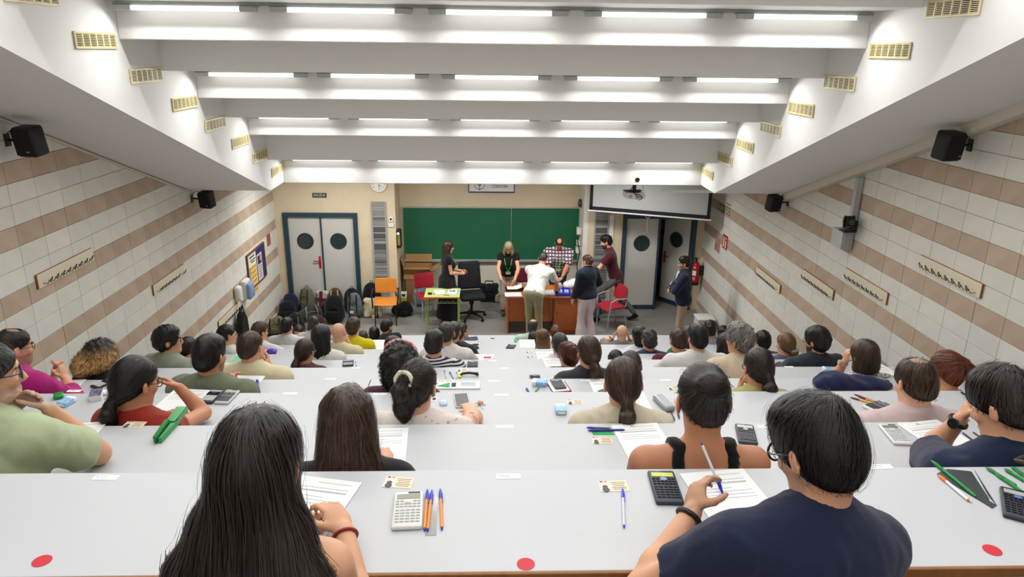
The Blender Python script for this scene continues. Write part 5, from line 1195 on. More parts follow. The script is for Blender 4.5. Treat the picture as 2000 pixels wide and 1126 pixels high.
sit(5, 1596, 635, 'bearded man with glasses in a dark charcoal shirt by the right aisle', ('short', 'black', dict(t=.022, top=.008, amp=.004, nape=-.11)), T_('darkshirt', '#2a3036', sleeve=1.9, inf=.018), yaw=34, pitch=8, byaw=8, sw=.47, glasses='#2b211c', beard='#14100e', bearda=.95, ra='wide', la='wide', skin='light', eyes=True)
# ---- fifth row from the stage
sit(6, 366, 654, 'person with dark hair in a low knot behind the woman with glasses', ('bun', 'dark', dict(t=.012, tie=(-.03, -.1, -.06), bun=.034)), T_('greytop', '#5a5a58', sleeve=.8), yaw=-16, pitch=16, sw=.37)
sit(6, 627, 630, 'person with long straight black hair over a white top', ('long', 'black', dict(len=.22, t=.018, amp=.002, flare=.6)), T_('whitetop', '#d8d6d2', sleeve=.8), yaw=-4, pitch=8, sw=.37, face=False)
sit(6, 768, 652, 'person with mid-brown hair hidden behind the curly black hair', ('bob', 'brown', dict(t=.016, cut=.12, amp=.003)), T_('greytop', '#5a5a58', sleeve=.8), yaw=-6, pitch=16, sw=.37, face=False)
sit(6, 872, 624, 'dark-haired man in a white shirt next to the striped T-shirt', ('short', 'dkgrey', dict(t=.010, amp=.002)), T_('whitetee', '#d9d8d4', sleeve=.9), yaw=-8, pitch=10, sw=.45, ra='wide', skin='light')
sit(6, 1093, 645, 'person with very short dark grey hair, glasses, facing the board', ('short', 'dkgrey', dict(t=.008, amp=.001, nape=-.09)), T_('whitetop', '#d8d6d2', sleeve=.8), yaw=12, pitch=10, sw=.38, glasses='#c9c9c9')
sit(6, 1203, 681, 'person with black hair bent low over the desk', ('short', 'black', dict(t=.014, nape=-.1)), T_('greytop', '#5a5a58', sleeve=.8), yaw=4, pitch=34, sw=.38)
sit(6, 1325, 638, 'man with a bald spot, green scarf and maroon sweater', ('receding', 'brown', dict(t=.014, bx=.022, by=.028, amp=.004)), T_('maroonknit', '#5d2030', sleeve=1.8, hood=True), yaw=6, pitch=18, sw=.42, scalp='brown', scalpa=.4, key='scarf')
sit(6, 1535, 645, 'person with light brown hair in a low bun with a patterned scrunchie', ('bun', 'light', dict(t=.012, tie=(.03, -.105, -.065), bun=.04, amp=.003)), T_('lilactop', '#5d5470', sleeve=.8), yaw=14, pitch=10, sw=.37, key='scr')
sit(6, 1418, 646, 'person with dark purple-black hair behind the grey-haired man', ('bob', 'dark', dict(t=.015, cut=.12)), T_('greytop', '#5a5a58', sleeve=.8), yaw=0, pitch=14, sw=.37, face=False)
# ---- fourth row from the stage
sit(7, 443, 630, 'person with hair in a bun, glasses and a white shirt by the left aisle', ('bun', 'black', dict(t=.01, tie=(0, -.125, .0), bun=.03)), T_('whiteshirt', '#d6d6d4', sleeve=1.9, collar=.03), yaw=-48, pitch=6, byaw=-20, sw=.38, glasses='#8a8580', eyes=True, skin='light')
sit(7, 661, 626, 'bald man in a cream shirt with his hand at his chin', None, T_('creamtee', '#d5cba9', sleeve=.8, inf=.015), yaw=-14, pitch=6, sw=.45, ra='face', skin='fair', scalp='light', scalpa=.12)
sit(7, 1268, 641, 'man with tousled grey-black hair in a denim shirt', ('short', 'dkgrey', dict(t=.018, top=.012, amp=.006, lift=2)), T_('denim', '#34435c', sleeve=1.8), yaw=6, pitch=14, sw=.42)
sit(7, 1490, 642, 'person with black hair tied at the nape near the right wall', ('tight', 'black', dict(t=.014, tie=(0, -.11, -.05))), T_('greytop', '#5a5a58', sleeve=.8), yaw=6, pitch=12, sw=.37)
sit(7, 886, 624, 'greying man in a dark shirt behind the white shirt', ('short', 'dkgrey', dict(t=.010, amp=.002)), T_('darkshirt', '#2a3036', sleeve=1.8), yaw=-14, pitch=8, sw=.44, ra='wide')
# ---- third row from the stage
sit(8, 507, 626, 'brown-haired man in a white shirt with his forearm on the desk', ('short', 'midbrown', dict(t=.012, top=.012, amp=.003)), T_('whiteshirt', '#d6d6d4', sleeve=1.3), yaw=-38, pitch=6, byaw=-16, sw=.43, eyes=True, skin='light', ra='wide')
sit(8, 690, 618, 'brown-haired person in a bright yellow shirt', ('short', 'midbrown', dict(t=.018, top=.008, amp=.004, nape=-.1)), T_('yellowshirt', '#d9c916', sleeve=.8), yaw=-16, pitch=8, sw=.44, la='face', skin='fair')
sit(8, 1060, 639, 'person with long blonde hair and bare shoulders', ('long', 'light', dict(len=.2, t=.014, flare=.6, tipc='blonde', tip0=-.05, tipl=.25)), T_('whitestrap', '#d8d6d2', cut='tank', name='strap_top'), yaw=6, pitch=10, sw=.36, face=False, skin='light')
sit(8, 1249, 634, 'person with black hair and glasses in a white sleeveless top', ('bob', 'black', dict(t=.013, cut=.13)), T_('whitetop', '#d8d6d2', sleeve=.1), yaw=40, pitch=8, sw=.37, glasses='#5a2a2a', eyes=True, skin='light')
sit(8, 1345, 634, 'person with curly auburn hair behind the green scarf', ('curly', 'auburn', dict(t=.018, nape=-.1, curl=.008)), T_('greytop', '#5a5a58', sleeve=.8), yaw=-4, pitch=12, sw=.37, face=False)
sit(8, 896, 629, 'man with short brown hair beside the greying man', ('short', 'brown', dict(t=.010)), T_('darkshirt', '#2a3036', sleeve=1.8), yaw=-22, pitch=8, sw=.43)
# ---- second row from the stage
sit(9, 560, 618, 'dark-haired man in a white shirt facing the bags', ('short', 'black', dict(t=.013, top=.006)), T_('whiteshirt', '#d6d6d4', sleeve=1.8, inf=.016), yaw=-14, pitch=8, sw=.46, skin='light')
sit(9, 707, 643, 'person with dark hair beside the yellow shirt', ('bob', 'dark', dict(t=.013, cut=.12)), T_('blacktop', '#1b1a1c', sleeve=.8), yaw=-18, pitch=10, sw=.36, face=False)
sit(10, 731, 635, 'person with dark hair clipped half up beside the bearded man', ('bob', 'dark', dict(t=.013, cut=.13)), T_('blacktop', '#1b1a1c', sleeve=.8), yaw=0, pitch=12, sw=.31, s=.93, face=False)
sit(9, 1043, 645, 'person with dark hair next to the long blonde hair', ('bob', 'dark', dict(t=.012, cut=.12)), T_('whitetop', '#d8d6d2', sleeve=.8), yaw=4, pitch=14, sw=.36, face=False)
sit(9, 1086, 633, 'person with wavy auburn hair pinned up', ('bun', 'auburn', dict(t=.018, tie=(0, -.10, .04), bun=.04, amp=.005)), T_('greytop', '#5a5a58', sleeve=.8), yaw=0, pitch=12, sw=.36)
sit(9, 1215, 631, 'bald man in a grey shirt with both hands at his face', None, T_('greyshirt', '#7d7d7d', sleeve=.8), yaw=0, pitch=12, sw=.43, la='temple', ra='temple', skin='fair', scalp='light', scalpa=.1, glasses='#3a3a3a')
sit(9, 1387, 624, 'person with black hair, red collar and a striped shirt near the right aisle', ('short', 'black', dict(t=.015, top=.006)), T_('stripegrey', '#c9c9c6', 'stripes', '#7d8790', sleeve=1.8), yaw=-4, pitch=10, sw=.42)
sit(9, 1412, 633, 'person with dark hair held up by a black claw clip', ('bun', 'black', dict(t=.012, tie=(0, -.10, .05), bun=.036, amp=.006)), T_('redtop2', '#a02a2e', sleeve=.8), yaw=0, pitch=14, sw=.36)
# ---- front row
sit(10, 583, 632, 'person with parted dark hair and glasses turned round to face back', ('pony', 'dark', dict(t=.010, tie=(0, -.115, -.04), len=.1)), T_('whitetop', '#d8d6d2', sleeve=.8), yaw=172, pitch=8, byaw=70, sw=.32, s=.93, glasses='#3a3230', eyes=True, skin='light', la='lap', ra='lap')
sit(10, 613, 614, 'man with short grey-brown hair in a white T-shirt, front row', ('short', 'dkgrey', dict(t=.009)), T_('whitetee', '#d9d8d4', sleeve=.8), yaw=6, pitch=8, sw=.45, skin='light')
sit(10, 756, 620, 'bearded dark-haired man in a dark jacket, front row', ('short', 'dark', dict(t=.012)), T_('darkjacket', '#23262e', sleeve=1.9, cut='jacket', name='jacket'), yaw=-44, pitch=6, byaw=-18, sw=.44, beard='#1a1310', bearda=.9, skin='light', eyes=True)
sit(10, 902, 627, 'person with dark hair resting a hand on the cheek, front row', ('short', 'dark', dict(t=.012)), T_('greytop', '#5a5a58', sleeve=.7), yaw=-16, pitch=10, sw=.40, ra='face')
sit(10, 1041, 620, 'balding man in a mint green shirt, front row', ('receding', 'dkgrey', dict(t=.006, bx=.055, by=.085, amp=.001)), T_('mintshirt', '#bcd4bf', sleeve=1.0, inf=.016), yaw=-18, pitch=6, sw=.45, ra='face', skin='fair', scalp='dkgrey', scalpa=.15)
print('audience done')
# ================================================================ PEOPLE ON THE STAGE
def stand(label, base, yaw, s, hair, shirt, legs, lean=0, hyaw=0, hpitch=8, la=None, ra=None, K=None, A=None, foot=None, fpitch=None, pvz=.92, key=None, hip=(0, 0), **sp):
    """standing person; yaw>0 turns left from facing the board; arm targets are (right, forward, up) from the base point"""
    y = math.radians(yaw); fw = V3(-math.sin(y), math.cos(y), 0); rt = V3(math.cos(y), math.sin(y), 0); B = V3(base[0], base[1], 0)
    W = lambda p: B+rt*p[0]+fw*p[1]+V3(0, 0, p[2])
    PV = W((hip[0], hip[1], pvz*s)); a = math.radians(lean); up = V3(0, 0, 1)*math.cos(a)+fw*math.sin(a); C7 = PV+up*.52*s
    R = rotm(yaw+hyaw, hpitch); H = C7+(up*.6+V3(0, 0, .4))*.155*s+fw*(.035+.05*math.sin(math.radians(max(0, hpitch))))*s
    def arm(q, d):
        d = dict(d or dict(w=(q*.24, .06, .80*s), pole=(q*.3, -1, 0), d=(0, .15, -1), n=(-q, 0, 0)))
        o = dict(d); o['w'] = W(d['w']) if not d.get('abs') else V3(*d['w'])
        for k in ('pole', 'd', 'n'):
            if k in d and not d.get('abs'): o[k] = rt*d[k][0]+fw*d[k][1]+V3(0, 0, d[k][2])
        return o
    K = {q: W(K[q]) if K else PV+rt*q*.095+fw*.035-V3(0, 0, .43*s) for q in (-1, 1)}
    A = {q: W(A[q]) if A else W((q*.1, 0, .085)) for q in (-1, 1)}
    sk = dict(H=H, C7=C7, PV=PV, la=arm(-1, la), ra=arm(1, ra), K=K, A=A, base=(base[0], base[1], 0), foot=fw if foot is None else foot, fpitch=fpitch or {})
    d = dict(hair=hair, shirt=shirt, legs=legs, syaw=yaw, s=s, stand=True, strands=380, seed=abs(int(base[0]*100)), eyes=True); d.update(sp)
    t, info = build_person('person', label, sk, R, d, .0103); info.update(H=H, R=R, PV=PV, t=t, s=s, W=W); PEOPLE[key] = info
    return info
def lanyard(key, green='#2fbf4a', drop=.36):
    """ribbon round the neck with a name badge, worn by the person"""
    I = PEOPLE[key]; C7, fw, up, rt, b3, t = I['C7'], I['fw'], I['up'], I['rt'], I['b3'], I['t']; b = MB()
    G = I['ssdf']
    def out(p, d, o=.006):
        q = p+d*.2
        for _ in range(40):
            v = float(G.sample(q[None])[0])
            if v < o: break
            q = q-d*max(.003, min(.02, v*.7))
        return q-b3
    way = [C7-up*(drop-.02), C7+rt*.03-up*(drop*.72), C7+rt*.055-up*(drop*.42), C7+rt*.07-up*(drop*.2)]
    frontR = [out(p, fw) for p in way]; frontL = [out(p-rt*2*((p-C7)@rt), fw) for p in way]
    back = [C7+rt*.075+fw*.03+up*.03-b3, C7+rt*.05-fw*.055+up*.03-b3, C7-rt*.05-fw*.055+up*.03-b3, C7-rt*.075+fw*.03+up*.03-b3]
    mid = frontR[0]; b.tube(frontR+back+frontL[::-1], .0075, 6)
    o = b.build('lanyard', mat('lanyard_green', green, .6), t, True)
    b = MB(); M = Matrix([list(rt), list(fw), list(up)]).transposed().to_4x4(); b.box((0, 0, 0), (.095, .004, .075), M=Matrix.Translation(Vector(mid+fw*.012-up*.03)) @ M); b.build('badge', mat('badge_white', '#eef0ee', .5), o)
    b = MB(); b.box((0, 0, 0), (.095, .003, .02), M=Matrix.Translation(Vector(mid+fw*.0145-up*.0)) @ M); b.build('badge_band', mat('lanyard_green', green, .6), o)
blackpants = dict(m=cloth('blackdress', '#151517'), skirt=True, name='skirt', waist=.1, sm=cloth('shoe_dark', '#1d1c1d'))
stand('woman in a long black sleeveless dress with a green lanyard by the green desk', (-.80, 13.30), -78, .955, ('long', 'brown', dict(len=.2, flare=.4, t=.012)), dict(m=cloth('blackdress', '#151517'), sleeve=.06, inf=.012, collar=.006, hem=.16, name='dress_top'), blackpants, hyaw=4, hpitch=8, bust=1, sw=.37, arm=.88, skin='light',
      la=dict(w=(-.02, .30, 1.03), pole=(-.5, -1, -.4), d=(.5, 1, 0), n=(.8, 0, -.4), curl=45), ra=dict(w=(.06, .28, 1.0), pole=(.5, -1, -.4), d=(-.5, 1, .05), n=(-.8, 0, -.4), curl=45), key='wblack')
lanyard('wblack', '#3ccf55')
stand('woman with long ash-blonde hair in a black top leafing through papers', (.40, 13.74), 178, .955, ('long', 'ashblonde', dict(len=.15, flare=.7, t=.010, tipc='blonde')), dict(m=cloth('blacktop', '#1b1a1c'), sleeve=.28, inf=.013, hem=.06), dict(m=cloth('sandtrs', '#b3a48f'), sm=cloth('shoe_tan', '#6b4a3a'), cuff=.062, w=1.05), lean=22, hpitch=46, bust=1, sw=.37, arm=.92, skin='light',
      la=dict(w=(-.13, .50, .90), pole=(-1, -.4, 0), d=(.5, .6, -.8), n=(.8, .2, -.2), curl=30), ra=dict(w=(.13, .50, .90), pole=(1, -.4, 0), d=(-.5, .6, -.8), n=(-.8, .2, -.2), curl=30), key='blonde')
lanyard('blonde', '#36d048')
stand('grey-haired man in a white polo bending over the teacher desk', (.86, 12.36), -24, 1.0, ('short', 'dkgrey', dict(t=.008, amp=.001)), dict(m=cloth('whitepolo', '#dcdcd9'), sleeve=.7, inf=.018, collar=.03, hem=.02), dict(m=cloth('khaki', '#9a9474'), sm=cloth('shoe_dark', '#1d1c1d'), cuff=.058, w=1.1), lean=40, hpitch=42, hip=(-.02, -.04), sw=.47, wf=1.12, skin='light',
      la=dict(w=(-.08, .62, .80), pole=(-1, -.2, .1), d=(.6, 1, -.2), n=(0, 0, -1), curl=30), ra=dict(w=(.24, .56, .82), pole=(1, -.3, .1), d=(-.5, 1, -.2), n=(0, 0, -1), curl=30), rw=('#1b1b1d', '#2b2d31', .007), lw=('#1b1b1d', '#2b2d31', .007), key='polo')
stand('stocky man in a plaid shirt with a green lanyard sorting things on the desk', (1.40, 13.80), 176, 1.0, ('receding', 'brown', dict(t=.008, bx=.045, by=.06, amp=.001)), dict(m=cloth('plaid', '#cfc9cc', 'plaid', '#2c3050'), sleeve=.85, inf=.02, collar=.03, hem=.12), dict(m=cloth('jeans', '#2c3442')), lean=22, hpitch=44, sw=.49, wf=1.3, arm=1.08, skin='tan', beard='#2a1e18', bearda=.4,
      la=dict(w=(-.07, .50, .92), pole=(-1, -.4, 0), d=(.7, .6, -.5), n=(.4, .2, -.9), curl=35), ra=dict(w=(.10, .48, .92), pole=(1, -.4, 0), d=(-.7, .6, -.5), n=(-.4, .2, -.9), curl=35), lw=('#1b1b1d', '#2b2d31', .007), key='plaid')
lanyard('plaid', '#3f9a4c', .34)
stand('woman with a brown hair bun, navy sweatshirt and pale pink wide trousers', (1.80, 12.32), 30, .955, ('bun', 'brown', dict(t=.011, tie=(.0, -.11, .01), bun=.034, tipc='light', tip0=-.1, tipl=.1)), dict(m=cloth('navysweat', '#222a38'), sleeve=1.93, inf=.024, collar=.035, hem=.02), dict(m=cloth('pinktrs', '#e6d6dc'), w=1.12, cuff=.10, sm=cloth('shoe_dark', '#1d1c1d')), hyaw=16, hpitch=14, sw=.40, wf=1.1, skin='fair', glasses='#2a2422',
      la=dict(w=(-.25, .10, .80), pole=(-.4, -1, 0), d=(0, .3, -1), n=(1, 0, 0), curl=35), ra=dict(w=(.2, .2, .95), pole=(1, -.6, -.1), d=(-.3, 1, -.2), n=(-1, 0, 0), curl=35), key='pink')
stand('young bearded man in a maroon T-shirt striding past the red chair', (2.55, 13.35), 82, 1.06, ('short', 'black', dict(t=.014, top=.014, amp=.003)), dict(m=cloth('maroontee', '#4c1a26'), sleeve=.62, inf=.016, hem=.10), dict(m=cloth('greytrs2', '#66676b'), sm=cloth('shoe_dark', '#1d1c1d'), cuff=.048), lean=16, hpitch=14, sw=.45, skin='light', beard='#17110f', bearda=.9, pvz=.87, hip=(0, .05),
      la=dict(w=(-.30, .62, .98), pole=(-.4, -.6, -.8), d=(-.2, 1, -.2), n=(.3, 0, -1), curl=25), ra=dict(w=(.12, .30, 1.08), pole=(1, -.8, -.1), d=(-.7, .8, .1), n=(-.6, -.3, -.5), curl=50),
      K={-1: (-.1, .42, .60), 1: (.08, -.08, .48)}, A={-1: (-.1, .38, .10), 1: (.08, -.36, .13)}, fpitch={1: 22}, key='stride')
lanyard('stride', '#46b04e', .30)
stand('man in a navy blazer and beige trousers with folded arms by the right door', (3.47, 11.98), 74, 1.0, ('short', 'dark', dict(t=.013, top=.012, amp=.003)), dict(m=cloth('blazer', '#1f2840'), cut='jacket', sleeve=1.9, inf=.02, collar=.02, hem=.15, name='blazer', inner=cloth('whiteshirt', '#d6d6d4')), dict(m=cloth('chino', '#b39b7e'), cuff=.052), hyaw=2, hpitch=6, sw=.46, wf=1.1, skin='light', glasses='#221d1b', beard='#2a1e18', bearda=.35,
      la=dict(w=(.06, .24, 1.14), pole=(-1, -.1, -.6), d=(1, .1, .15), n=(0, -1, 0), curl=35), ra=dict(w=(-.04, .27, 1.10), pole=(1, -.1, -.6), d=(-1, .1, .1), n=(0, -1, 0), curl=35), key='blazer')
# ---- small extras worn by the audience
def band(key, p, r, col, name, rr=.012, axis=(0, 1, .2)):
    I = PEOPLE[key]; Th = I['Th']; b = MB(); ax = Vector(axis).normalized(); u = ax.orthogonal().normalized(); v = ax.cross(u); c = V3(*p)
    b.tube([Th(*(c+np.array(u)*r*math.cos(i*PI/7)+np.array(v)*r*math.sin(i*PI/7))) for i in range(14)], [rr*I['s']*(1+.15*math.sin(i*2.4)) for i in range(14)], 8, True); return b.build(name, mat('band_'+col, col, .8), I['t'], True)
band('Hh', (-.027, -.125, .047), .033, '#d8d0bd', 'scrunchie', .013, (0, 1, 0))
band('scr', (.03, -.108, -.05), .03, '#8c93a8', 'scrunchie', .011, (0, .6, 1))
I = PEOPLE['M']; b = MB(); b.tube([I['Th'](.112*math.cos(a), -.02, .045+.112*math.sin(a)) for a in np.linspace(.55, PI-.55, 12)], .009, 8); b.build('headband', mat('headband_red', '#b0303a', .7, color2='#e4dcd8', vscale=60), I['t'], True)
I = PEOPLE['scarf']; b = MB(); C7 = I['C7']-I['b3']; b.tube([C7+I['rt']*.085*math.cos(a)+I['fw']*(.03+.08*math.sin(a))+I['up']*.02 for a in np.linspace(0, 2*PI, 14)[:-1]], .03, 8, True); b.build('scarf', cloth('greenscarf', '#2c7a3a'), I['t'], True)
# ================================================================ THINGS ON THE STAGE
def bag(loc, size, col, label, rz=0, lean=0, cut='backpack', strap=None, pocket=True, extra=None, roll=0, name='backpack'):
    wx, dy, hz = size; t = thing(name, label, 'bag', loc, rz); t.rotation_euler = (lean, roll, rz); m = cloth('bag_'+col[1:], col); ms = cloth('strap_'+(strap or '#161616')[1:], strap or '#161616')
    g = SDF((-wx, -dy, -.05), (wx, dy, hz+.08), .017)
    if cut == 'backpack':
        g.ell((0, 0, hz*.42), (wx*.5, dy*.5, hz*.44), None, .03); g.ell((0, 0, hz*.25), (wx*.48, dy*.48, hz*.27), None, .05); g.ell((0, .01, hz*.7), (wx*.43, dy*.4, hz*.3), None, .05)
    elif cut == 'box':
        for x in (-1, 1):
            for z in (.1, .88): g.cone((x*wx*.36, -dy*.2, hz*z), (x*wx*.36, dy*.2, hz*z), min(wx, dy)*.22, min(wx, dy)*.22, .06)
        g.ell((0, 0, hz*.5), (wx*.5, dy*.42, hz*.5), None, .08)
    elif cut == 'slump':
        g.ell((0, 0, hz*.35), (wx*.5, dy*.5, hz*.38), None, .05); g.ell((wx*.12, 0, hz*.62), (wx*.3, dy*.4, hz*.36), None, .06); g.ell((-wx*.2, -dy*.1, hz*.3), (wx*.3, dy*.4, hz*.3), None, .06)
    g.half((0, 0, 0), (0, 0, -1), .008)
    Vt, F = g.mesh(); N = vnormals(Vt, F); Vt = Vt+N*(SineNoise(28, 6)(Vt)*.004+SineNoise(80, 6)(Vt)*.0015)[:, None]; np_obj('body', Vt, F, m, t)
    if pocket:
        b = MB(); b.box((0, -dy*.47, hz*.3), (wx*.62, dy*.2, hz*.38), .03, seg=3); b.build('front_pocket', m, t, True)
        b = MB(); b.tube([(-wx*.3, -dy*.49, hz*.62), (0, -dy*.52, hz*.7), (wx*.3, -dy*.49, hz*.62)], .005, 6); b.build('zip', ms, t, True)
    if cut == 'backpack':
        b = MB(); b.tube([(-.03, .02, hz*.97), (-.02, .02, hz*1.06), (.02, .02, hz*1.06), (.03, .02, hz*.97)], .007, 6); b.build('handle', ms, t, True)
    for s in ((-1, 1) if strap else ()):
        b = MB(); b.tube([(s*wx*.2, -dy*.3, hz*.95), (s*wx*.24, -dy*.53, hz*.7), (s*wx*.24, -dy*.56, hz*.4), (s*wx*.26, -dy*.5, hz*.05)], .013, 6); b.build('strap', ms, t, True)
    if extra: extra(t, wx, dy, hz)
    return t
def lab_patch(t, wx, dy, hz):
    b = MB(); b.box((-wx*.1, -dy*.59, hz*.3), (.07, .006, .05)); b.build('patch', M_swhite, t)
bag((-3.98, 13.55, 0), (.34, .28, .36), '#1a1d26', 'dark navy backpack lowest against the left wall', .3)
bag((-4.0, 13.88, 0), (.32, .26, .40), '#1f2a47', 'navy blue backpack behind the dark one', -.2)
bag((-3.67, 13.91, .0), (.32, .24, .52), '#6a6a58', 'olive green backpack standing against the left door', -.25, strap='#3a3a30')
bag((-3.38, 13.89, 0), (.26, .16, .44), '#c9bfc0', 'white and maroon patterned tote leaning on the left door', -.2, -.2, 'box', None, False, name='tote_bag')
b = MB(); b.box((0, -.075, .25), (.06, .03, .36)); b.box((0, -.075, .26), (.24, .03, .06)); o = b.build('maroon_print', cloth('maroonprint', '#6b2630')); o.parent = bpy.data.objects.get('tote_bag.001') or bpy.data.objects['tote_bag']
bag((-3.52, 13.45, 0), (.46, .34, .32), '#3d3f36', 'olive and grey hiking backpack lying on its side', .5, cut='slump', strap='#8a8c88')
bag((-3.1, 13.92, 0), (.30, .20, .50), '#4d4028', 'khaki backpack with beige straps against the door', 0, strap='#cbb38a')
bag((-3.17, 13.63, 0), (.28, .22, .26), '#17181a', 'small black leather bag before the khaki backpack', .1, cut='box', pocket=False)
bag((-2.76, 13.90, .0), (.34, .24, .50), '#18191c', 'black backpack with grey trim by the door gap', .1, strap='#3a3c40')
bag((-3.0, 13.30, 0), (.40, .30, .56), '#141517', 'large plain black backpack at the front of the pile', -.05)
bag((-2.65, 13.56, 0), (.30, .22, .52), '#66696c', 'grey backpack with black straps and a white patch', -.1, strap='#1b1c1e', pocket=True, extra=lab_patch)
def tote_string(t, w, d, h):
    b = MB(); b.tube([(-.06, -d*.5, h*.9), (-.03, -d*.56, h*.5), (.03, -d*.56, h*.45), (.06, -d*.5, h*.92)], .008, 6); b.build('cord', cloth('strap_d9cba8', '#d9cba8'), t, True)
    b = MB(); b.box((.02, -d*.5, h*.08), (.07, .02, .09), .01); b.build('tag', cloth('creamtote', '#d9d0ae'), t)
bag((-2.3, 13.58, 0), (.36, .20, .40), '#d6ccab', 'cream canvas tote bag with a cord', .05, -.06, 'box', None, False, tote_string, name='tote_bag')
bag((-2.36, 13.9, .0), (.40, .2, .62), '#16181c', 'round black backpack against the door frame', 0)
bag((-1.72, 13.72, 0), (.44, .3, .30), '#141416', 'black bag slumped beside the orange chair', -.3, cut='slump')
bag((-3.98, 12.72, 0), (.38, .3, .34), '#6d6850', 'beige and black mesh backpack nearest the coat rack', .2, cut='slump', strap='#17181a')
bag((-3.6, 12.66, 0), (.36, .3, .40), '#16171a', 'black backpack with light piping by the front row', .1, strap='#5a5c5e')
bag((-3.28, 12.98, 0), (.34, .28, .26), '#3a2226', 'dark red and black gym bag among the backpacks', -.1, cut='slump')
bag((-1.42, 14.28, 0), (.30, .2, .44), '#74828f', 'grey-blue backpack under the cardboard box', .0, strap='#8d99a4')
t = bag((.02, 14.55, 0), (.42, .2, .40), '#15171a', 'black laptop briefcase with a handle on the floor', .0, cut='box', pocket=True, name='briefcase')
b = MB(); b.tube([(-.09, 0, .39), (-.08, 0, .45), (.08, 0, .45), (.09, 0, .39)], .012, 8); b.build('handle', M_black, t, True)
bag((.26, 14.5, 0), (.24, .16, .26), '#a8988a', 'small beige handbag behind the blonde woman', .2, cut='slump', name='handbag')
# cardboard boxes
M_card = mat('cardboard', '#b58a5a', .8, var=.1, vscale=10); M_cardd = mat('cardboard_dark', '#946d45', .8, var=.1, vscale=10)
t = thing('cardboard_box', 'closed brown cardboard box under the open one', 'box', (-1.48, 14.62, 0))
b = MB(); b.box((0, 0, .26), (.5, .38, .52), .004); b.build('body', M_cardd, t); b = MB(); b.box((0, 0, .522), (.06, .38, .003)); b.build('tape', mat('tape', '#a5895c', .4), t)
t = thing('cardboard_box', 'open brown cardboard box with flaps spread', 'box', (-1.48, 14.60, .526)); W_, D_, H_ = .56, .36, .26
b = MB(); b.box((0, 0, .004), (W_, D_, .008)); b.box((0, -D_/2, H_/2), (W_, .006, H_)); b.box((0, D_/2, H_/2), (W_, .006, H_)); b.box((-W_/2, 0, H_/2), (.006, D_, H_)); b.box((W_/2, 0, H_/2), (.006, D_, H_)); b.build('body', M_card, t)
for nm, c, d, r in (('flap', (0, -D_/2-.06, H_-.06), (W_, .006, .19), (.85, 0, 0)), ('flap', (0, D_/2+.02, H_+.1), (W_, .006, .22), (-.15, 0, 0)), ('flap', (-W_/2-.03, 0, H_+.09), (.006, D_, .19), (0, -.3, 0)), ('flap', (W_/2+.09, -.02, H_-.03), (.006, D_, .22), (0, 1.15, 0))):
    b = MB(); b.box((0, 0, 0), d); b.build(nm, M_card, t, loc=c, rot=r)
t = thing('carton', 'small yellow and white carton on the floor beside the blue bag', 'box', (-1.76, 14.3, 0))
b = MB(); b.box((0, 0, .09), (.12, .14, .18), .003); b.build('lower_half', mat('carton_yellow', '#d8b01e', .6), t); b = MB(); b.box((0, 0, .23), (.12, .14, .1), .003); b.build('upper_half', M_swhite, t); b = MB(); b.box((0, -.072, .24), (.07, .003, .05)); b.build('logo_block', M_sgreen, t)
# ---- loose sheets, printed cards and small things: builders
M_paper = mat('paper_white', '#e9eaea', .7); M_ink = mat('print_grey', '#b4b6b9', .8); M_inkd = mat('print_dark', '#3a3b3e', .7)
def paper(loc, rz, label, w=.21, l=.297, lines=6, group=None, mark=False, off=0):
    t = thing('exam_sheet', label, 'paper', Vector(loc)+Vector((0, 0, .0015)), rz, group); b = MB(); b.box((0, 0, .0006+off), (w, l, .0012)); b.build('sheet', M_paper, t)
    b = MB(); y = l*.42
    for i in range(lines):
        wd = w*(.5 if i in (0, 3) else .78); b.box(((w*.78-wd)/2*(-1 if i % 2 else 1), y, .0013+off), (wd, .0028 if i != 2 else .008, .0004)); y -= l*(.055 if i not in (0, 2) else .09)
    o = b.build('print', M_ink, t); o['kind'] = 'stuff'
    if mark:
        b = MB(); b.tube([(-w*.12, l*.40, .002+off), (-w*.08, l*.45, .002+off), (-w*.04, l*.40, .002+off)], .0008, 4); b.build('logo', M_inkd, t)
    return t
def seat_label(loc, rz, label, group='white seat labels stuck along the desks'):
    t = thing('seat_label', label, 'label', loc, rz, group); b = MB(); b.box((0, 0, .0006), (.075, .026, .0012)); b.build('sticker', mat('label_white', '#f1f2f2', .4), t)
    b = MB(); b.box((-.028, .006, .0014), (.006, .005, .0005)); b.box((-.008, .006, .0014), (.026, .0025, .0005)); b.box((-.012, -.003, .0014), (.034, .002, .0005)); o = b.build('print', M_ink, t); o['kind'] = 'stuff'
    return t
def id_card(loc, rz, label):
    t = thing('identity_card', label, 'card', loc, rz); b = MB(); b.box((0, 0, .0007), (.088, .056, .0014), .002); b.build('card', mat('card_cream', '#e2d8c2', .35, color2='#e6cfae', vscale=40), t)
    b = MB(); b.box((-.026, -.006, .0016), (.028, .036, .0006)); b.build('photo', mat('card_photo', '#d8d8d6', .5), t)
    b = MB(); b.cyl((-.026, -.004, .0018), (-.026, -.004, .0024), .0085, n=14); b.cyl((-.026, -.019, .0018), (-.026, -.019, .0023), .011, n=14); b.build('portrait', mat('card_grey', '#55565a', .6), t)
    b = MB(); b.box((-.033, .024, .0016), (.009, .005, .0005)); b.build('flag_blue', mat('flag_blue', '#2b3a9a', .5), t); b = MB(); b.box((-.02, .024, .0016), (.009, .005, .0005)); b.build('flag_orange', mat('flag_orange', '#e08030', .5), t)
    b = MB()
    for i in range(5): b.box((.016, .018-i*.009, .0016), (.045-.006*(i % 3), .0022, .0005))
    o = b.build('print', mat('card_ink', '#7d7568', .7), t); o['kind'] = 'stuff'; return t
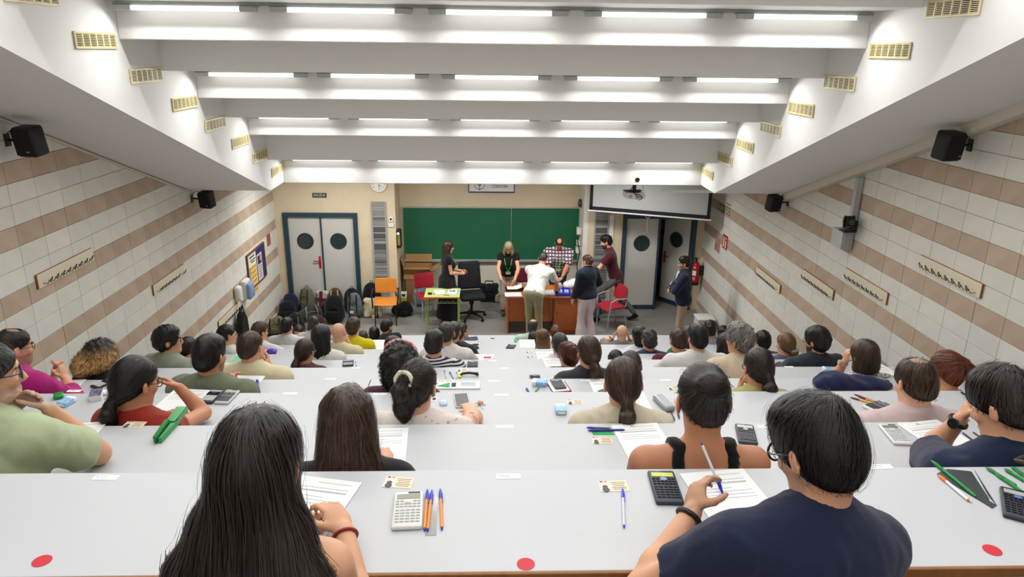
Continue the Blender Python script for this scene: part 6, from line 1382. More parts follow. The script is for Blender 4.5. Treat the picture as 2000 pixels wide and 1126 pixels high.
def calculator(loc, rz, label, body='#24272e', keys='#1a1b1e', screen='#a8ad8e', w=.08, l=.158, accent='#5a74b8', keyc2=None):
    t = thing('calculator', label, 'calculator', loc, rz); h = .014; mb = mat('calc_'+body, body, .45)
    b = MB(); b.box((0, 0, h/2), (w, l, h), .006, seg=3); b.build('body', mb, t, True)
    b = MB(); b.box((0, l*.34, h+.0005), (w*.80, l*.13, .002)); b.build('screen', mat('lcd_'+screen, screen, .25), t)
    b = MB(); b.box((w*.18, l*.455, h+.0003), (w*.4, l*.04, .0012)); b.build('solar_strip', mat('solar', '#2a2530', .3), t)
    b = MB(); b.cyl((0, l*.19, h), (0, l*.19, h+.003), w*.12, n=16); b.build('cursor_pad', mat('pad_'+accent, accent, .4), t, True)
    b = MB(); b2 = MB()
    for r in range(8):
        n = 6 if r < 3 else 5; kh = l*.035 if r < 3 else l*.048
        for c in range(n):
            if r == 0 and 1 < c < 4: continue
            x = (c-(n-1)/2)*w*.86/n; y = l*.19-r*l*.078+(l*.02 if r < 3 else 0)
            (b if r < 3 or not keyc2 else b2).box((x, y, h+.001), (w*.66/n, kh, .004))
    o = b.build('keys', mat('keys_'+keys, keys, .5), t); o['kind'] = 'stuff'
    if keyc2: o = b2.build('number_keys', mat('keys_'+keyc2, keyc2, .5), t); o['kind'] = 'stuff'
    else: b2.bm.free()
    return t
def pen_between(p0, p1, label, barrel='#e88a1e', cap='#2430b5', r=.0042, kind='capped', cat='pen'):
    """p0 cap end, p1 other end (world)"""
    p0, p1 = Vector(p0), Vector(p1); d = (p1-p0); L_ = d.length; t = thing('ballpoint_pen', label, cat, p0); t.rotation_mode = 'QUATERNION'; t.rotation_quaternion = Vector((0, 0, 1)).rotation_difference(d)
    b = MB(); b.cyl((0, 0, L_*.26), (0, 0, L_*.96), r, n=10); b.build('barrel', mat('pen_'+barrel, barrel, .35), t, True)
    b = MB(); b.lathe([(r*.25, 0), (r*.8, L_*.05), (r*1.2, L_*.14), (r*1.15, L_*.28)], 10); b.build('cap', mat('pen_'+cap, cap, .3), t, True)
    b = MB(); b.cyl((0, 0, L_*.955), (0, 0, L_), r*.9, r*.6, 10); b.build('end_plug', mat('pen_'+cap, cap, .3), t, True)
    b = MB(); b.box((r*1.3, 0, L_*.25), (.0016, .0035, L_*.22)); b.build('clip', mat('pen_'+cap, cap, .3), t); return t
def desk_pt(row, x, y, up=0): p = atZ(x, y, DZ[row]+up); p.z = DZ[row]+up; return p
def pen_px(row, a, b_, label, **k):
    r = k.get('r', .0042); return pen_between(desk_pt(row, *a, r*1.15), desk_pt(row, *b_, r*1.15), label, **k)
def tissue(loc, rz, label, w=.058, l=.085, h=.028):
    t = thing('tissue_pack', label, 'tissues', loc, rz); b = MB(); b.box((0, -l*.12, h/2), (w, l*.76, h), .006, seg=3); b.build('wrapper', mat('tissue_blue', '#6aa6dd', .3, color2='#b7d5ee', vscale=60), t, True); b = MB(); b.box((0, l*.36, h/2), (w*.98, l*.28, h*.96), .006, seg=3); b.build('tissues', mat('tissue_white', '#eef2f5', .7), t, True)
    b = MB(); b.box((0, -l*.505, h*.45), (w*.7, .002, h*.5)); b.build('label_panel', M_swhite, t); return t
# ---- on the green school desk
gz = .75
paper((-.92, 12.92, gz), .05, 'white form lying on the green school desk', .20, .24)
t = paper((-.66, 12.94, gz), -.05, 'stapled form with a blue strip on the green desk', .2, .26); b = MB(); b.box((.085, 0, .002), (.02, .25, .001)); b.build('blue_strip', mat('strip_blue', '#3f9bd0', .5), t)
t = thing('folded_glasses', 'folded black glasses lying on the stapled form', 'glasses', (-.68, 12.98, gz+.004)); b = MB()
for s in (-1, 1): b.tube([(s*.034+.025*math.cos(a*PI/7), .02*math.sin(a*PI/7), .012+.0) for a in range(14)], .003, 6, True)
b.build('rims', M_black, t, True); b = MB(); b.tube([(-.06, 0, .01), (-.03, -.06, .01), (.06, -.07, .01)], .003, 6); b.tube([(.06, 0, .01), (.03, -.05, .012), (-.05, -.06, .012)], .003, 6); b.build('temples', M_black, t, True)
pen_between((-.72, 12.72, gz+.005), (-.84, 12.75, gz+.005), 'blue pen beside the form on the green desk', barrel='#2a44b0')
t = thing('wallet', 'small dark square wallet on the green desk corner', 'wallet', (-1.09, 12.82, gz)); b = MB(); b.box((0, 0, .006), (.08, .11, .012), .004); b.build('cover', mat('wallet_dark', '#2d2a26', .6), t); b = MB(); b.box((.039, 0, .006), (.004, .1, .006)); b.build('pages', M_paper, t)
for i in range(2):
    b = MB(); b.box((0, 0, .004), (.012, .07, .008), .002); o = b.build('marker', M_black if i == 0 else mat('marker_brown', '#6b5526', .5), loc=(-1.02+i*.025, 12.82, gz)); tag(o, ('small black' if i == 0 else 'small brown')+' eraser stick beside the wallet on the green desk', 'eraser')
# ---- on the teacher desk
dz_ = .75
t = thing('paper_stack', 'stack of exam papers on the near corner of the teacher desk', 'paper', (.47, 12.75, dz_), .04)
for i in range(3):
    b = MB(); b.box((rng.uniform(-.01, .01), rng.uniform(-.008, .008), .003+i*.006), (.3, .2, .006)); b.build('sheet_bundle', M_paper, t)
t = thing('document_tray', 'black document tray with a curled sheaf of papers', 'tray', (.50, 13.08, dz_), .05)
b = MB(); b.box((0, 0, .008), (.34, .25, .012), .003); b.box((0, -.12, .025), (.34, .008, .04)); b.box((-.165, 0, .025), (.008, .25, .04)); b.box((.165, 0, .025), (.008, .25, .04)); b.build('tray', M_black, t)
b = MB(); g = [[Vector((-.14+.28*u, -.1+.22*v, .025+.07*max(0, u-.45)**1.3*1.6+.02*math.sin(v*3))) for v in np.linspace(0, 1, 8)] for u in np.linspace(0, 1, 12)]
for i in range(11):
    for j in range(7): b.quad(g[i][j], g[i+1][j], g[i+1][j+1], g[i][j+1])
b.build('papers', M_paper, t, True)
t = thing('sorting_tray', 'blue plastic tray with rows of white slips', 'tray', (1.41, 12.86, dz_), -.04)
M_btray = mat('tray_blue', '#2238c4', .4)
b = MB(); b.box((0, 0, .012), (.28, .36, .012), .003)
for s in (-1, 1): b.box((s*.138, 0, .03), (.008, .36, .05)); b.box((0, s*.177, .03), (.28, .008, .05))
b.build('tray', M_btray, t)
for q in range(2):
    for i in range(4):
        b = MB(); b.box((-.085+q*.12+i*.02, -.07, .05), (.008, .13, .06)); b.build('slip', M_paper, t)
t = thing('paper_tray', 'white tray of envelopes in the middle of the teacher desk', 'tray', (1.13, 12.86, dz_), .02); b = MB(); b.box((0, 0, .012), (.24, .28, .024), .003); b.build('tray', M_paper, t); b = MB(); b.box((0, 0, .028), (.2, .22, .008)); b.build('envelopes', mat('envelope', '#d8d8d6', .7), t)
t = thing('form_stack', 'stack of pink and white slips on the teacher desk', 'paper', (1.66, 12.86, dz_)); b = MB(); b.box((0, 0, .01), (.15, .2, .02)); b.build('white_slips', M_paper, t); b = MB(); b.box((0, 0, .026), (.14, .19, .012)); b.build('pink_slips', mat('slip_pink', '#e0808c', .7), t)
t = bag((1.62, 13.22, dz_), (.34, .24, .17), '#d9dadc', 'crumpled clear plastic bags on the far corner of the desk', .2, cut='slump', pocket=False, name='plastic_bag')
t = thing('plastic_wrapper', 'crumpled clear plastic wrapper held over the blue tray', 'wrapper', (1.36, 13.06, dz_)); g = SDF((-.1, -.1, -.02), (.1, .1, .2), .01); g.ell((0, 0, .07), (.06, .05, .075), None, .02); g.half((0, 0, 0), (0, 0, -1)); Vt, F = g.mesh(); N = vnormals(Vt, F); Vt = Vt+N*(SineNoise(90, 7)(Vt)*.008)[:, None]; np_obj('wrapper', Vt, F, mat('clear_plastic', '#dfe3e6', .12, spec=.6, trans=.4), t)
b = MB(); b.tube([(1.13, 12.72, dz_+.02), (1.14, 12.64, dz_-.02), (1.15, 12.63, .5), (1.17, 12.62, .3), (1.14, 12.62, .22)], .005, 6); o = b.build('loose_cable', mat('cable_brown', '#4a2f22', .5)); tag(o, 'thin dark cable hanging down the front of the teacher desk', 'cable')
t = thing('blue_crate', 'blue plastic crate with white bags behind the woman in pink trousers', 'crate', (2.12, 13.85, 0)); b = MB()
for s in (-1, 1): b.box((s*.17, 0, .15), (.012, .28, .3)); b.box((0, s*.134, .15), (.34, .012, .3))
b.box((0, 0, .006), (.34, .28, .012)); b.build('crate', mat('crate_blue', '#1f3c9c', .45), t); g = SDF((-.2, -.18, .15), (.2, .18, .5), .014); g.ell((0, 0, .3), (.14, .11, .13), None, .03); Vt, F = g.mesh(); N = vnormals(Vt, F); Vt = Vt+N*(SineNoise(50, 6)(Vt)*.01)[:, None]; np_obj('white_bag', Vt, F, mat('bag_white_plastic', '#dcdcda', .4), t)
# ================================================================ THINGS ON THE AUDIENCE DESKS
def DP(row, x, y): return desk_pt(row, x, y)
# --- last row
SLG = 'white seat labels stuck along the desks'
for row, x, y, rz, l_ in ((0, 207, 932, -.05, 'peeling seat label at the end of the back desk near the polo shirt'), (0, 993, 930, 0, 'white seat label in the empty middle of the back desk'), (0, 1720, 911, .05, 'torn seat label on the back desk behind the pink shirt'),
    (1, 985, 833, 0, 'white seat label in the middle of the second desk from the back'), (1, 1250, 833, 0, 'white seat label behind the beige jacket'), (1, 1497, 833, 0, 'seat label beside the dark calculator of the tank top'), (1, 1772, 827, 0, 'seat label beside the white calculator on the second desk from the back'),
    (2, 145, 763, 0, 'seat label beside the small box on the third desk from the back'), (2, 567, 768, 0, 'seat label behind the cream T-shirt row, empty third desk'), (2, 742, 769, 0, 'beige seat label behind the curly black hair'), (2, 980, 771, 0, 'seat label past the phone on the third desk from the back'),
    (3, 645, 740, 0, 'seat label beside the brown desk joint'), (3, 965, 744, 0, 'seat label beside the clear document bag'), (3, 1143, 743, 0, 'seat label above the sheet with a dark picture'), (3, 1300, 742, 0, 'seat label behind the white T-shirt, fourth desk'),
    (4, 985, 719, 0, 'seat label in the middle of the fifth desk from the back'), (4, 695, 718, 0, 'seat label behind the stacked calculators'), (4, 1541, 716, 0, 'seat label behind the charcoal shirt'), (5, 962, 704, 0, 'seat label in the middle of the middle desk'), (6, 960, 693, 0, 'seat label by the red and white card')):
    seat_label(DP(row, x, y), rz, l_)
paper(DP(0, 600, 992), -.22, 'exam sheet beside the very long dark hair, back desk'); paper(DP(0, 1430, 975), .12, 'exam sheet under the writing hand of the man in navy', lines=7)
id_card(DP(0, 778, 942), -.12, 'identity card above the white calculator on the back desk'); id_card(DP(0, 1198, 949), .05, 'identity card touched by a blue pen on the back desk')
calculator(DP(0, 797, 1000), .06, 'white scientific calculator beside orange pens on the back desk', '#d9dad6', '#c4c6c4', '#8f9484', .084, .165, '#cfd0ce')
calculator(DP(0, 1299, 955), -.05, 'dark blue calculator with yellow-green screen on the back desk', '#343a46', '#20232a', '#b9c23a', .082, .165, '#7c92c8')
calculator(DP(0, 1988, 990), -.55, 'dark calculator beside the heap of green pens', '#2a2f3a', '#1a1c22', '#a9ada9', .085, .165)
pen_px(0, (835, 954), (829, 1035), 'orange pen with blue cap touching the white calculator'); pen_px(0, (844, 955), (835, 1036), 'orange pen with blue cap lying against its twin'); pen_px(0, (860, 953), (863, 1033), 'orange pen with blue cap lying apart beyond the clear ruler')
t = thing('ruler', 'clear plastic ruler under the orange pens', 'ruler', (DP(0, 847, 952)+DP(0, 840, 1063))/2, .04); b = MB(); b.box((0, 0, .001), (.03, .185, .002)); b.build('blade', mat('clear_ruler', '#dfe4e8', .1, spec=.6, alpha=.45), t); b = MB()
for i in range(18): b.box((-.012, -.085+i*.01, .0022), (.006 if i % 5 else .010, .0006, .0003))
o = b.build('marks', M_inkd, t); o['kind'] = 'stuff'
pen_px(0, (1216, 952), (1219, 1029), 'clear ballpoint with blue cap on the identity card', barrel='#c9d2de', cap='#2238c8', r=.0038)
# pen held by the man in navy
I = PEOPLE['B']; E_, W_, a = I['arms'][-1]; tip = DP(0, 1413, 966); best = min((abs((atY(1370, 865, yy)-tip).length-.145), yy) for yy in np.linspace(1.3, 1.9, 60)); topp = atY(1370, 865, best[1]); pen_between(tip, topp, 'ballpoint with blue cap held by the man in navy', barrel='#d5d8dc', cap='#2a2fc0', r=.0042)
# drawing tools at the right end of the back desk
pen_px(0, (1818, 898), (1906, 969), 'long green pen lying across the grey set squares', barrel='#12843a', cap='#0f7a35', r=.005)
for i, (a_, b_) in enumerate((((1926, 912), (1985, 948)), ((1962, 915), (2012, 945)), ((1975, 911), (2025, 942)), ((1984, 917), (2035, 952)), ((1945, 925), (2000, 962)))):
    pen_px(0, a_, b_, 'green capped pen in the heap beside the dark calculator', barrel='#12843a', cap='#0f7a35', r=.005)['group'] = 'heap of green pens'
M_sq = mat('set_square_grey', '#3a4145', .3, spec=.5)
def plate(pts, label, nm, th=.0018, hole=None):
    q = [DP(0, *p) for p in pts]; c = sum(q, Vector())/len(q); t = thing(nm, label, 'set square', c); b = MB(); b.prism([(p.x-c.x, p.y-c.y) for p in q], th, 'z', .0004); b.build('plate', M_sq, t)
    b = MB(); b.tube([Vector((p.x-c.x, p.y-c.y, th+.001))*.45 for p in q], .0009, 4, True); b.build('cut_out', mat('sq_light', '#7d868a', .4), t)
plate([(1830, 925), (1850, 916), (1897, 921), (1932, 975), (1925, 983)], 'dark grey triangular set square under the green pen', 'set_square')
plate([(1903, 918), (1947, 988), (1930, 968)], 'narrow dark grey set square beside the calculator', 'set_square')
plate([(1830, 927), (1838, 922), (1947, 987), (1938, 993)], 'dark grey flat ruler beneath the set squares', 'flat_ruler', .0012)
pen_px(0, (1832, 926), (1893, 977), 'orange and white correction pen beside the green pen', barrel='#e4e6e6', cap='#ee7a22', r=.0046); pen_px(0, (1850, 942), (1898, 980), 'white curved pen clip lying next to the correction pen', barrel='#dcdedd', cap='#e2e3e2', r=.003)
t = thing('wrist_watch', 'metal wrist watch beside the heap of green pens', 'watch', DP(0, 1999, 912)); b = MB(); b.tube([(.028*math.cos(i*PI/8), .02*math.sin(i*PI/8), .024+.018*math.sin(i*PI/4)*.3) for i in range(16)], .006, 6, True); b.build('strap', mat('watch_strap', '#4a4136', .4), t, True); b = MB(); b.cyl((0, -.026, .02), (0, -.03, .02), .014, n=16); b.build('dial', M_alu, t)
# --- second desk from the back
id_card(DP(1, 262, 829), -.08, 'identity card near the green clamp, second desk from the back'); paper(DP(1, 176, 838), .1, 'white sheet half hidden by the polo sleeve', .1, .12, 2)
p0, p1 = DP(1, 357, 803), DP(1, 308, 868); d = p1-p0; t = thing('green_clamp', 'bright green plastic two-part clamp lying on the desk', 'clamp', (p0+p1)/2, math.atan2(d.y, d.x)); L_ = d.length; M_gp = mat('green_plastic', '#158a3c', .25, spec=.5)
b = MB(); b.prism([(-L_*.5, -.026), (-L_*.5, .026), (0, .022), (0, -.022)], .028, 'z', 0); bmesh.ops.bevel(b.bm, geom=b.bm.edges[:], offset=.004, segments=2, affect='EDGES'); b.build('handle', M_gp, t, True)
b = MB(); b.prism([(-L_*.12, .004), (-L_*.12, .026), (L_*.46, .012), (L_*.47, .002)], .022, 'z', .002); b.build('jaw', M_gp, t); b = MB(); b.prism([(-L_*.06, -.03), (-L_*.06, -.006), (L_*.5, -.004), (L_*.46, -.022)], .03, 'z', .002); bmesh.ops.bevel(b.bm, geom=b.bm.edges[:], offset=.004, segments=2, affect='EDGES'); b.build('jaw', mat('green_plastic_dk', '#0f7334', .25, spec=.5), t, True)
paper(DP(1, 745, 872), .06, 'exam sheet beside the long wavy dark hair'); paper(DP(1, 1258, 862), .1, 'exam sheet beside the bare shoulder of the tank top', mark=True)
pen_px(1, (1145, 834), (1192, 836), 'clear pen with blue cap above the green card', barrel='#5a5c60', cap='#2a3fd0', r=.004); pen_px(1, (1148, 840), (1220, 839), 'dark blue pen above the green card', barrel='#26368f', cap='#2232a8', r=.005)
t = thing('green_card', 'plain green card under the blue pens', 'card', DP(1, 1178, 847)); b = MB(); b.prism([(-.045, -.008), (.05, -.008), (.038, .018), (-.046, .018)], .0015, 'z', 0); b.build('card', mat('card_green', '#14a04c', .6), t)
id_card(DP(1, 1176, 860), -.02, 'identity card below the green card')
calculator(DP(1, 1457, 850), -.22, 'dark grey calculator beside the tank top', '#3c4048', '#55585e', '#a9aca6', .08, .16, '#b9bcc0'); calculator(DP(1, 1748, 851), -.10, 'white calculator on the second desk from the back', '#d6d8d6', '#c2c5c6', '#7a7f78', .08, .165, '#cfd2d2')
paper(DP(1, 1840, 856), .18, 'exam sheet under the forearm of the man with the watch', mark=True); pen_px(1, (1912, 868), (1880, 844), 'thin black pen beside the man with the watch', barrel='#2a2a2c', cap='#2a3fd0', r=.0035); pen_px(1, (1935, 866), (1900, 843), 'second thin black pen beside the man with the watch', barrel='#2a2a2c', cap='#1a1a1c', r=.003)
# --- third desk from the back
tissue(DP(2, 131, 788), -.25, 'blue tissue pack beside the polo shirt'); t = thing('green_pouch', 'small green pouch beside the blue tissue pack', 'pouch', DP(2, 115, 776)); b = MB(); b.box((0, 0, .012), (.05, .06, .024), .01, seg=3, rot=(0, 0, .5)); b.build('pouch', M_gp, t, True)
t = thing('playing_card_box', 'small black and white box of cards on the desk', 'box', DP(2, 189, 776), .35); b = MB(); b.box((0, 0, .016), (.062, .095, .032), .002); b.build('box', mat('cards_white', '#e5e6e4', .5), t); b = MB(); b.box((0, 0, .033), (.06, .093, .002)); b.build('lid_print', mat('cards_print', '#26262a', .4, color2='#8a8aa8', vscale=45), t)
t = thing('glasses_case', 'white flat case behind the low black ponytail', 'case', DP(2, 214, 768)); b = MB(); b.box((0, 0, .009), (.07, .05, .018), .006, seg=3); b.build('case', M_swhite, t, True)
def lolly(p, label, wr=True):
    t = thing('lollipop', label, 'lollipop', p, .2); b = MB(); b.sph((0, 0, .012), .017, 14, (1, 1, .6)); b.build('candy', mat('candy_red', '#d4442e', .3, color2='#f2b9a8', vscale=120), t, True); b = MB(); b.cyl((0, -.012, .01), (.004, -.06, .003), .0018, n=6); b.build('stick', M_swhite, t)
    b = MB(); b.box((0, 0, .0012), (.058, .042, .0024), .001); b.build('wrapper', mat('wrapper_green', '#cfe0d2', .4, color2='#5a9a70', vscale=35), t)
lolly(DP(2, 213, 787), 'red and white lollipop beside the red top'); lolly(DP(2, 938, 789), 'red lollipop on its wrapper beside the phone')
t = thing('round_tin', 'small black round tin beside the red top', 'tin', DP(2, 229, 781)); b = MB(); b.cyl((0, 0, 0), (0, 0, .02), .026, n=20); b.build('tin', M_black, t, True); b = MB(); b.cyl((0, 0, .02), (0, 0, .022), .02, n=20); b.build('lid_face', mat('tin_grey', '#5a5c60', .4), t)
paper(DP(2, 352, 784), -.10, 'exam sheet in front of the red top'); calculator(DP(2, 414, 776), -.10, 'black calculator with white number keys beside a silver one', '#26282e', '#17181b', '#a9aeb4', .08, .16, '#4a4c52', '#d9dad8'); calculator(DP(2, 444, 777), -.10, 'silver calculator beside a black one in front of the red top', '#b7babd', '#4c5058', '#a8ad8e', .08, .16, '#3c486e')
t = thing('smartphone', 'large dark grey phone in a clear case', 'phone', DP(2, 902, 783), .12); b = MB(); b.box((0, 0, .005), (.082, .16, .009), .008, seg=3); b.build('clear_case', mat('case_clear', '#c9cccf', .15, spec=.6), t, True); b = MB(); b.box((0, 0, .0102), (.072, .148, .002), .004); b.build('screen', mat('phone_grey', '#5a5c5f', .25), t)
t = thing('small_card', 'small picture card beside the dark ponytail', 'card', DP(2, 848, 779)); b = MB(); b.box((0, 0, .001), (.03, .05, .002)); b.build('card', M_swhite, t); b = MB(); b.box((0, 0, .0022), (.02, .03, .0006)); b.build('picture', M_inkd, t)
tissue(DP(2, 866, 788), .1, 'small pale tissue pack beside the phone', .04, .05, .012); id_card(DP(2, 1123, 785), -.06, 'identity card beside the beige jacket'); tissue(DP(2, 1095, 803), .0, 'blue and white tissue pack in front of the empty seat'); paper(DP(2, 1232, 790), .03, 'exam sheet in front of the beige jacket', mark=True)
t = thing('pencil_case', 'grey translucent pencil case beside the tank top', 'pencil case', DP(2, 1296, 791), .22); b = MB(); b.box((0, 0, .016), (.062, .17, .03), .012, seg=4); b.build('case', mat('case_grey', '#8f9193', .2, spec=.6), t, True); b = MB(); b.box((0, -.0, .03), (.05, .14, .006), .003); b.build('window', mat('case_window', '#b5b8ba', .1), t)
pen_px(2, (1327, 818), (1318, 780), 'orange pen behind the tank top', cap='#26262a'); pen_px(2, (1318, 822), (1308, 795), 'brown pencil behind the tank top', barrel='#6b4a33', cap='#3a2a20', r=.0035)
for i, (a_, b_, c) in enumerate((((1668, 769), (1722, 788), '#c4242f'), ((1676, 774), (1730, 791), '#e09a1e'), ((1660, 775), (1725, 794), '#e09a1e'))): pen_px(2, a_, b_, ('red pen' if i == 0 else 'upper orange pen' if i == 1 else 'lower orange pen')+' in front of the pale pink shirt', barrel=c, cap='#3a2a1c' if i else '#8c1a24')
calculator(DP(2, 1712, 795), -1.1, 'white calculator lying sideways before the pale pink shirt', '#d9dbda', '#3a3c40', '#6d726d', .08, .15); pen_px(2, (1876, 764), (1893, 775), 'short black pen beside the copper-red ponytail', barrel='#1b1b1d', cap='#1b1b1d', r=.005)
# --- fourth desk from the back
paper(DP(3, 140, 748), .1, 'sheet beside the clasped hands', .15, .1, 2); calculator(DP(3, 203, 750), -.5, 'black and white calculator beside the magenta shirt', '#2a2c32', '#17181b', '#a9aeb4', .08, .15, '#2b3aa0', '#d9dad8')
paper(DP(3, 474, 752), -.05, 'exam sheet beside the joined hands'); pen_px(3, (502, 741), (504, 758), 'thick blue pen beside the olive T-shirt', barrel='#3a3fae', cap='#2a2f9c', r=.009)
t = thing('document_bag', 'clear zip bag with printed papers and a green card', 'bag', DP(3, 895, 753), .0); b = MB(); b.box((0, 0, .004), (.30, .11, .008), .003); b.build('bag', mat('zip_clear', '#dfe3e4', .15, spec=.6), t); b = MB(); b.prism([(-.14, -.02), (-.06, -.04), (-.06, .03)], .002, 'z', .009); b.build('green_card', mat('card_green', '#14a04c', .6), t); b = MB(); b.box((-.03, 0, .009), (.03, .06, .001)); b.box((.07, .01, .009), (.1, .003, .001)); b.box((.07, -.01, .009), (.1, .003, .001)); b.box((.07, .03, .009), (.1, .003, .001)); b.build('print', M_inkd, t)
id_card(DP(3, 872, 745), 0, 'identity card behind the clear zip bag'); tissue(DP(3, 1054, 751), 1.4, 'blue and white tissue pack beside the maroon notebook', .07, .1, .035)
t = thing('notebook', 'maroon-edged notebook under a grey calculator', 'notebook', DP(3, 1092, 757), .2); b = MB(); b.box((0, 0, .005), (.13, .16, .01), .002); b.build('cover', mat('nb_maroon', '#8c2440', .5), t); b = MB(); b.box((-.004, .004, .008), (.118, .15, .008)); b.build('pages', M_paper, t)
p = DP(3, 1090, 754); p.z += .0125; calculator(p, .2, 'grey calculator lying on the maroon notebook', '#5a5c60', '#6d6f73', '#9a9c98', .08, .14)
pen_px(3, (1028, 757), (1033, 766), 'short blue pen cap beside the tissue pack', barrel='#2a35b5', cap='#2a35b5', r=.006); pen_px(3, (1052, 756), (1046, 764), 'bright green clip pen beside the tissue pack', barrel='#3ac23a', cap='#2aa32e', r=.005)
t = paper(DP(3, 1185, 757), .05, 'sheet with a dark cloud picture beside the beige jacket', .21, .2, 3, mark=True); b = MB(); b.prism([(-.08, -.07), (.09, -.07), (.08, -.03), (.04, -.015), (.0, -.03), (-.03, -.02), (-.07, -.045)], .0008, 'z', .0014); b.build('picture', mat('print_olive', '#55564c', .7), t)
id_card(DP(3, 1315, 757), .15, 'identity card behind the white T-shirt')
g = SDF((-.3, -.16, -.02), (.3, .18, .16), .011); g.ell((-.12, 0, .03), (.14, .1, .075), None, .04); g.ell((.08, .01, .02), (.15, .09, .05), None, .04); g.ell((.2, .0, .01), (.09, .07, .03), None, .04); g.half((0, 0, 0), (0, 0, -1), .006); Vt, F = g.mesh(); N = vnormals(Vt, F); Vt = Vt+N*(SineNoise(45, 6)(Vt)*.008)[:, None]
t = thing('folded_jacket', 'crumpled navy jacket lying on the desk', 'jacket', DP(3, 1662, 755)); np_obj('cloth', Vt, F, cloth('navyjacket', '#20264a'), t)
calculator(DP(3, 1727, 749), -.25, 'pale calculator with silver frame beside the navy jacket', '#c5c8cc', '#2a2c30', '#8d918c', .085, .15)
# --- fifth desk from the back and beyond
pen_px(4, (868, 722), (871, 738), 'clear blue pen lying apart behind the dark ponytail', barrel='#c9d2de', cap='#2a3fd0'); pen_px(4, (878, 725), (886, 739), 'grey pen with blue cap next to the yellow highlighter', barrel='#8d9096', cap='#2a35b5', r=.005); pen_px(4, (892, 726), (891, 739), 'upright blue pen beside the yellow highlighter', barrel='#c9d2de', cap='#2a3fd0')
t = thing('highlighter', 'yellow highlighter beside the black watch strap', 'marker', DP(4, 898, 735)); b = MB(); b.box((0, 0, .008), (.028, .07, .016), .005); b.build('body', mat('hl_yellow', '#d9d832', .4), t); b = MB(); b.box((0, .045, .008), (.022, .025, .013), .004); b.build('cap', M_swhite, t)
id_card(DP(4, 903, 722), 0, 'identity card behind the yellow highlighter')
t = thing('wrist_watch', 'black watch with open strap beside the highlighter', 'watch', DP(4, 916, 735)); b = MB(); b.tube([(-.07, 0, .012), (-.05, .012, .022), (0, .016, .026), (.05, .012, .022), (.075, 0, .012)], .011, 6); b.build('strap', M_black, t, True); b = MB(); b.box((.06, .01, .022), (.03, .02, .022), .004); b.build('buckle', M_black, t)
calculator(DP(4, 1045, 739), .0, 'dark calculator half hidden behind the desk edge', '#2d2f34', '#1a1b1e', '#8d918c', .085, .1); tissue(DP(4, 1617, 722), 1.3, 'blue tissue pack beside the brown bob', .06, .09, .02); paper(DP(4, 1725, 727), .2, 'exam sheet under the raised arm with the watch')
calculator(DP(5, 680, 710), .15, 'black calculator with purple pens on the middle desk', '#2a2c32', '#3a3c46', '#a9aeb4', .10, .13, '#3a35a8', '#c9cad0'); pen_px(5, (694, 705), (696, 714), 'blue pen standing out beside the black calculator', barrel='#c9d2de', cap='#2a35b5')
calculator(DP(5, 923, 712), 0, 'dark calculator beside the striped T-shirt', '#3c3f3f', '#55585a', '#9aa08a', .10, .13); pen_px(5, (907, 706), (908, 715), 'thin blue pen beside the striped T-shirt', barrel='#c9d2de', cap='#2a3fd0'); paper(DP(5, 1085, 711), .1, 'exam sheet beside the pink glasses'); pen_px(5, (1305, 703), (1310, 710), 'pair of blue pens beside the white T-shirt', barrel='#2a3fd0', cap='#2a3fd0', r=.006)
t = thing('printed_card', 'red and white printed card beside the white shirt', 'card', DP(6, 952, 697)); b = MB(); b.box((0, 0, .002), (.12, .14, .004)); b.build('card', M_swhite, t); b = MB(); b.box((0, -.02, .0045), (.08, .05, .001)); b.build('red_print', mat('print_red', '#c43a44', .6), t)
paper(DP(6, 935, 697), 0, 'blank sheet beside the red and white card', .12, .16, 1); id_card(DP(6, 1036, 696), 0, 'identity card two seats from the dark grey hair'); id_card(DP(7, 1034, 687), 0, 'identity card further forward in the empty middle seats'); paper(DP(6, 1068, 697), .05, 'exam sheet before the dark grey hair', mark=True); paper(DP(6, 480, 692), 0, 'sheets with black sketches beside the white shirt')
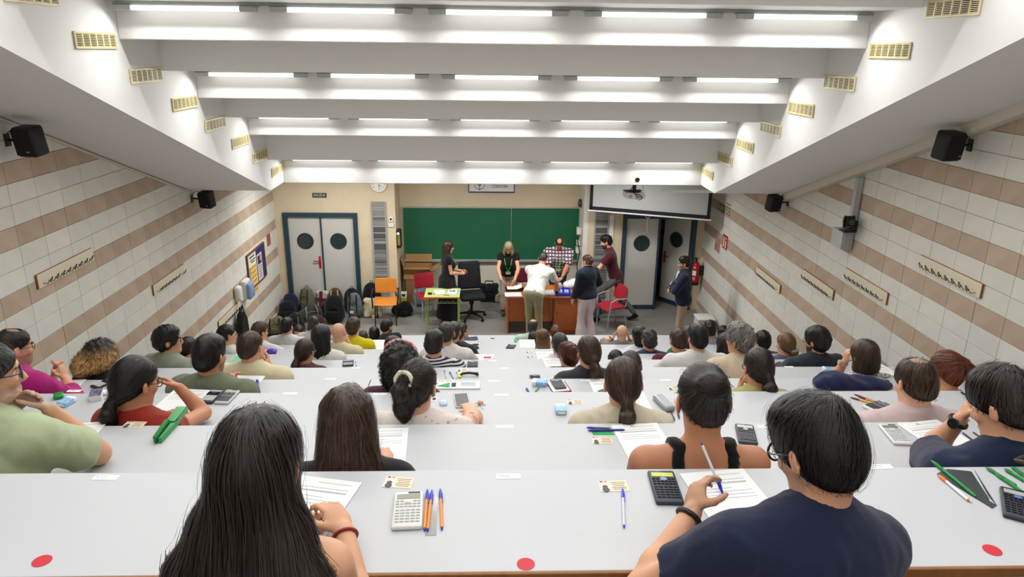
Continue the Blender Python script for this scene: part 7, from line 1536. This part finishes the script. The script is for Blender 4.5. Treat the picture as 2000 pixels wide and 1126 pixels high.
t = thing('purple_pouch', 'shiny purple pouch beside the cream T-shirt', 'pouch', DP(7, 531, 691)); b = MB(); b.box((0, 0, .03), (.12, .1, .06), .03, seg=3); b.build('pouch', mat('pouch_purple', '#5a35a8', .25), t, True)
t = thing('green_folder', 'pale green folder beside the cream T-shirt', 'folder', DP(5, 470, 703)); b = MB(); b.box((0, 0, .004), (.16, .2, .008), .002); b.build('folder', mat('folder_green', '#7cc79a', .5), t)
for row, x0, y0, x1, y1, l_ in ((7, 908, 684, 918, 686, 'black marker behind the white shirt'), (7, 918, 688, 935, 689, 'thick black marker beside the thin one'), (8, 923, 672, 935, 672, 'black pen lying flat, third desk from the stage'), (8, 1190, 656, 1196, 663, 'dark blue pen beside the bald man in grey')): pen_px(row, (x0, y0), (x1, y1), l_, barrel='#1e1f22', cap='#1e1f22' if row < 8 or x0 < 1000 else '#22306a', r=.008)
calculator(DP(8, 998, 677), -.3, 'dark calculator beside the long blonde hair', '#3a3d42', '#55585c', '#9a9c98', .11, .14); calculator(DP(9, 926, 661), .2, 'grey-blue calculator on the second desk from the stage', '#5a6478', '#3c4252', '#8d949c', .11, .13)
t = thing('green_note', 'bright green sticky note on the third desk from the stage', 'note', DP(9, 1007, 666)); b = MB(); b.box((0, 0, .004), (.05, .08, .008), .002); b.build('pad', mat('note_green', '#1fb54a', .6), t)
paper(DP(8, 1030, 671), 0, 'sheet beside the long blonde hair'); paper(DP(9, 740, 671), 0, 'exam sheet beside the yellow shirt'); paper(DP(8, 735, 680), 0, 'exam sheet with a small drawing behind the yellow shirt'); paper(DP(10, 1330, 658), 0, 'exam sheet on the front desk by the right aisle'); paper(DP(10, 880, 660), 0, 'exam sheet on the front desk by the propped-up arm'); paper(DP(8, 650, 678), .05, 'exam sheet before the bald man in cream')
pen_px(9, (958, 660), (966, 661), 'small dark pen on the second desk from the stage', barrel='#3a3c40', cap='#3a3c40', r=.006); id_card(DP(9, 938, 666), 0, 'yellowish card on the second desk from the stage')
print('OBJ', len(bpy.data.objects), 'TRI', sum(len(o.data.loop_triangles) or len(o.data.polygons)*2 for o in bpy.data.objects if o.type == 'MESH'))
